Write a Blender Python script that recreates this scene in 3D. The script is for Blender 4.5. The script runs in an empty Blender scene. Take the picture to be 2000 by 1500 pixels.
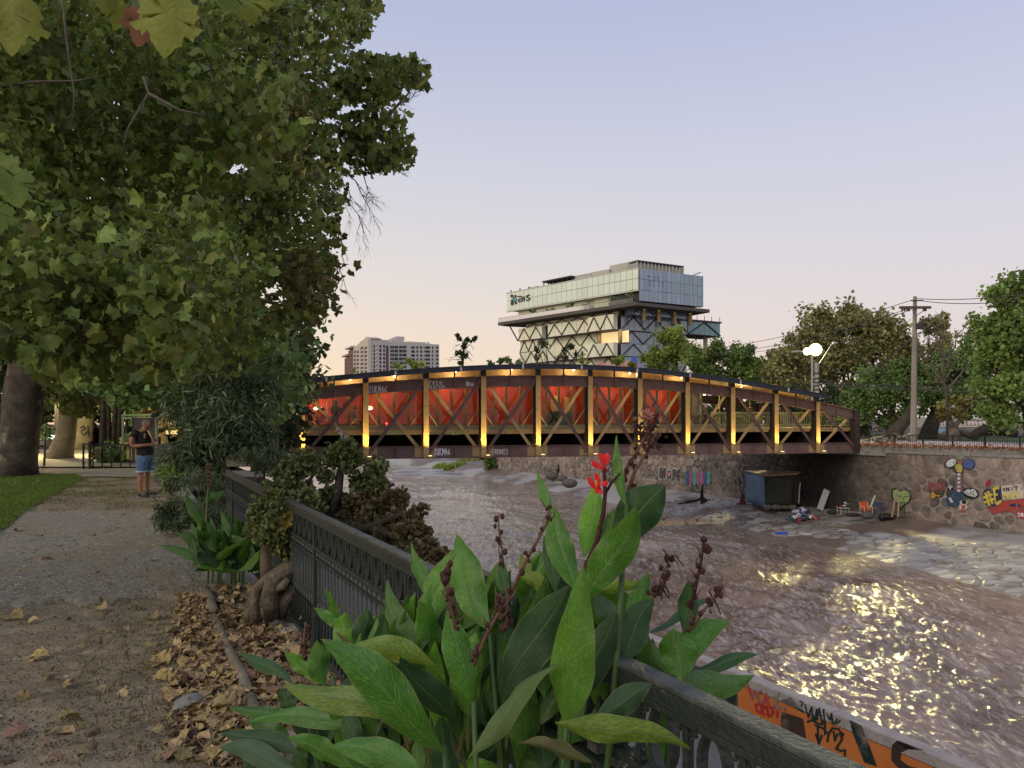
import bpy, bmesh, math, random
import numpy as np
from mathutils import Vector, Matrix, Euler

# ------------------------------------------------------------------ camera, world, light, exposure
F = 1400.0            # focal length in photograph pixels (photograph is 2000 wide)
HZ = 828.0            # horizon row
CZ = 1.6              # eye height
scene = bpy.context.scene
COL = scene.collection
cam_d = bpy.data.cameras.new('camera')
cam_d.sensor_width = 36.0
cam_d.lens = 36.0 * F / 2000.0
cam_d.shift_y = (HZ - 750.0) / 2000.0
cam_d.clip_start = 0.05
cam_d.clip_end = 6000
cam = bpy.data.objects.new('camera', cam_d)
COL.objects.link(cam)
cam.location = (0, 0, CZ)
cam.rotation_euler = (math.radians(90), 0, 0)
scene.camera = cam

scene.render.engine = 'CYCLES'
scene.view_settings.view_transform = 'Standard'
scene.view_settings.look = 'None'
scene.view_settings.exposure = 0.42
scene.view_settings.gamma = 1
scene.view_settings.use_curve_mapping = False
scene.cycles.use_denoising = True
scene.cycles.max_bounces = 8
scene.cycles.transparent_max_bounces = 12
scene.cycles.sample_clamp_indirect = 4.0

def s2l(r, g, b):
    f = lambda c: (c/255/12.92) if c/255 <= 0.04045 else ((c/255+0.055)/1.055)**2.4
    return (f(r), f(g), f(b), 1)

world = bpy.data.worlds.new('World')
scene.world = world
world.use_nodes = True
wn, wl = world.node_tree.nodes, world.node_tree.links
wn.clear()
w_out = wn.new('ShaderNodeOutputWorld')
w_bg = wn.new('ShaderNodeBackground')
w_tc = wn.new('ShaderNodeTexCoord')
w_sep = wn.new('ShaderNodeSeparateXYZ')
wl.new(w_tc.outputs['Generated'], w_sep.inputs[0])
def wramp(stops):
    r = wn.new('ShaderNodeValToRGB')
    e = r.color_ramp.elements
    while len(e) > 1: e.remove(e[-1])
    e[0].position, e[0].color = stops[0][0], s2l(*stops[0][1])
    for p, c in stops[1:]:
        x = e.new(p); x.color = s2l(*c)
    wl.new(w_sep.outputs['Z'], r.inputs[0])
    return r
# dusk sky: afterglow on the sunset side (left), mauve opposite
warm = wramp([(0.0, (234, 200, 164)), (0.06, (231, 207, 178)), (0.13, (222, 206, 190)), (0.22, (209, 202, 200)), (0.33, (194, 195, 205)), (0.5, (168, 175, 201)), (0.75, (163, 171, 197)), (1.0, (161, 169, 195))])
cool = wramp([(0.0, (204, 188, 184)), (0.06, (208, 194, 192)), (0.13, (208, 198, 201)), (0.22, (201, 197, 207)), (0.33, (189, 192, 209)), (0.5, (168, 175, 204)), (0.75, (163, 171, 199)), (1.0, (161, 169, 196))])
w_dot = wn.new('ShaderNodeVectorMath'); w_dot.operation = 'DOT_PRODUCT'
w_dot.inputs[1].default_value = (-0.94, 0.34, 0)
wl.new(w_tc.outputs['Generated'], w_dot.inputs[0])
w_map = wn.new('ShaderNodeMapRange'); w_map.inputs[1].default_value = -0.45; w_map.inputs[2].default_value = 0.75
w_map.interpolation_type = 'SMOOTHSTEP'
wl.new(w_dot.outputs['Value'], w_map.inputs[0])
w_mix = wn.new('ShaderNodeMix'); w_mix.data_type = 'RGBA'
wl.new(w_map.outputs[0], w_mix.inputs[0]); wl.new(cool.outputs[0], w_mix.inputs[6]); wl.new(warm.outputs[0], w_mix.inputs[7])
# the real atmosphere's dusk light, low on the left
w_sky = wn.new('ShaderNodeTexSky'); w_sky.sky_type = 'NISHITA'; w_sky.sun_disc = False
w_sky.sun_elevation = math.radians(1.0); w_sky.sun_rotation = math.radians(-72)
w_scl = wn.new('ShaderNodeMix'); w_scl.data_type = 'RGBA'; w_scl.blend_type = 'ADD'; w_scl.inputs[0].default_value = 0.02
wl.new(w_mix.outputs[2], w_scl.inputs[6]); wl.new(w_sky.outputs[0], w_scl.inputs[7])
wl.new(w_scl.outputs[2], w_bg.inputs[0]); w_bg.inputs[1].default_value = 0.88
wl.new(w_bg.outputs[0], w_out.inputs[0])

fill_sun_d = bpy.data.lights.new('fill_sun', 'SUN'); fill_sun_d.energy = 1.15; fill_sun_d.angle = math.radians(45); fill_sun_d.color = (1.0, 0.86, 0.60)
fill_sun = bpy.data.objects.new('fill_sun', fill_sun_d); COL.objects.link(fill_sun)
fill_sun.rotation_euler = Vector((0.52, 0.66, -0.52)).to_track_quat('-Z', 'Y').to_euler()   # soft fill from behind left, added to lift the foreground

# ------------------------------------------------------------------ measuring helpers
def P(u, v, Y):
    return Vector(((u-1000)/F*Y, Y, CZ + (HZ-v)/F*Y))
def G(u, v, z=0.0):
    Y = F*(CZ-z)/(v-HZ)
    return Vector(((u-1000)/F*Y, Y, z))
KR = 0.532            # everything along the river runs in direction (-KR, 1)
def R(x0, Y, z=0.0):
    return Vector((x0-KR*Y, Y, z))

class VPlane:
    """a vertical plane: a along it, z up, off towards the camera side"""
    def __init__(s, o, d):
        s.o = Vector((o[0], o[1])); s.d = Vector((d[0], d[1])).normalized()
        n = Vector((s.d.y, -s.d.x))
        if n.dot(-s.o) < 0: n = -n
        s.n = n
    def pt(s, a, z, off=0.0):
        q = s.o + s.d*a + s.n*off
        return Vector((q.x, q.y, z))
    def px(s, u, v, off=0.0):
        r = Vector(((u-1000)/F, 1.0))
        o = s.o + s.n*off
        det = r.x*(-s.d.y) - r.y*(-s.d.x)
        Yv = (o.x*(-s.d.y) - o.y*(-s.d.x))/det
        q = r*Yv - o
        return q.dot(s.d), CZ + (HZ-v)/F*Yv
    def at(s, u, v, off=0.0):
        a, z = s.px(u, v, off)
        return s.pt(a, z, off)

rng = np.random.default_rng(11)
random.seed(5)

def perlin(x, y, seed=0):
    x = np.asarray(x, float); y = np.asarray(y, float)
    xi = np.floor(x).astype(np.int64); yi = np.floor(y).astype(np.int64)
    xf = x-xi; yf = y-yi
    def g(ix, iy, dx, dy):
        h = (ix*374761393 + iy*668265263 + seed*974711) & 0xffffffff
        h = ((h ^ (h >> 13))*1274126177) & 0xffffffff
        h = (h ^ (h >> 16)) & 0xffff
        a = h/65536.0*2*np.pi
        return np.cos(a)*dx+np.sin(a)*dy
    sx = xf*xf*xf*(xf*(xf*6-15)+10); sy = yf*yf*yf*(yf*(yf*6-15)+10)
    n0 = g(xi, yi, xf, yf)*(1-sx)+g(xi+1, yi, xf-1, yf)*sx
    n1 = g(xi, yi+1, xf, yf-1)*(1-sx)+g(xi+1, yi+1, xf-1, yf-1)*sx
    return (n0*(1-sy)+n1*sy)*1.5
def fbm(x, y, o=4, seed=0):
    s = 0; a = 1; f = 1
    for i in range(o):
        s = s+a*perlin(x*f, y*f, seed+i); a *= .5; f *= 2.03
    return s

# ------------------------------------------------------------------ materials
MATS = {}
def mat(name, c1, c2=None, scale=3.0, rough=0.75, bump=0.0, bscale=None, metal=0.0, c3=None, scale3=None, thr3=(0.5, 0.65),
        spec=0.3, transl=0.0, attr=False, objrand=0.0, stretch=(1, 1, 1), coord='Object', emit=None, estr=0.0, alpha=1.0, detail=6, coat=0.0):
    if name in MATS: return MATS[name]
    m = bpy.data.materials.new(name); m.use_nodes = True
    nt = m.node_tree; N, L = nt.nodes, nt.links
    b = N['Principled BSDF']; out = N['Material Output']
    tc = N.new('ShaderNodeTexCoord'); mp = N.new('ShaderNodeMapping'); mp.inputs['Scale'].default_value = stretch
    L.new(tc.outputs[coord], mp.inputs[0])
    src = mp.outputs[0]
    col = None
    if c2 is not None:
        nz = N.new('ShaderNodeTexNoise'); nz.inputs['Scale'].default_value = scale; nz.inputs['Detail'].default_value = detail; nz.inputs['Roughness'].default_value = 0.6
        L.new(src, nz.inputs['Vector'])
        rp = N.new('ShaderNodeValToRGB'); rp.color_ramp.elements[0].position = 0.33; rp.color_ramp.elements[1].position = 0.67
        rp.color_ramp.elements[0].color = (*c1, 1); rp.color_ramp.elements[1].color = (*c2, 1)
        L.new(nz.outputs[0], rp.inputs[0]); col = rp.outputs[0]
    if c3 is not None:
        nz = N.new('ShaderNodeTexNoise'); nz.inputs['Scale'].default_value = scale3 or scale*0.4; nz.inputs['Detail'].default_value = 8
        nz.noise_dimensions = '4D'; nz.inputs['W'].default_value = 3.3
        L.new(src, nz.inputs['Vector'])
        mr = N.new('ShaderNodeMapRange'); mr.inputs[1].default_value = thr3[0]; mr.inputs[2].default_value = thr3[1]
        L.new(nz.outputs[0], mr.inputs[0])
        mx = N.new('ShaderNodeMix'); mx.data_type = 'RGBA'; L.new(mr.outputs[0], mx.inputs[0])
        if col is None: mx.inputs[6].default_value = (*c1, 1)
        else: L.new(col, mx.inputs[6])
        mx.inputs[7].default_value = (*c3, 1); col = mx.outputs[2]
    if attr or objrand:
        hs = N.new('ShaderNodeHueSaturation')
        if attr:
            at = N.new('ShaderNodeAttribute'); at.attribute_name = 'rnd'; fac = at.outputs['Fac']
            oi = N.new('ShaderNodeObjectInfo')
            ad = N.new('ShaderNodeMath'); ad.operation = 'ADD'; L.new(fac, ad.inputs[0]); L.new(oi.outputs['Random'], ad.inputs[1])
            fr = N.new('ShaderNodeMath'); fr.operation = 'FRACT'; L.new(ad.outputs[0], fr.inputs[0]); fac = fr.outputs[0]
        else:
            oi = N.new('ShaderNodeObjectInfo'); fac = oi.outputs['Random']
        amt = objrand or 0.5
        mr = N.new('ShaderNodeMapRange'); mr.inputs[3].default_value = 1-amt; mr.inputs[4].default_value = 1+amt; L.new(fac, mr.inputs[0])
        L.new(mr.outputs[0], hs.inputs['Value'])
        m7 = N.new('ShaderNodeMath'); m7.operation = 'MULTIPLY'; m7.inputs[1].default_value = 7.31; L.new(fac, m7.inputs[0])
        f7 = N.new('ShaderNodeMath'); f7.operation = 'FRACT'; L.new(m7.outputs[0], f7.inputs[0])
        mh = N.new('ShaderNodeMapRange'); mh.inputs[3].default_value = 0.5-0.05*amt; mh.inputs[4].default_value = 0.5+0.03*amt; L.new(f7.outputs[0], mh.inputs[0])
        L.new(mh.outputs[0], hs.inputs['Hue'])
        if col is None: hs.inputs['Color'].default_value = (*c1, 1)
        else: L.new(col, hs.inputs['Color'])
        col = hs.outputs[0]
    if col is None: b.inputs['Base Color'].default_value = (*c1, 1)
    else: L.new(col, b.inputs['Base Color'])
    b.inputs['Roughness'].default_value = rough; b.inputs['Metallic'].default_value = metal
    b.inputs['Specular IOR Level'].default_value = spec
    if coat: b.inputs['Coat Weight'].default_value = coat
    if emit is not None:
        b.inputs['Emission Color'].default_value = (*emit, 1); b.inputs['Emission Strength'].default_value = estr
    if bump:
        nb = N.new('ShaderNodeTexNoise'); nb.inputs['Scale'].default_value = bscale or scale*3; nb.inputs['Detail'].default_value = 6
        L.new(src, nb.inputs['Vector'])
        bm_ = N.new('ShaderNodeBump'); bm_.inputs['Strength'].default_value = bump; bm_.inputs['Distance'].default_value = 0.02
        L.new(nb.outputs[0], bm_.inputs['Height']); L.new(bm_.outputs[0], b.inputs['Normal'])
    if transl:
        tr = N.new('ShaderNodeBsdfTranslucent'); ms = N.new('ShaderNodeMixShader'); ms.inputs[0].default_value = transl
        if col is None: tr.inputs[0].default_value = (*c1, 1)
        else: L.new(col, tr.inputs[0])
        L.new(b.outputs[0], ms.inputs[1]); L.new(tr.outputs[0], ms.inputs[2]); L.new(ms.outputs[0], out.inputs[0])
    MATS[name] = m
    return m
def glass(name, tint, refl=0.25, rough=0.05):
    if name in MATS: return MATS[name]
    m = bpy.data.materials.new(name); m.use_nodes = True
    N, L = m.node_tree.nodes, m.node_tree.links
    out = N['Material Output']; N.remove(N['Principled BSDF'])
    t = N.new('ShaderNodeBsdfTransparent'); t.inputs[0].default_value = (*tint, 1)
    g = N.new('ShaderNodeBsdfGlossy'); g.inputs['Roughness'].default_value = rough
    fr = N.new('ShaderNodeFresnel'); fr.inputs[0].default_value = 1.5
    ad = N.new('ShaderNodeMath'); ad.operation = 'ADD'; ad.inputs[1].default_value = refl; ad.use_clamp = True
    L.new(fr.outputs[0], ad.inputs[0])
    x = N.new('ShaderNodeMixShader'); L.new(ad.outputs[0], x.inputs[0]); L.new(t.outputs[0], x.inputs[1]); L.new(g.outputs[0], x.inputs[2])
    L.new(x.outputs[0], out.inputs[0])
    MATS[name] = m
    return m

# ------------------------------------------------------------------ object helpers
def tag(o, label=None, cat=None, group=None, kind=None):
    if label: o['label'] = label
    if cat: o['category'] = cat
    if group: o['group'] = group
    if kind: o['kind'] = kind
    return o
def empty(name, loc, label=None, cat=None, group=None):
    o = bpy.data.objects.new(name, None); COL.objects.link(o); o.location = loc
    o.empty_display_size = 0.2
    return tag(o, label, cat, group)
def wloc(o):
    l = Vector((0, 0, 0))
    while o is not None:
        l = l + Vector(o.location); o = o.parent
    return l
def link(name, me, m, parent=None, kind=None):
    o = bpy.data.objects.new(name, me); COL.objects.link(o)
    if m is not None and not len(me.materials): me.materials.append(m)
    if parent is not None: o.parent = parent
    if kind: o['kind'] = kind
    return o
def np_mesh(name, V, Fc, rnd=None, smooth=False, uv=None):
    """V (n,3), Fc (m,3 or 4)"""
    me = bpy.data.meshes.new(name)
    V = np.asarray(V, np.float32); Fc = np.asarray(Fc, np.int32)
    k = Fc.shape[1]
    me.vertices.add(len(V)); me.vertices.foreach_set('co', V.ravel())
    me.loops.add(Fc.size); me.loops.foreach_set('vertex_index', Fc.ravel())
    me.polygons.add(len(Fc)); me.polygons.foreach_set('loop_start', np.arange(0, Fc.size, k, dtype=np.int32))
    if smooth: me.polygons.foreach_set('use_smooth', np.ones(len(Fc), bool))
    if rnd is not None:
        a = me.attributes.new('rnd', 'FLOAT', 'POINT'); a.data.foreach_set('value', np.asarray(rnd, np.float32))
    if uv is not None:
        l = me.uv_layers.new(name='UVMap'); l.data.foreach_set('uv', np.asarray(uv, np.float32)[Fc.ravel()].ravel())
    me.update(calc_edges=True)
    return me

class MB:
    def __init__(s): s.v = []; s.f = []
    def add(s, vs, fs):
        o = len(s.v); s.v += [tuple(v) for v in vs]; s.f += [tuple(i+o for i in f) for f in fs]; return s
    def box(s, c, sz, rz=0.0, M=None):
        x, y, z = sz[0]/2, sz[1]/2, sz[2]/2
        vs = [Vector((a, b, d)) for a in (-x, x) for b in (-y, y) for d in (-z, z)]
        if M is None: M = Matrix.Rotation(rz, 3, 'Z')
        c = Vector(c)
        return s.add([M @ v + c for v in vs], [(0, 1, 3, 2), (4, 6, 7, 5), (0, 4, 5, 1), (2, 3, 7, 6), (0, 2, 6, 4), (1, 5, 7, 3)])
    def pbox(s, pl, a0, a1, z0, z1, o0, o1):
        vs = [pl.pt(a, z, o) for a in (a0, a1) for z in (z0, z1) for o in (o0, o1)]
        return s.add(vs, [(0, 1, 3, 2), (4, 6, 7, 5), (0, 4, 5, 1), (2, 3, 7, 6), (0, 2, 6, 4), (1, 5, 7, 3)])
    def pquad(s, pl, q, o0, o1):
        """prism over an (a,z) polygon of a plane"""
        n = len(q)
        vs = [pl.pt(a, z, o0) for a, z in q]+[pl.pt(a, z, o1) for a, z in q]
        return s.add(vs, [tuple(range(n)), tuple(range(2*n-1, n-1, -1))]+[(i, i+n, (i+1) % n+n, (i+1) % n) for i in range(n)])
    def bar(s, p0, p1, w, h, up=(0, 0, 1)):
        p0, p1 = Vector(p0), Vector(p1); d = (p1-p0); ln = d.length
        if ln < 1e-6: return s
        d.normalize(); up = Vector(up)
        if abs(d.dot(up)) > .98: up = Vector((0, 1, 0))
        x = d.cross(up).normalized(); y = x.cross(d).normalized()
        M = Matrix((x, d, y)).transposed()
        return s.box((p0+p1)/2, (w, ln, h), M=M)
    def tube(s, pts, rad, n=8, cap=True, wob=0.0):
        pts = [Vector(p) for p in pts]
        if not hasattr(rad, '__len__'): rad = [rad]*len(pts)
        base = len(s.v); ref = None
        for i, p in enumerate(pts):
            t = (pts[min(i+1, len(pts)-1)]-pts[max(i-1, 0)])
            if t.length < 1e-9: t = Vector((0, 0, 1))
            t.normalize()
            if ref is None: ref = Vector((1, 0, 0)) if abs(t.x) < .9 else Vector((0, 1, 0))
            x = (ref - t*ref.dot(t)).normalized(); ref = x; y = t.cross(x)
            for k in range(n):
                a = 2*math.pi*k/n
                r = rad[i]*(1+(wob*math.sin(3*a+i*.9)+wob*.7*math.sin(5*a-i*.7) if wob else 0))
                s.v.append(tuple(p+x*math.cos(a)*r+y*math.sin(a)*r))
        for i in range(len(pts)-1):
            for k in range(n):
                a = base+i*n+k; b = base+i*n+(k+1) % n
                s.f.append((a, b, b+n, a+n))
        if cap:
            s.f.append(tuple(base+k for k in range(n-1, -1, -1))); s.f.append(tuple(base+(len(pts)-1)*n+k for k in range(n)))
        return s
    def ball(s, c, r, nu=10, nv=7, sc=(1, 1, 1)):
        c = Vector(c); vs = [c+Vector((0, 0, r*sc[2]))]
        for j in range(1, nv):
            t = math.pi*j/nv
            for i in range(nu):
                a = 2*math.pi*i/nu
                vs.append(c+Vector((r*sc[0]*math.sin(t)*math.cos(a), r*sc[1]*math.sin(t)*math.sin(a), r*sc[2]*math.cos(t))))
        vs.append(c-Vector((0, 0, r*sc[2])))
        fs = [(0, 1+i, 1+(i+1) % nu) for i in range(nu)]
        for j in range(nv-2):
            for i in range(nu):
                a = 1+j*nu+i; b = 1+j*nu+(i+1) % nu
                fs.append((a, a+nu, b+nu, b))
        l = len(vs)-1
        fs += [(l, 1+(nv-2)*nu+(i+1) % nu, 1+(nv-2)*nu+i) for i in range(nu)]
        return s.add(vs, fs)
    def ribbon(s, pl, pts, w, off0, off1):
        """flat brush stroke on a plane, pts in (a,z)"""
        for (a0, z0), (a1, z1) in zip(pts[:-1], pts[1:]):
            dx, dz = a1-a0, z1-z0; l = math.hypot(dx, dz)
            if l < 1e-6: continue
            dx /= l; dz /= l; e = w*.35
            nx, nz = -dz*w/2, dx*w/2
            off1b = off1 + random.uniform(0, .002)
            s.pquad(pl, [(a0-dx*e+nx, z0-dz*e+nz), (a0-dx*e-nx, z0-dz*e-nz), (a1+dx*e-nx, z1+dz*e-nz), (a1+dx*e+nx, z1+dz*e+nz)], off0, off1b)
        return s
    def mesh(s, name, org=None, smooth=False):
        me = bpy.data.meshes.new(name)
        org = Vector((0, 0, 0)) if org is None else Vector(org)
        me.from_pydata([(v[0]-org.x, v[1]-org.y, v[2]-org.z) for v in s.v], [], s.f)
        if smooth:
            me.polygons.foreach_set('use_smooth', [True]*len(me.polygons))
        me.update()
        return me
    def build(s, name, m, parent=None, smooth=False, kind=None, label=None, bevel=0.0, group=None, cat=None, org=None):
        o = link(name, s.mesh(name, wloc(parent) if parent is not None else org, smooth), m, parent, kind)
        if parent is None and org is not None: o.location = org
        if bevel:
            b = o.modifiers.new('bevel', 'BEVEL'); b.width = bevel; b.segments = 2; b.limit_method = 'ANGLE'
        if smooth:
            pass
        return tag(o, label, cat, group)
def part_at(name, me, m, parent, loc, rot=(0, 0, 0), sc=(1, 1, 1)):
    o = link(name, me, m, parent); o.location = Vector(loc)-wloc(parent); o.rotation_euler = rot; o.scale = sc
    return o
def copy_tree(o, parent=None):
    c = o.copy(); COL.objects.link(c); c.parent = parent
    for ch in list(o.children): copy_tree(ch, c)
    return c
def lamp(name, loc, energy, color, parent, radius=0.08, spot=None, aim=None, blend=0.6):
    d = bpy.data.lights.new(name, 'SPOT' if spot else 'POINT'); d.energy = energy; d.color = color; d.shadow_soft_size = radius
    if spot: d.spot_size = math.radians(spot); d.spot_blend = blend
    o = bpy.data.objects.new(name, d); COL.objects.link(o)
    if parent is not None: o.parent = parent; o.location = Vector(loc)-wloc(parent)
    else: o.location = loc
    if aim is not None: o.rotation_euler = Vector(aim).to_track_quat('-Z', 'Y').to_euler()
    return o

# spray-paint stroke letters, unit box 1 x 1
SL = {
 'A': [[(0, 0), (.45, 1), (.9, 0)], [(.15, .4), (.75, .4)]], 'C': [[(.9, .85), (.5, 1), (.1, .7), (.1, .3), (.5, 0), (.9, .15)]],
 'D': [[(0, 0), (0, 1), (.6, .9), (.85, .5), (.6, .1), (0, 0)]], 'E': [[(.8, 1), (0, 1), (0, 0), (.8, 0)], [(0, .5), (.6, .55)]],
 'F': [[(.8, 1), (0, 1), (0, 0)], [(0, .5), (.6, .5)]], 'H': [[(0, 0), (0, 1)], [(.8, 0), (.8, 1)], [(0, .5), (.8, .5)]],
 'I': [[(.3, 0), (.3, 1)]], 'K': [[(0, 0), (0, 1)], [(.8, 1), (0, .45), (.85, 0)]], 'L': [[(0, 1), (0, 0), (.75, 0)]],
 'M': [[(0, 0), (.1, 1), (.45, .4), (.8, 1), (.9, 0)]], 'N': [[(0, 0), (0, 1), (.75, 0), (.75, 1)]],
 'O': [[(.4, 1), (.05, .7), (.05, .3), (.4, 0), (.8, .3), (.8, .7), (.4, 1)]], 'P': [[(0, 0), (0, 1), (.7, .9), (.7, .55), (0, .45)]],
 'R': [[(0, 0), (0, 1), (.7, .9), (.65, .55), (0, .5), (.8, 0)]], 'S': [[(.8, .85), (.4, 1), (.1, .75), (.7, .4), (.6, .05), (0, .1)]],
 'T': [[(0, 1), (.85, 1)], [(.42, 1), (.42, 0)]], 'U': [[(0, 1), (.05, .2), (.4, 0), (.75, .2), (.8, 1)]], 'V': [[(0, 1), (.4, 0), (.8, 1)]],
 'Y': [[(0, 1), (.4, .5), (.8, 1)], [(.4, .5), (.35, 0)]], 'Z': [[(0, .9), (.8, 1), (0, 0), (.85, .08)]], '6': [[(.8, 1), (.1, .6), (.1, .15), (.6, 0), (.8, .3), (.5, .5), (.15, .4)]],
 'e': [[(.05, .5), (.75, .55), (.6, .9), (.15, .85), (.05, .4), (.35, .05), (.75, .15)]], '#': [[(.3, 0), (.4, 1)], [(.65, 0), (.75, 1)], [(0, .3), (1, .4)], [(0, .65), (1, .75)]],
 '3': [[(0, .95), (.7, .95), (.3, .55), (.75, .35), (.6, .02), (0, .08)]], '.': [[(.2, .02), (.3, .02)]], '4': [[(.7, 0), (.6, 1), (0, .35), (.9, .35)]], ' ': [],
 'B': [[(0, 0), (0, 1), (.6, .9), (.55, .55), (0, .5), (.75, .35), (.65, .05), (0, 0)]], 'G': [[(.9, .85), (.5, 1), (.1, .7), (.1, .3), (.5, 0), (.9, .15), (.9, .45), (.55, .45)]]}
def spray(mb, pl, text, a0, z0, h, wch, lw, off, slope=0.0, gap=0.25, jit=0.05, flip=False, lean=0.0):
    """write text on a plane starting at (a0,z0)"""
    a = a0
    sg = -1 if flip else 1
    for ch in text:
        for st in SL.get(ch, []):
            pts = []
            for x, y in st:
                pts.append((a+sg*(x*wch+lean*y*h)+random.uniform(-jit, jit)*wch, z0+(a-a0)*slope+y*h+random.uniform(-jit, jit)*h))
            mb.ribbon(pl, pts, lw, off-.004, off+.004)
        a += sg*wch*(1+gap)
    return mb
# ------------------------------------------------------------------ setting: ground, terrace, river, banks
X_RAIL, X_PAR, X_WALL = 1.26, 4.32, 50.0
Z_TER, Z_WAT, Z_RB, Z_BASE = -.62, -5.6, 0.1, -4.5
m_dirt = mat('packed dirt', (.265, .22, .15), (.15, .12, .078), scale=2.2, rough=.95, bump=.8, bscale=45, c3=(.31, .255, .17), scale3=9, thr3=(.5, .7), coord='Object')
m_gravel = mat('worn gravel', (.36, .335, .27), (.16, .145, .115), scale=22, rough=.95, bump=1.0, bscale=110, c3=(.27, .21, .135), scale3=1.3, thr3=(.5, .66))
m_lawn = mat('lawn soil', (.085, .13, .03), (.05, .08, .02), scale=2, rough=.95, bump=.6, bscale=30)
m_pave = mat('pale pavement', (.30, .265, .22), (.22, .19, .155), scale=.8, rough=.9)
m_terr = mat('terrace asphalt', (.20, .19, .195), (.14, .135, .14), scale=60, rough=.9, bump=.6, bscale=150)
m_conc = mat('weathered concrete', (.3, .29, .28), (.2, .19, .18), scale=5, rough=.85, bump=.4, bscale=40, c3=(.12, .11, .1), scale3=1.5, thr3=(.55, .7))

def sheet(name, us, vs, fn, m, kind='structure', smooth=True, disp=None):
    """grid: fn(uu, vv) -> x,y,z arrays"""
    uu, vv = np.meshgrid(us, vs)
    x, y, z = fn(uu, vv)
    V = np.stack([x.ravel(), y.ravel(), z.ravel()], 1)
    nu, nv = len(us), len(vs)
    i = np.arange(nu-1)[None, :]+np.arange(nv-1)[:, None]*nu
    Fc = np.stack([i, i+1, i+nu+1, i+nu], -1).reshape(-1, 4)
    o = link(name, np_mesh(name, V, Fc, smooth=smooth), m)
    if kind: o['kind'] = kind
    return o
def far_spread(n0, far, start, first):
    r = (far/start)**(1/(n0-1)) if start > 0 else 1
    return start*r**np.arange(n0)

def gh(x, y):
    """height of the path side ground"""
    d = np.sqrt(x*x+y*y)
    near = np.clip(1-d/40, 0, 1)
    return near*(0.035*fbm(x*.8, y*.8, 4, 3)+0.018*fbm(x*5, y*5, 4, 9))
# path-side ground: columns follow the river direction
ys = np.concatenate([[-30, -12, -5, -2, 0], np.arange(.5, 12, .06), np.geomspace(12, 60, 60), [90, 150, 300, 700, 1500, 3000]])
xs = np.concatenate([-np.geomspace(3000, 14, 30), np.arange(-13.5, X_RAIL+.02, .12), [X_RAIL+.12]])
sheet('ground', xs, ys, lambda a, b: (a-KR*b, b, gh(a-KR*b, b)), m_dirt)
# gravel patch with a ragged near edge
def grv(a, b):
    Y = 6.55+b*(13.2-6.55)
    x = a
    e = (1-b)**3*(.22*fbm(a*1.1, a*0+2, 4, 5)+.10*np.sin(a*3))
    Y2 = Y+e+(a+2.9)*.06*(1-b)
    return (x, Y2, gh(x, Y2)+.022*np.clip((b)*40, 0, 1)*np.clip((1-b)*12, 0, 1)-.004)
def grv_clip(us, vs):
    pass
gx = np.arange(-9.5, -1.2, .05)
def grv2(a, b):
    x, Y, z = grv(a, b)
    right = -2.45-.42*(Y-6.5)       # edge of the planted bed
    left = -4.95-.53*(Y-5.6)        # edge of the lawn
    t = (a-gx[0])/(gx[-1]-gx[0])
    x = left+(right-left)*t+.08*fbm(Y*2, Y*0+t*3, 3, 2)
    return (x, Y, gh(x, Y)+.035*np.clip(b*90, 0, 1)*np.clip((1-b)*12, 0, 1)*np.clip(t*20, 0, 1)*np.clip((1-t)*20, 0, 1)-.003)
sheet('gravel_path', gx, np.linspace(0, 1, 130), grv2, m_gravel)
# pale crossing path further back
def cross(a, b):
    Y = 21.3+b*3.0
    x = -14.3+a*9.0
    return (x, Y+.12*np.sin(a*9), gh(x, Y)+.03)
sheet('cross_path', np.linspace(0, 1, 30), np.linspace(0, 1, 8), cross, m_pave)
m_pave2 = mat('lamplit plaza', (.27, .24, .18), (.2, .17, .13), scale=.7, rough=.9)
sheet('plaza', np.linspace(-34, -8.5, 40), np.linspace(26.0, 60, 20), lambda a, b: (a-.35*(b-26), b, gh(a-.35*(b-26), b)+.05), m_pave2)
# lawn
def lawn_edge(Y):
    pts = [(5.5, -5.2), (8, -6.5), (10.3, -7.45), (13.5, -9.1), (17, -10.7), (20.5, -12.3), (22.3, -13.6)]
    return np.interp(Y, [p[0] for p in pts], [p[1] for p in pts])
def lawn(a, b):
    Y = 6.5+b*15.8
    e = lawn_edge(Y)+.22*fbm(Y*1.3, Y*0, 5, 4)
    x = e+(-26-e)*(1-a)**1.6
    return (x, Y, gh(x, Y)+.035*np.clip((1-a)*30, 0, 1))
sheet('lawn', np.linspace(0, 1, 60), np.linspace(0, 1, 120), lawn, m_lawn)

# terrace below the railing
sheet('terrace', np.linspace(X_RAIL-.05, X_PAR+.1, 6), np.array([-12, 0, 2, 4, 6, 8, 12, 20, 40, 80]), lambda a, b: (a-KR*b, b, a*0+Z_TER), m_terr)
w = MB()
for y0, y1 in ((-12, 45),):
    a, b = R(X_RAIL+.16, y0), R(X_RAIL+.16, y1)
    w.add([R(X_RAIL-.16, y0, Z_TER-.3), R(X_RAIL+.13, y0, Z_TER-.3), R(X_RAIL+.13, y0, .03), R(X_RAIL-.16, y0, .03),
           R(X_RAIL-.16, y1, Z_TER-.3), R(X_RAIL+.13, y1, Z_TER-.3), R(X_RAIL+.13, y1, .03), R(X_RAIL-.16, y1, .03)],
          [(0, 1, 2, 3), (7, 6, 5, 4), (0, 4, 5, 1), (1, 5, 6, 2), (2, 6, 7, 3), (3, 7, 4, 0)])
w.build('retaining_wall', m_conc, label='low concrete retaining wall under the green iron railing', cat='wall')

def w_edge(Y):
    return np.interp(Y, [15, 24, 30, 41.6, 55, 62, 75, 100, 112, 160, 300], [32.5, 35.5, 37.6, 41.2, 43.6, 43.6, 45.2, 46.4, 47.5, 49.5, 54])
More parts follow.
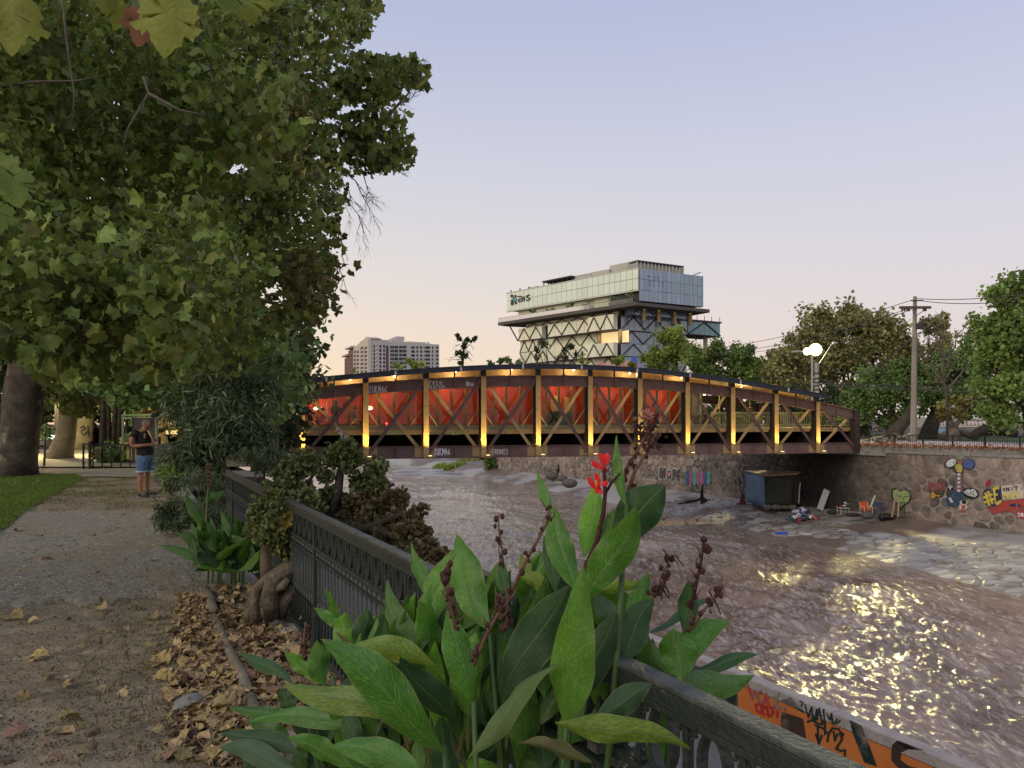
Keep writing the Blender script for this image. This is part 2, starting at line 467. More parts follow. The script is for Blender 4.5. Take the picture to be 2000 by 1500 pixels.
# river: vertices denser near the camera
ZW = Z_WAT
vrow = np.concatenate([np.geomspace(1.0, 40, 18)[:-1]*1.0+3, np.arange(44, 112, 1.1), np.arange(112, 260, 1.7), np.arange(260, 740, 2.6), np.geomspace(745, 1500, 40)])
ucol = np.concatenate([np.arange(-900, 360, 30), np.arange(360, 2060, 3.6), np.arange(2060, 3200, 25)])
def river(a, b):
    Y = F*(CZ-ZW)/b
    x = (a-1000)/F*Y
    # flow coordinates
    s = x*(-.47)+Y*.883; t = x*.883+Y*.47
    d = np.sqrt(x*x+Y*Y)
    h = .17*perlin(s*.22, t*.30, 1)+.12*perlin(s*.42+1.3*perlin(s*.2, t*.2, 8), t*.85, 2)
    r = perlin(s*.95+.6*perlin(s*.5, t*.5, 12), t*2.0+.5*perlin(s*.6, t*.6, 14), 3); h = h+.085*(1-np.abs(r)*2.2)
    r2 = perlin(s*1.8, t*4.2+.9*perlin(s, t, 13), 4); h = h+.075*(1-np.abs(r2)*2.2)*np.clip(1.8-d/60, .3, 1)
    h = h+.034*perlin(s*4.5, t*9.5, 5)*np.clip(1.3-d/30, 0, 1)+.016*perlin(s*11, t*20, 6)*np.clip(1.2-d/18, 0, 1)
    rough = .55+.55*np.clip(perlin(s*.05, t*.06, 21)+.35, 0, 1)
    shallow = np.clip((w_edge(Y)-(x+KR*Y)+1)/9, .12, 1)     # calmer towards the far bank
    return (x, Y, ZW+h*rough*shallow*.75)
m_wat = bpy.data.materials.new('muddy river water'); m_wat.use_nodes = True
N, L = m_wat.node_tree.nodes, m_wat.node_tree.links
b = N['Principled BSDF']
geo = N.new('ShaderNodeNewGeometry'); mp = N.new('ShaderNodeMapping'); mp.inputs['Rotation'].default_value = (0, 0, math.radians(-28)); mp.inputs['Scale'].default_value = (1, .42, 1)
L.new(geo.outputs['Position'], mp.inputs[0])
n1 = N.new('ShaderNodeTexNoise'); n1.inputs['Scale'].default_value = .55; n1.inputs['Detail'].default_value = 7; L.new(mp.outputs[0], n1.inputs['Vector'])
rp = N.new('ShaderNodeValToRGB'); rp.color_ramp.elements[0].position = .38; rp.color_ramp.elements[1].position = .68
rp.color_ramp.elements[0].color = (.155, .10, .072, 1); rp.color_ramp.elements[1].color = (.31, .225, .175, 1)
L.new(n1.outputs[0], rp.inputs[0])
mpf = N.new('ShaderNodeMapping'); mpf.inputs['Rotation'].default_value = (0, 0, math.radians(-28)); mpf.inputs['Scale'].default_value = (1.6, .38, 1); L.new(geo.outputs['Position'], mpf.inputs[0])
nf = N.new('ShaderNodeTexNoise'); nf.inputs['Scale'].default_value = 1.7; nf.inputs['Detail'].default_value = 10; nf.inputs['Roughness'].default_value = .68; nf.inputs['Distortion'].default_value = 1.6; L.new(mpf.outputs[0], nf.inputs['Vector'])
rf = N.new('ShaderNodeMapRange'); rf.inputs[1].default_value = .50; rf.inputs[2].default_value = .67; L.new(nf.outputs[0], rf.inputs[0])  # pale streaks stand in for bright crest highlights on the water
mf = N.new('ShaderNodeMix'); mf.data_type = 'RGBA'; L.new(rf.outputs[0], mf.inputs[0]); L.new(rp.outputs[0], mf.inputs[6]); mf.inputs[7].default_value = (.53, .445, .395, 1); L.new(mf.outputs[2], b.inputs['Base Color'])
b.inputs['Roughness'].default_value = .13; b.inputs['IOR'].default_value = 1.36; b.inputs['Specular IOR Level'].default_value = .6
n2 = N.new('ShaderNodeTexNoise'); n2.inputs['Scale'].default_value = 3.4; n2.inputs['Detail'].default_value = 6; n2.inputs['Distortion'].default_value = .6; L.new(mp.outputs[0], n2.inputs['Vector'])
bp = N.new('ShaderNodeBump'); bp.inputs['Strength'].default_value = .9; bp.inputs['Distance'].default_value = .10
L.new(n2.outputs[0], bp.inputs['Height']); L.new(bp.outputs[0], b.inputs['Normal'])
sheet('river', ucol, vrow, river, m_wat)
# river bed far below so that nothing is open
sheet('river_bed', np.linspace(3.6, 70, 4), np.array([-30, 100, 600]), lambda a, b: (a-KR*b, b, a*0-7.2), m_dirt)

# far bank apron (stone apron and mud) between the wall foot and the water
WF = lambda Y: np.where(Y < 99, X_WALL+.25, 60.0)
def apron_z(x0, Y):
    t = np.clip((x0-w_edge(Y))/(X_WALL-w_edge(Y)), -0.2, 1)
    return Z_WAT+.13+np.where(t < 0, t*3.5, (Z_BASE-Z_WAT-.13)*t**.85)+.07*fbm(x0*.35, Y*.35, 4, 31)+.02*fbm(x0*2.2, Y*2.2, 3, 32)
def apron(a, b):
    e = w_edge(b)-1.5
    x0 = e+(WF(b)-e)*a
    return (x0-KR*b, b, apron_z(x0, b))
m_mud = mat('river bank mud', (.20, .145, .115), (.11, .078, .06), scale=.45, rough=.6, bump=.7, bscale=9, c3=(.33, .315, .30), scale3=.22, thr3=(.44, .54), spec=.5)
sheet('river_bank', np.linspace(0, 1, 90), np.concatenate([np.arange(16, 100, .4), [101, 104, 110, 120, 140, 180, 260, 400]]), apron, m_mud)
# right bank ground
m_rb = mat('far bank soil', (.10, .085, .05), (.06, .07, .03), scale=.5, rough=.95)
ysr = np.array([-200, -20, 0, 20, 40, 60, 80, 99.4, 99.5, 130, 200, 400, 900, 3000])
sheet('far_ground', np.linspace(0, 1, 12)**3, ysr, lambda a, b: (np.where(b < 99.45, X_WALL+.25, 60.)+a*3500-KR*b, b, a*0+Z_RB), m_rb)
m_walk = mat('promenade paving', (.66, .60, .57), (.56, .5, .48), scale=.6, rough=.85)
sheet('promenade', np.linspace(53.0, 70, 3), np.linspace(5, 98, 10), lambda a, b: (a-KR*b, b, a*0+Z_RB+.03), m_walk)
m_rg = mat('far lawn', (.09, .14, .035), (.05, .085, .02), scale=2, rough=.95, bump=.5)
sheet('far_lawn', np.linspace(70.3, 98, 3), np.linspace(5, 98, 10), lambda a, b: (a-KR*b, b, a*0+Z_RB+.035), m_rg)
# ------------------------------------------------------------------ rubble masonry
def voronoi(pts, box):
    """cells clipped to box=(x0,y0,x1,y1)"""
    pts = np.asarray(pts); out = []
    for i, p in enumerate(pts):
        d = ((pts-p)**2).sum(1); nb = np.argsort(d)[1:16]
        poly = [(box[0], box[1]), (box[2], box[1]), (box[2], box[3]), (box[0], box[3])]
        for j in nb:
            q = pts[j]; m = (p+q)/2; n = q-p
            new = []
            for k in range(len(poly)):
                A, B = poly[k], poly[(k+1) % len(poly)]
                da = (A[0]-m[0])*n[0]+(A[1]-m[1])*n[1]; db = (B[0]-m[0])*n[0]+(B[1]-m[1])*n[1]
                if da <= 0: new.append(A)
                if da*db < 0:
                    t = da/(da-db); new.append((A[0]+(B[0]-A[0])*t, A[1]+(B[1]-A[1])*t))
            poly = new
            if len(poly) < 3: break
        out.append(poly)
    return out
def jit_pts(x0, x1, y0, y1, sx, sy, j=.38):
    r = []
    ny = max(1, int((y1-y0)/sy)); nx = int((x1-x0)/sx)
    for b in range(ny):
        for a in range(nx):
            r.append((x0+(a+.5+.5*(b % 2)+random.uniform(-j, j))*sx, y0+(b+.5+random.uniform(-j, j))*(y1-y0)/ny))
    return r
def shrink(poly, g):
    """rounded, shrunken outline of a cell"""
    c = np.mean(poly, 0); n = len(poly); o = []
    for k in range(n):
        A = np.array(poly[k]); B = np.array(poly[(k+1) % n])
        if np.hypot(*(B-A)) < .05: continue
        o.append(A*.72+B*.28); o.append(A*.28+B*.72)
    r = []
    for q in o:
        v = np.array(q)-c; l = np.hypot(*v)+1e-6
        r.append(c+v*max(.3, (l-g)/l))
    return r, c
def stone_mb(mb, poly, toP, g, proud, base, org=None):
    r, c = shrink(poly, g)
    if len(r) < 4: return None
    n = len(r)
    tilt = (random.uniform(-.04, .04), random.uniform(-.04, .04))
    vs = [toP(q[0], q[1], base) for q in r]
    vs += [toP(c[0]+(q[0]-c[0])*.93, c[1]+(q[1]-c[1])*.93, base+proud*.75) for q in r]
    vs += [toP(c[0]+(q[0]-c[0])*.70, c[1]+(q[1]-c[1])*.70, base+proud+(q[0]-c[0])*tilt[0]+(q[1]-c[1])*tilt[1]) for q in r]
    fs = [(i, (i+1) % n, n+(i+1) % n, n+i) for i in range(n)]+[(n+i, n+(i+1) % n, 2*n+(i+1) % n, 2*n+i) for i in range(n)]+[tuple(range(2*n, 3*n))]
    mb.add(vs, fs); return c

WP = VPlane((X_WALL-KR*24, 24), (-KR, 1))          # far embankment face; a grows upstream
# direction check: a grows with Y
def wl_len(Y): return (Y-24)*math.hypot(KR, 1)
A_END = wl_len(99)
m_mortar = mat('embankment mortar', (.37, .315, .27), (.225, .19, .165), scale=1.9, rough=.9, bump=.5, bscale=12, c3=(.075, .07, .066), scale3=.16, thr3=(.5, .62))
m_stone = mat('river stone', (.325, .265, .225), (.175, .14, .12), scale=2.6, rough=.85, bump=.8, bscale=9, objrand=.32, attr=True, c3=(.08, .075, .07), scale3=.25, thr3=(.56, .66))
def darken_round(m, centre, r0, r1, k):
    """darker patch with a ragged edge round a place"""
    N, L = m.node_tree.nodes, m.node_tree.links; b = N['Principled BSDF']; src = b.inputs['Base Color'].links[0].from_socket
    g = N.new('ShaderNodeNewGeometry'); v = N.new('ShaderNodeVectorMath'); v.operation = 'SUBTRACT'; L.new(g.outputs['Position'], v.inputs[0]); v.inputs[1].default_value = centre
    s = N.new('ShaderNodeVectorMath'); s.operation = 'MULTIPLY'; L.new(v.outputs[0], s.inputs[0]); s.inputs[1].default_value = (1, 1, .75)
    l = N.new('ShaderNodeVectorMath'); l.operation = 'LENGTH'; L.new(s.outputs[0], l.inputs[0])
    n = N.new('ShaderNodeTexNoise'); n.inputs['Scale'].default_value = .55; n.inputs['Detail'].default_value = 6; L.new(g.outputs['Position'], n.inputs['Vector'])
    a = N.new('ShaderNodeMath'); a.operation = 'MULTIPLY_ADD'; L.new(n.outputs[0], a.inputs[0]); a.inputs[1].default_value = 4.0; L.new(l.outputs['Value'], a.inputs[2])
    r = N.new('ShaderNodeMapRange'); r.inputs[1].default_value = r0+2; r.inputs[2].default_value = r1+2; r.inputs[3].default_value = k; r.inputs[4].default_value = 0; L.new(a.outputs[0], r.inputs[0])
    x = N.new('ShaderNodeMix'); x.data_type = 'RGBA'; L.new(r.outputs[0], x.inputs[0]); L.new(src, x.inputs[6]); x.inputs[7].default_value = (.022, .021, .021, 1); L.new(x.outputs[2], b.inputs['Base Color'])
for m_ in (m_mortar, m_stone): darken_round(m_, WP.pt(wl_len(52.3), -2.0), 1.5, 9.5, .97)  # stone and mortar darker round the bridge end
wall = empty('stone_embankment', WP.pt(0, Z_BASE, 0), 'tall rubble stone embankment with painted graffiti across the river', 'wall')
core = MB(); core.pbox(WP, -12, A_END, Z_BASE-1.4, Z_RB-.02, -.6, 0); core.build('mortar_core', m_mortar, wall)
cells = voronoi(jit_pts(10.5, A_END, Z_BASE-.25, Z_RB-.45, .70, .56), (9, Z_BASE-.5, A_END, Z_RB-.42))
order = sorted([c for c in cells if len(c) > 2], key=lambda c: np.mean(c, 0)[0])
rest = MB(); rrest = []
for i, c in enumerate(order):
    ctr = np.mean(c, 0)
    g = .045 if ctr[0] < 30 else .03
    pr = random.uniform(.03, .075)
    big = MB() if i < 300 else rest
    n0 = len(rest.v)
    r = stone_mb(big, c, lambda a, z, o: WP.pt(a, z, o), g, pr, -.012)
    if r is None: continue
    if i < 300:
        big.build('stone', m_stone, wall)
    else:
        rrest += [random.random()]*(len(rest.v)-n0)
o = rest.build('stone_facing', m_stone, wall, kind='stuff')
at = o.data.attributes.new('rnd', 'FLOAT', 'POINT'); at.data.foreach_set('value', np.array(rrest, np.float32))
# coping course
a = -12.0
while a < A_END:
    l = random.uniform(1.5, 2.4)
    if a > 8:
        MB().pbox(WP, a, min(a+l-.03, A_END), Z_RB-.42, Z_RB-.2+random.uniform(-.02, .02), -.3, .07).build('coping_block', m_conc, wall)
        MB().pbox(WP, a+.2, min(a+l+.17, A_END), Z_RB-.19, Z_RB+.06+random.uniform(-.01, .02), -.5, .03).build('coping_block', m_conc, wall)
    a += l
# abutment concrete under the bridge
MB().pbox(WP, wl_len(47.4), wl_len(53.3), Z_RB-.62, Z_RB-.2, -.3, .16).build('bearing_ledge', m_conc, wall)

# graffiti painted on the embankment (flat paint)
def paint(rgb, nm): return mat('paint '+nm, rgb, tuple(c*.72 for c in rgb), scale=4, rough=.75, c3=(.20, .17, .15), scale3=5, thr3=(.56, .68))
GO = .09
def blob(plane, pts, off=GO):
    mb = MB(); q = [plane.px(u, v, off) for u, v in pts]; mb.pquad(plane, q, off-.02, off); return mb
def c4(x, y): return (1780+x*.11, 880+y*.11)      # measured on an enlargement
def poly(nm, rgbn, rgb, pts, off=GO, label=None, par=wall):
    return blob(WP, [c4(*p) for p in pts], off).build(nm, paint(rgb, rgbn), par, label=label)
K = (.02, .02, .025)
def ell(cx, cy, rx, ry, n=14, rot=0):
    return [(cx+rx*math.cos(t)*math.cos(rot)-ry*math.sin(t)*math.sin(rot), cy+rx*math.cos(t)*math.sin(rot)+ry*math.sin(t)*math.cos(rot)) for t in [2*math.pi*k/n for k in range(n)]]
poly('graffiti', 'black', K, ell(700, 225, 125, 90, rot=-.5), GO-.015)
poly('graffiti', 'white', (.6, .62, .66), ell(705, 218, 100, 66, rot=-.5), label='white painted shape outlined in black')
poly('graffiti', 'sage', (.22, .30, .22), [(770, 70), (930, 65), (940, 110), (900, 160), (790, 150)], label='sage green painted stone')
poly('graffiti', 'rust', (.33, .12, .10), [(820, 170), (905, 165), (905, 240), (825, 235)])
poly('graffiti', 'navy', (.03, .04, .09), ell(1015, 245, 118, 100), GO-.015)
poly('graffiti', 'blue', (.07, .12, .32), ell(1015, 240, 98, 82), label='bright blue painted stone')
poly('graffiti', 'black', K, [(750, 280), (800, 220), (880, 215), (930, 290), (905, 405), (800, 395), (760, 330)], GO-.015)
poly('graffiti', 'mustard', (.46, .41, .12), [(765, 285), (805, 237), (872, 235), (915, 295), (892, 392), (810, 380)], label='mustard yellow painted stone')
poly('graffiti', 'violet', (.10, .06, .10), [(790, 400), (915, 400), (900, 760), (770, 760)], GO-.02)
for k in range(5):
    y = 425+k*72
    poly('graffiti', 'white', (.6, .62, .66), [(842, y-30), (882, y), (842, y+30), (800, y)])
    for sx in (-1, 1):
        if k < 4: poly('graffiti', 'rose', (.42, .16, .17), [(842+sx*55, y+12), (842+sx*14, y+38), (842+sx*55, y+62)], GO-.008)
poly('graffiti', 'teal navy', (.04, .08, .14), [(600, 850), (700, 800), (710, 720), (900, 740), (930, 860), (850, 960), (760, 1000), (640, 975)], GO-.01, label='dark blue painted patch')
poly('graffiti', 'black', K, ell(690, 645, 66, 44), GO-.01)
poly('graffiti', 'white', (.6, .62, .66), [(638, 635), (690, 608), (742, 640), (705, 665), (690, 705), (672, 665)])
poly('graffiti', 'black', K, ell(688, 636, 14, 14), GO+.01)
poly('graffiti', 'white', (.6, .62, .66), [(655, 840), (695, 832), (742, 920), (700, 925)], GO+.01)
poly('graffiti', 'black', K, ell(1055, 755, 150, 100, rot=.2), GO-.012)
poly('graffiti', 'white', (.6, .62, .66), [(932, 742), (985, 690), (1110, 680), (1150, 730), (1172, 790), (1130, 828), (1000, 795)], label='white painted stone with black dots')
for x, y in ((985, 745), (1028, 770), (1057, 740), (1097, 725), (1100, 783), (1050, 695)): poly('graffiti', 'black', K, ell(x, y, 12, 13, 8), GO+.01)
poly('graffiti', 'black', K, [(325, 790), (345, 730), (400, 722), (440, 770), (535, 785), (530, 830), (440, 830), (400, 870), (345, 860)], GO-.01)
poly('graffiti', 'ochre', (.55, .30, .05), [(340, 790), (355, 742), (398, 736), (432, 782), (520, 797), (515, 815), (432, 815), (398, 852), (352, 848)], label='ochre painted key shape')
poly('graffiti', 'white', (.6, .62, .66), ell(930, 925, 72, 45), GO-.005)
poly('graffiti', 'black', K, ell(935, 915, 42, 35), GO+.008)
poly('graffiti', 'white', (.6, .62, .66), [(850, 960), (890, 975), (990, 970), (990, 1020), (940, 1075), (850, 1045)], GO-.002)
poly('graffiti', 'vermilion', (.6, .09, .04), [(892, 965), (965, 970), (945, 1075), (885, 1080)], GO+.006, label='orange red painted patch')
poly('graffiti', 'blush', (.55, .28, .2), [(865, 1120), (980, 1115), (975, 1140), (870, 1148)])
mbx = MB()
for k in range(9):
    x = 335+k*32; mbx.ribbon(WP, [WP.px(*c4(x+random.uniform(-8, 8), 580+random.uniform(-20, 20))), WP.px(*c4(x+random.uniform(-25, 25), 700))], .09, GO-.01, GO)
mbx.build('graffiti', paint((.30, .09, .09), 'faded red'), wall, label='faded red scribble')
poly('graffiti', 'crimson', (.35, .03, .05), [(1310, 600), (1350, 530), (1400, 510), (1405, 600), (1330, 680)])
# big lettered panel on the right
poly('graffiti', 'navy', (.03, .04, .09), [(1275, 760), (1300, 690), (1440, 655), (1590, 620), (1625, 910), (1500, 990), (1370, 1015), (1290, 900)], GO-.012, label='navy blue painted panel')
poly('graffiti', 'cream', (.62, .58, .5), [(1590, 635), (1830, 600), (1955, 590), (2000, 680), (1990, 850), (1620, 885)], GO-.01, label='cream painted panel')
poly('graffiti', 'brick red', (.42, .07, .06), [(1350, 1030), (1620, 890), (1900, 860), (2150, 830), (2150, 1120), (1990, 1000), (1820, 1110), (1700, 1070), (1560, 1090), (1450, 1140)], GO-.016, label='red painted band')
poly('graffiti', 'brick red', (.42, .07, .06), [(1830, 1120), (2150, 960), (2150, 1230), (1870, 1200)], GO-.014)
mb = MB()
poly('graffiti', 'yellow', (.68, .55, .08), [(1440, 665), (1560, 620), (1560, 690), (1490, 690), (1490, 760), (1530, 765), (1530, 800), (1490, 800), (1505, 920), (1590, 870), (1612, 915), (1515, 975), (1480, 930)], label='tall yellow painted letter')
for st in ([(1335, 760), (1400, 970)], [(1380, 730), (1450, 930)], [(1300, 835), (1440, 780)], [(1325, 915), (1465, 860)]):
    mb.ribbon(WP, [WP.px(*c4(*p)) for p in st], .13, GO-.01, GO+.01)
mb.build('graffiti', paint((.68, .55, .08), 'yellow'), wall, label='yellow painted hash sign')
mb = MB()
def strokes(mb, plane, pts, w, off=GO): mb.ribbon(plane, [plane.px(*p) for p in pts], w, off-.01, off+.006)
for k, (x, ch) in enumerate(((1640, 'e'), (1700, 'V'), (1765, 'A'), (1830, 'D'), (1900, 'e'))):
    for st in SL[ch]: strokes(mb, WP, [c4(x+px*62, 855-py*110-(x-1640)*.05) for px, py in st], .07)
mb.build('graffiti', paint((.72, .60, .2), 'pale yellow'), wall, label='pale yellow painted lettering')
mb = MB()
for x, ch in ((1640, 'V'), (1710, 'N'), (1790, 'I'), (1860, 'T')):
    for st in SL[ch]: strokes(mb, WP, [c4(x+px*55, 720-py*60-(x-1640)*.1) for px, py in st], .04, GO+.01)
mb.build('graffiti', paint(K, 'black'), wall)
poly('graffiti', 'navy', (.03, .04, .09), [(1740, 960), (1830, 940), (1930, 965), (1950, 1000), (1840, 990), (1760, 995)], GO+.008)
mb = MB()
for x, ch in ((1915, '3'), (1965, '4')):
    for st in SL[ch]: strokes(mb, WP, [c4(x+px*40, 1165-py*50) for px, py in st], .08, GO+.01)
mb.build('graffiti', paint((.75, .75, .75), 'bright white'), wall)
# green heart near the chairs
def c7(x, y): return (1460+x*.17, 900+y*.17)
heart = [(1650, 330), (1700, 310), (1755, 350), (1800, 318), (1860, 345), (1885, 410), (1860, 480), (1800, 520), (1760, 560), (1700, 490), (1655, 430)]
blob(WP, [c7(*p) for p in heart], GO-.012).build('graffiti', paint(K, 'black'), wall)
ctr = np.mean(heart, 0)
blob(WP, [c7(*(ctr+(np.array(p)-ctr)*.84)) for p in heart]).build('graffiti', paint((.30, .42, .17), 'heart green'), wall, label='pale green painted heart with black outline')
mb = MB()
for x in range(1690, 1850, 26): strokes(mb, WP, [c7(x, 425+random.uniform(-30, 30)), c7(x+18, 400+random.uniform(-20, 20))], .035, GO+.006)
mb.build('graffiti', paint(K, 'black'), wall)
# HOPE bubble letters and the coloured tag
def c3(x, y): return (1260+x*.11, 890+y*.11)
grey, wh = (.08, .075, .08), (.55, .52, .5)
def bubble(shapes, fill, fname, label=None):
    for q in shapes:
        ct = np.mean(q, 0)
        blob(WP, [c3(*(ct+(np.array(p)-ct)*1.18)) for p in q], GO-.012).build('graffiti', paint(wh, 'chalk'), wall)
        blob(WP, [c3(*p) for p in q]).build('graffiti', paint(fill, fname), wall, label=label)
bubble([[(245, 230), (290, 200), (310, 290), (330, 200), (370, 230), (365, 400), (330, 410), (310, 350), (290, 410), (250, 400)],
        ell(425, 340, 45, 85), [(485, 240), (550, 240), (550, 370), (505, 385), (490, 460), (478, 460)],
        [(560, 260), (610, 235), (600, 310), (630, 370), (590, 390), (610, 440), (580, 470), (550, 400)]], grey, 'bubble grey', 'grey bubble letter with white outline')
blob(WP, [c3(*p) for p in [(390, 290), (425, 305), (462, 290), (455, 330), (425, 385), (398, 340)]], GO+.012).build('graffiti', paint((.5, .22, .32), 'pink'), wall, label='small pink painted heart')
cols = [((.05, .11, .26), 'tag blue'), ((.35, .11, .25), 'tag magenta'), ((.10, .36, .27), 'tag mint'), ((.38, .13, .27), 'tag rose'), ((.42, .16, .3), 'tag pink'), ((.07, .12, .28), 'tag cobalt'), ((.11, .38, .27), 'tag green')]
for k, (c, nm) in enumerate(cols):
    x = 735+k*64
    q = [(x-25, 300+random.uniform(-25, 20)), (x+15, 265+random.uniform(-15, 20)), (x+42, 290), (x+36, 380), (x+44, 470+random.uniform(-20, 20)), (x+15, 520+random.uniform(0, 60)), (x-12, 500), (x-28, 440), (x-14, 390)]
    blob(WP, [c3(*p) for p in q], GO-.004*k+.01).build('graffiti', paint(c, nm), wall, label=nm.split()[1]+' stroke of the painted tag')
mb = MB()
for st in ([(1640, 290), (1625, 400), (1665, 460), (1650, 600), (1700, 700)], [(1665, 300), (1700, 340), (1735, 380)], [(1700, 280), (1730, 400)]): strokes(mb, WP, [c3(*p) for p in st], .05)
for st in ([(900, 560), (930, 620), (980, 620), (1010, 570)], [(1080, 620), (1200, 660), (1260, 640)]): strokes(mb, WP, [c3(*p) for p in st], .04)
mb.build('graffiti', paint((.45, .42, .35), 'chalky outline'), wall)

# ------------------------------------------------------------------ pale paving slabs on the far bank apron (parts of the bank)
bank = bpy.data.objects['river_bank']
m_slab = mat('wet pale slab', (.35, .335, .33), (.22, .205, .195), scale=1.1, rough=.45, bump=.5, bscale=14, objrand=.3, attr=True, spec=.5, c3=(.20, .155, .125), scale3=.9, thr3=(.54, .66))
pts = []
for Y in np.arange(25, 62, .62):
    e = float(w_edge(Y))
    width = np.interp(Y, [25, 30, 36, 42, 50, 62], [11.5, 11, 7.5, 3.0, 2.4, 1.5])
    for x0 in np.arange(e-.3, min(e+width, X_WALL-.3), .8):
        pts.append((x0+random.uniform(-.25, .25)+(.4 if int(Y/.62) % 2 else 0), Y+random.uniform(-.2, .2)))
for Y in np.arange(62, 98, 1.2):
    for x0 in np.arange(45.2, 49, 1.3):
        if random.random() < .25: pts.append((x0+random.uniform(-.4, .4), Y+random.uniform(-.4, .4)))
cells = voronoi(pts, (35, 24, X_WALL-.2, 99))
keep = []
for p, c in zip(pts, cells):
    if len(c) < 3: continue
    a = np.array(c); c2 = np.array(p)+np.clip(a-np.array(p), -.8, .8)
    n = fbm(np.array(p[0]*.3), np.array(p[1]*.2), 3, 77)
    edge = p[0]-float(w_edge(p[1]))
    if n > .55-.25*(edge > 6)-.5*(p[1] > 46): continue
    keep.append((p, [tuple(q) for q in c2]))
keep.sort(key=lambda k: k[0][1])
rest = MB(); rr = []
def slabP(x0, Y, o): 
    z = float(apron_z(np.array(x0), np.array(Y)))
    return Vector((x0-KR*Y, Y, z+o+.02))
for i, (p, c) in enumerate(keep):
    mbq = MB() if i < 290 else rest; n0 = len(rest.v)
    if stone_mb(mbq, c, slabP, random.uniform(.02, .05), random.uniform(.045, .08), -.03) is None: continue
    if i < 290: mbq.build('paving_slab', m_slab, bank)
    else: rr += [random.random()]*(len(rest.v)-n0)
if rest.v:
    o = rest.build('paving_slabs', m_slab, bank, kind='stuff')
    at = o.data.attributes.new('rnd', 'FLOAT', 'POINT'); at.data.foreach_set('value', np.array(rr, np.float32))

# ------------------------------------------------------------------ parapet at the river's edge, painted orange inside
PP = VPlane((X_PAR-KR*1.5, 1.5), (-KR, 1))
par = empty('parapet_wall', PP.pt(0, Z_TER, 0), 'low river parapet with orange graffiti face and grey coping', 'wall')
m_orange = mat('orange wall paint', (.52, .17, .045), (.44, .13, .035), scale=2.5, rough=.7, bump=.2, c3=(.32, .10, .035), scale3=1.2, thr3=(.56, .75))
m_dgrey = mat('dark painted concrete', (.10, .10, .11), (.05, .05, .055), scale=2.5, rough=.8)
m_cap = mat('parapet coping', (.36, .32, .32), (.25, .225, .225), scale=9, rough=.8, bump=.5, bscale=50)
LN = math.hypot(KR, 1)
aP = lambda Y: (Y-1.5)*LN
ZC = CZ-1.78
MB().pbox(PP, aP(-2), aP(5.10), Z_TER, ZC-.07, -.06, 0).build('orange_panel', m_orange, par)
MB().pbox(PP, aP(5.103), aP(40), Z_TER, ZC-.07, -.06, 0).build('grey_panel', m_dgrey, par)
MB().pbox(PP, aP(-2), aP(40), -7, ZC-.07, -.09, -.063).build('river_face', m_conc, par)
a = aP(-2)
joints = [aP(-2), aP(.6), aP(2.9), aP(4.42), aP(6.1), aP(8), aP(10.1), aP(12), aP(14.2), aP(17), aP(20), aP(24), aP(30), aP(40)]
for j0, j1 in zip(joints[:-1], joints[1:]):
    MB().pbox(PP, j0+.004, j1-.004, ZC-.067, ZC+random.uniform(-.002, .004), -.098, .005).build('coping_slab', m_cap, par, bevel=.008)
def cO(x, y): return (1420+x*.24, 1280+y*.24)
def pst(nm, pts, w, rgb, rn, label=None, off=.006):
    mb = MB()
    for st in pts: mb.ribbon(PP, [PP.px(*cO(*p)) for p in st], w, .0005, off)
    return mb.build(nm, paint(rgb, rn), par, label=label)
red = (.42, .03, .03)
MY = [[(125, 205), (150, 240), (165, 205), (205, 350)], [(205, 350), (225, 290), (245, 350)], [(285, 290), (255, 310), (265, 370), (290, 375)], [(300, 395), (325, 310), (345, 390)], [(308, 360), (340, 365)],
      [(390, 330), (405, 360)], [(430, 305), (395, 400)], [(265, 395), (235, 400), (245, 450), (265, 460)], [(280, 470), (285, 400), (310, 420), (285, 440), (305, 480)], [(330, 420), (335, 490)], [(333, 385), (336, 395)],
      [(385, 420), (355, 420), (380, 460), (355, 490)], [(400, 410), (440, 425)], [(415, 415), (410, 500)], [(475, 425), (472, 440)]]
pst('graffiti', MY, .016, red, 'tag red', 'red hand-painted words MACA Y CRISTI')
def pblob(nm, pts, rgb, rn, off=.005, label=None):
    mb = MB(); mb.pquad(PP, [PP.px(*cO(*p)) for p in pts], .0004, off); return mb.build(nm, paint(rgb, rn), par, label=label)
pblob('graffiti', [(440, 365), (500, 350), (520, 335), (550, 375), (625, 430), (625, 468), (560, 430), (500, 400), (445, 380)], (.015, .03, .03), 'tag black', label='black painted arrow shape')
pblob('graffiti', [(445, 455), (620, 515), (640, 640), (650, 700), (560, 660), (440, 600)], (.05, .03, .025), 'worn black', label='faded black painted block')
pblob('graffiti', [(1000, 525), (1100, 570), (1220, 900), (1120, 870), (1030, 640)], (.015, .014, .015), 'tag black', label='thick black painted diagonal')
pblob('graffiti', [(1390, 690), (1600, 770), (1480, 765), (1420, 790), (1410, 850), (1480, 900), (1600, 930), (1440, 960), (1340, 850), (1345, 730)], (.05, .025, .018), 'worn black', label='faded black painted curve')
pblob('graffiti', [(0, 290), (95, 215), (62, 410), (0, 380)], (.03, .028, .03), 'tag black')
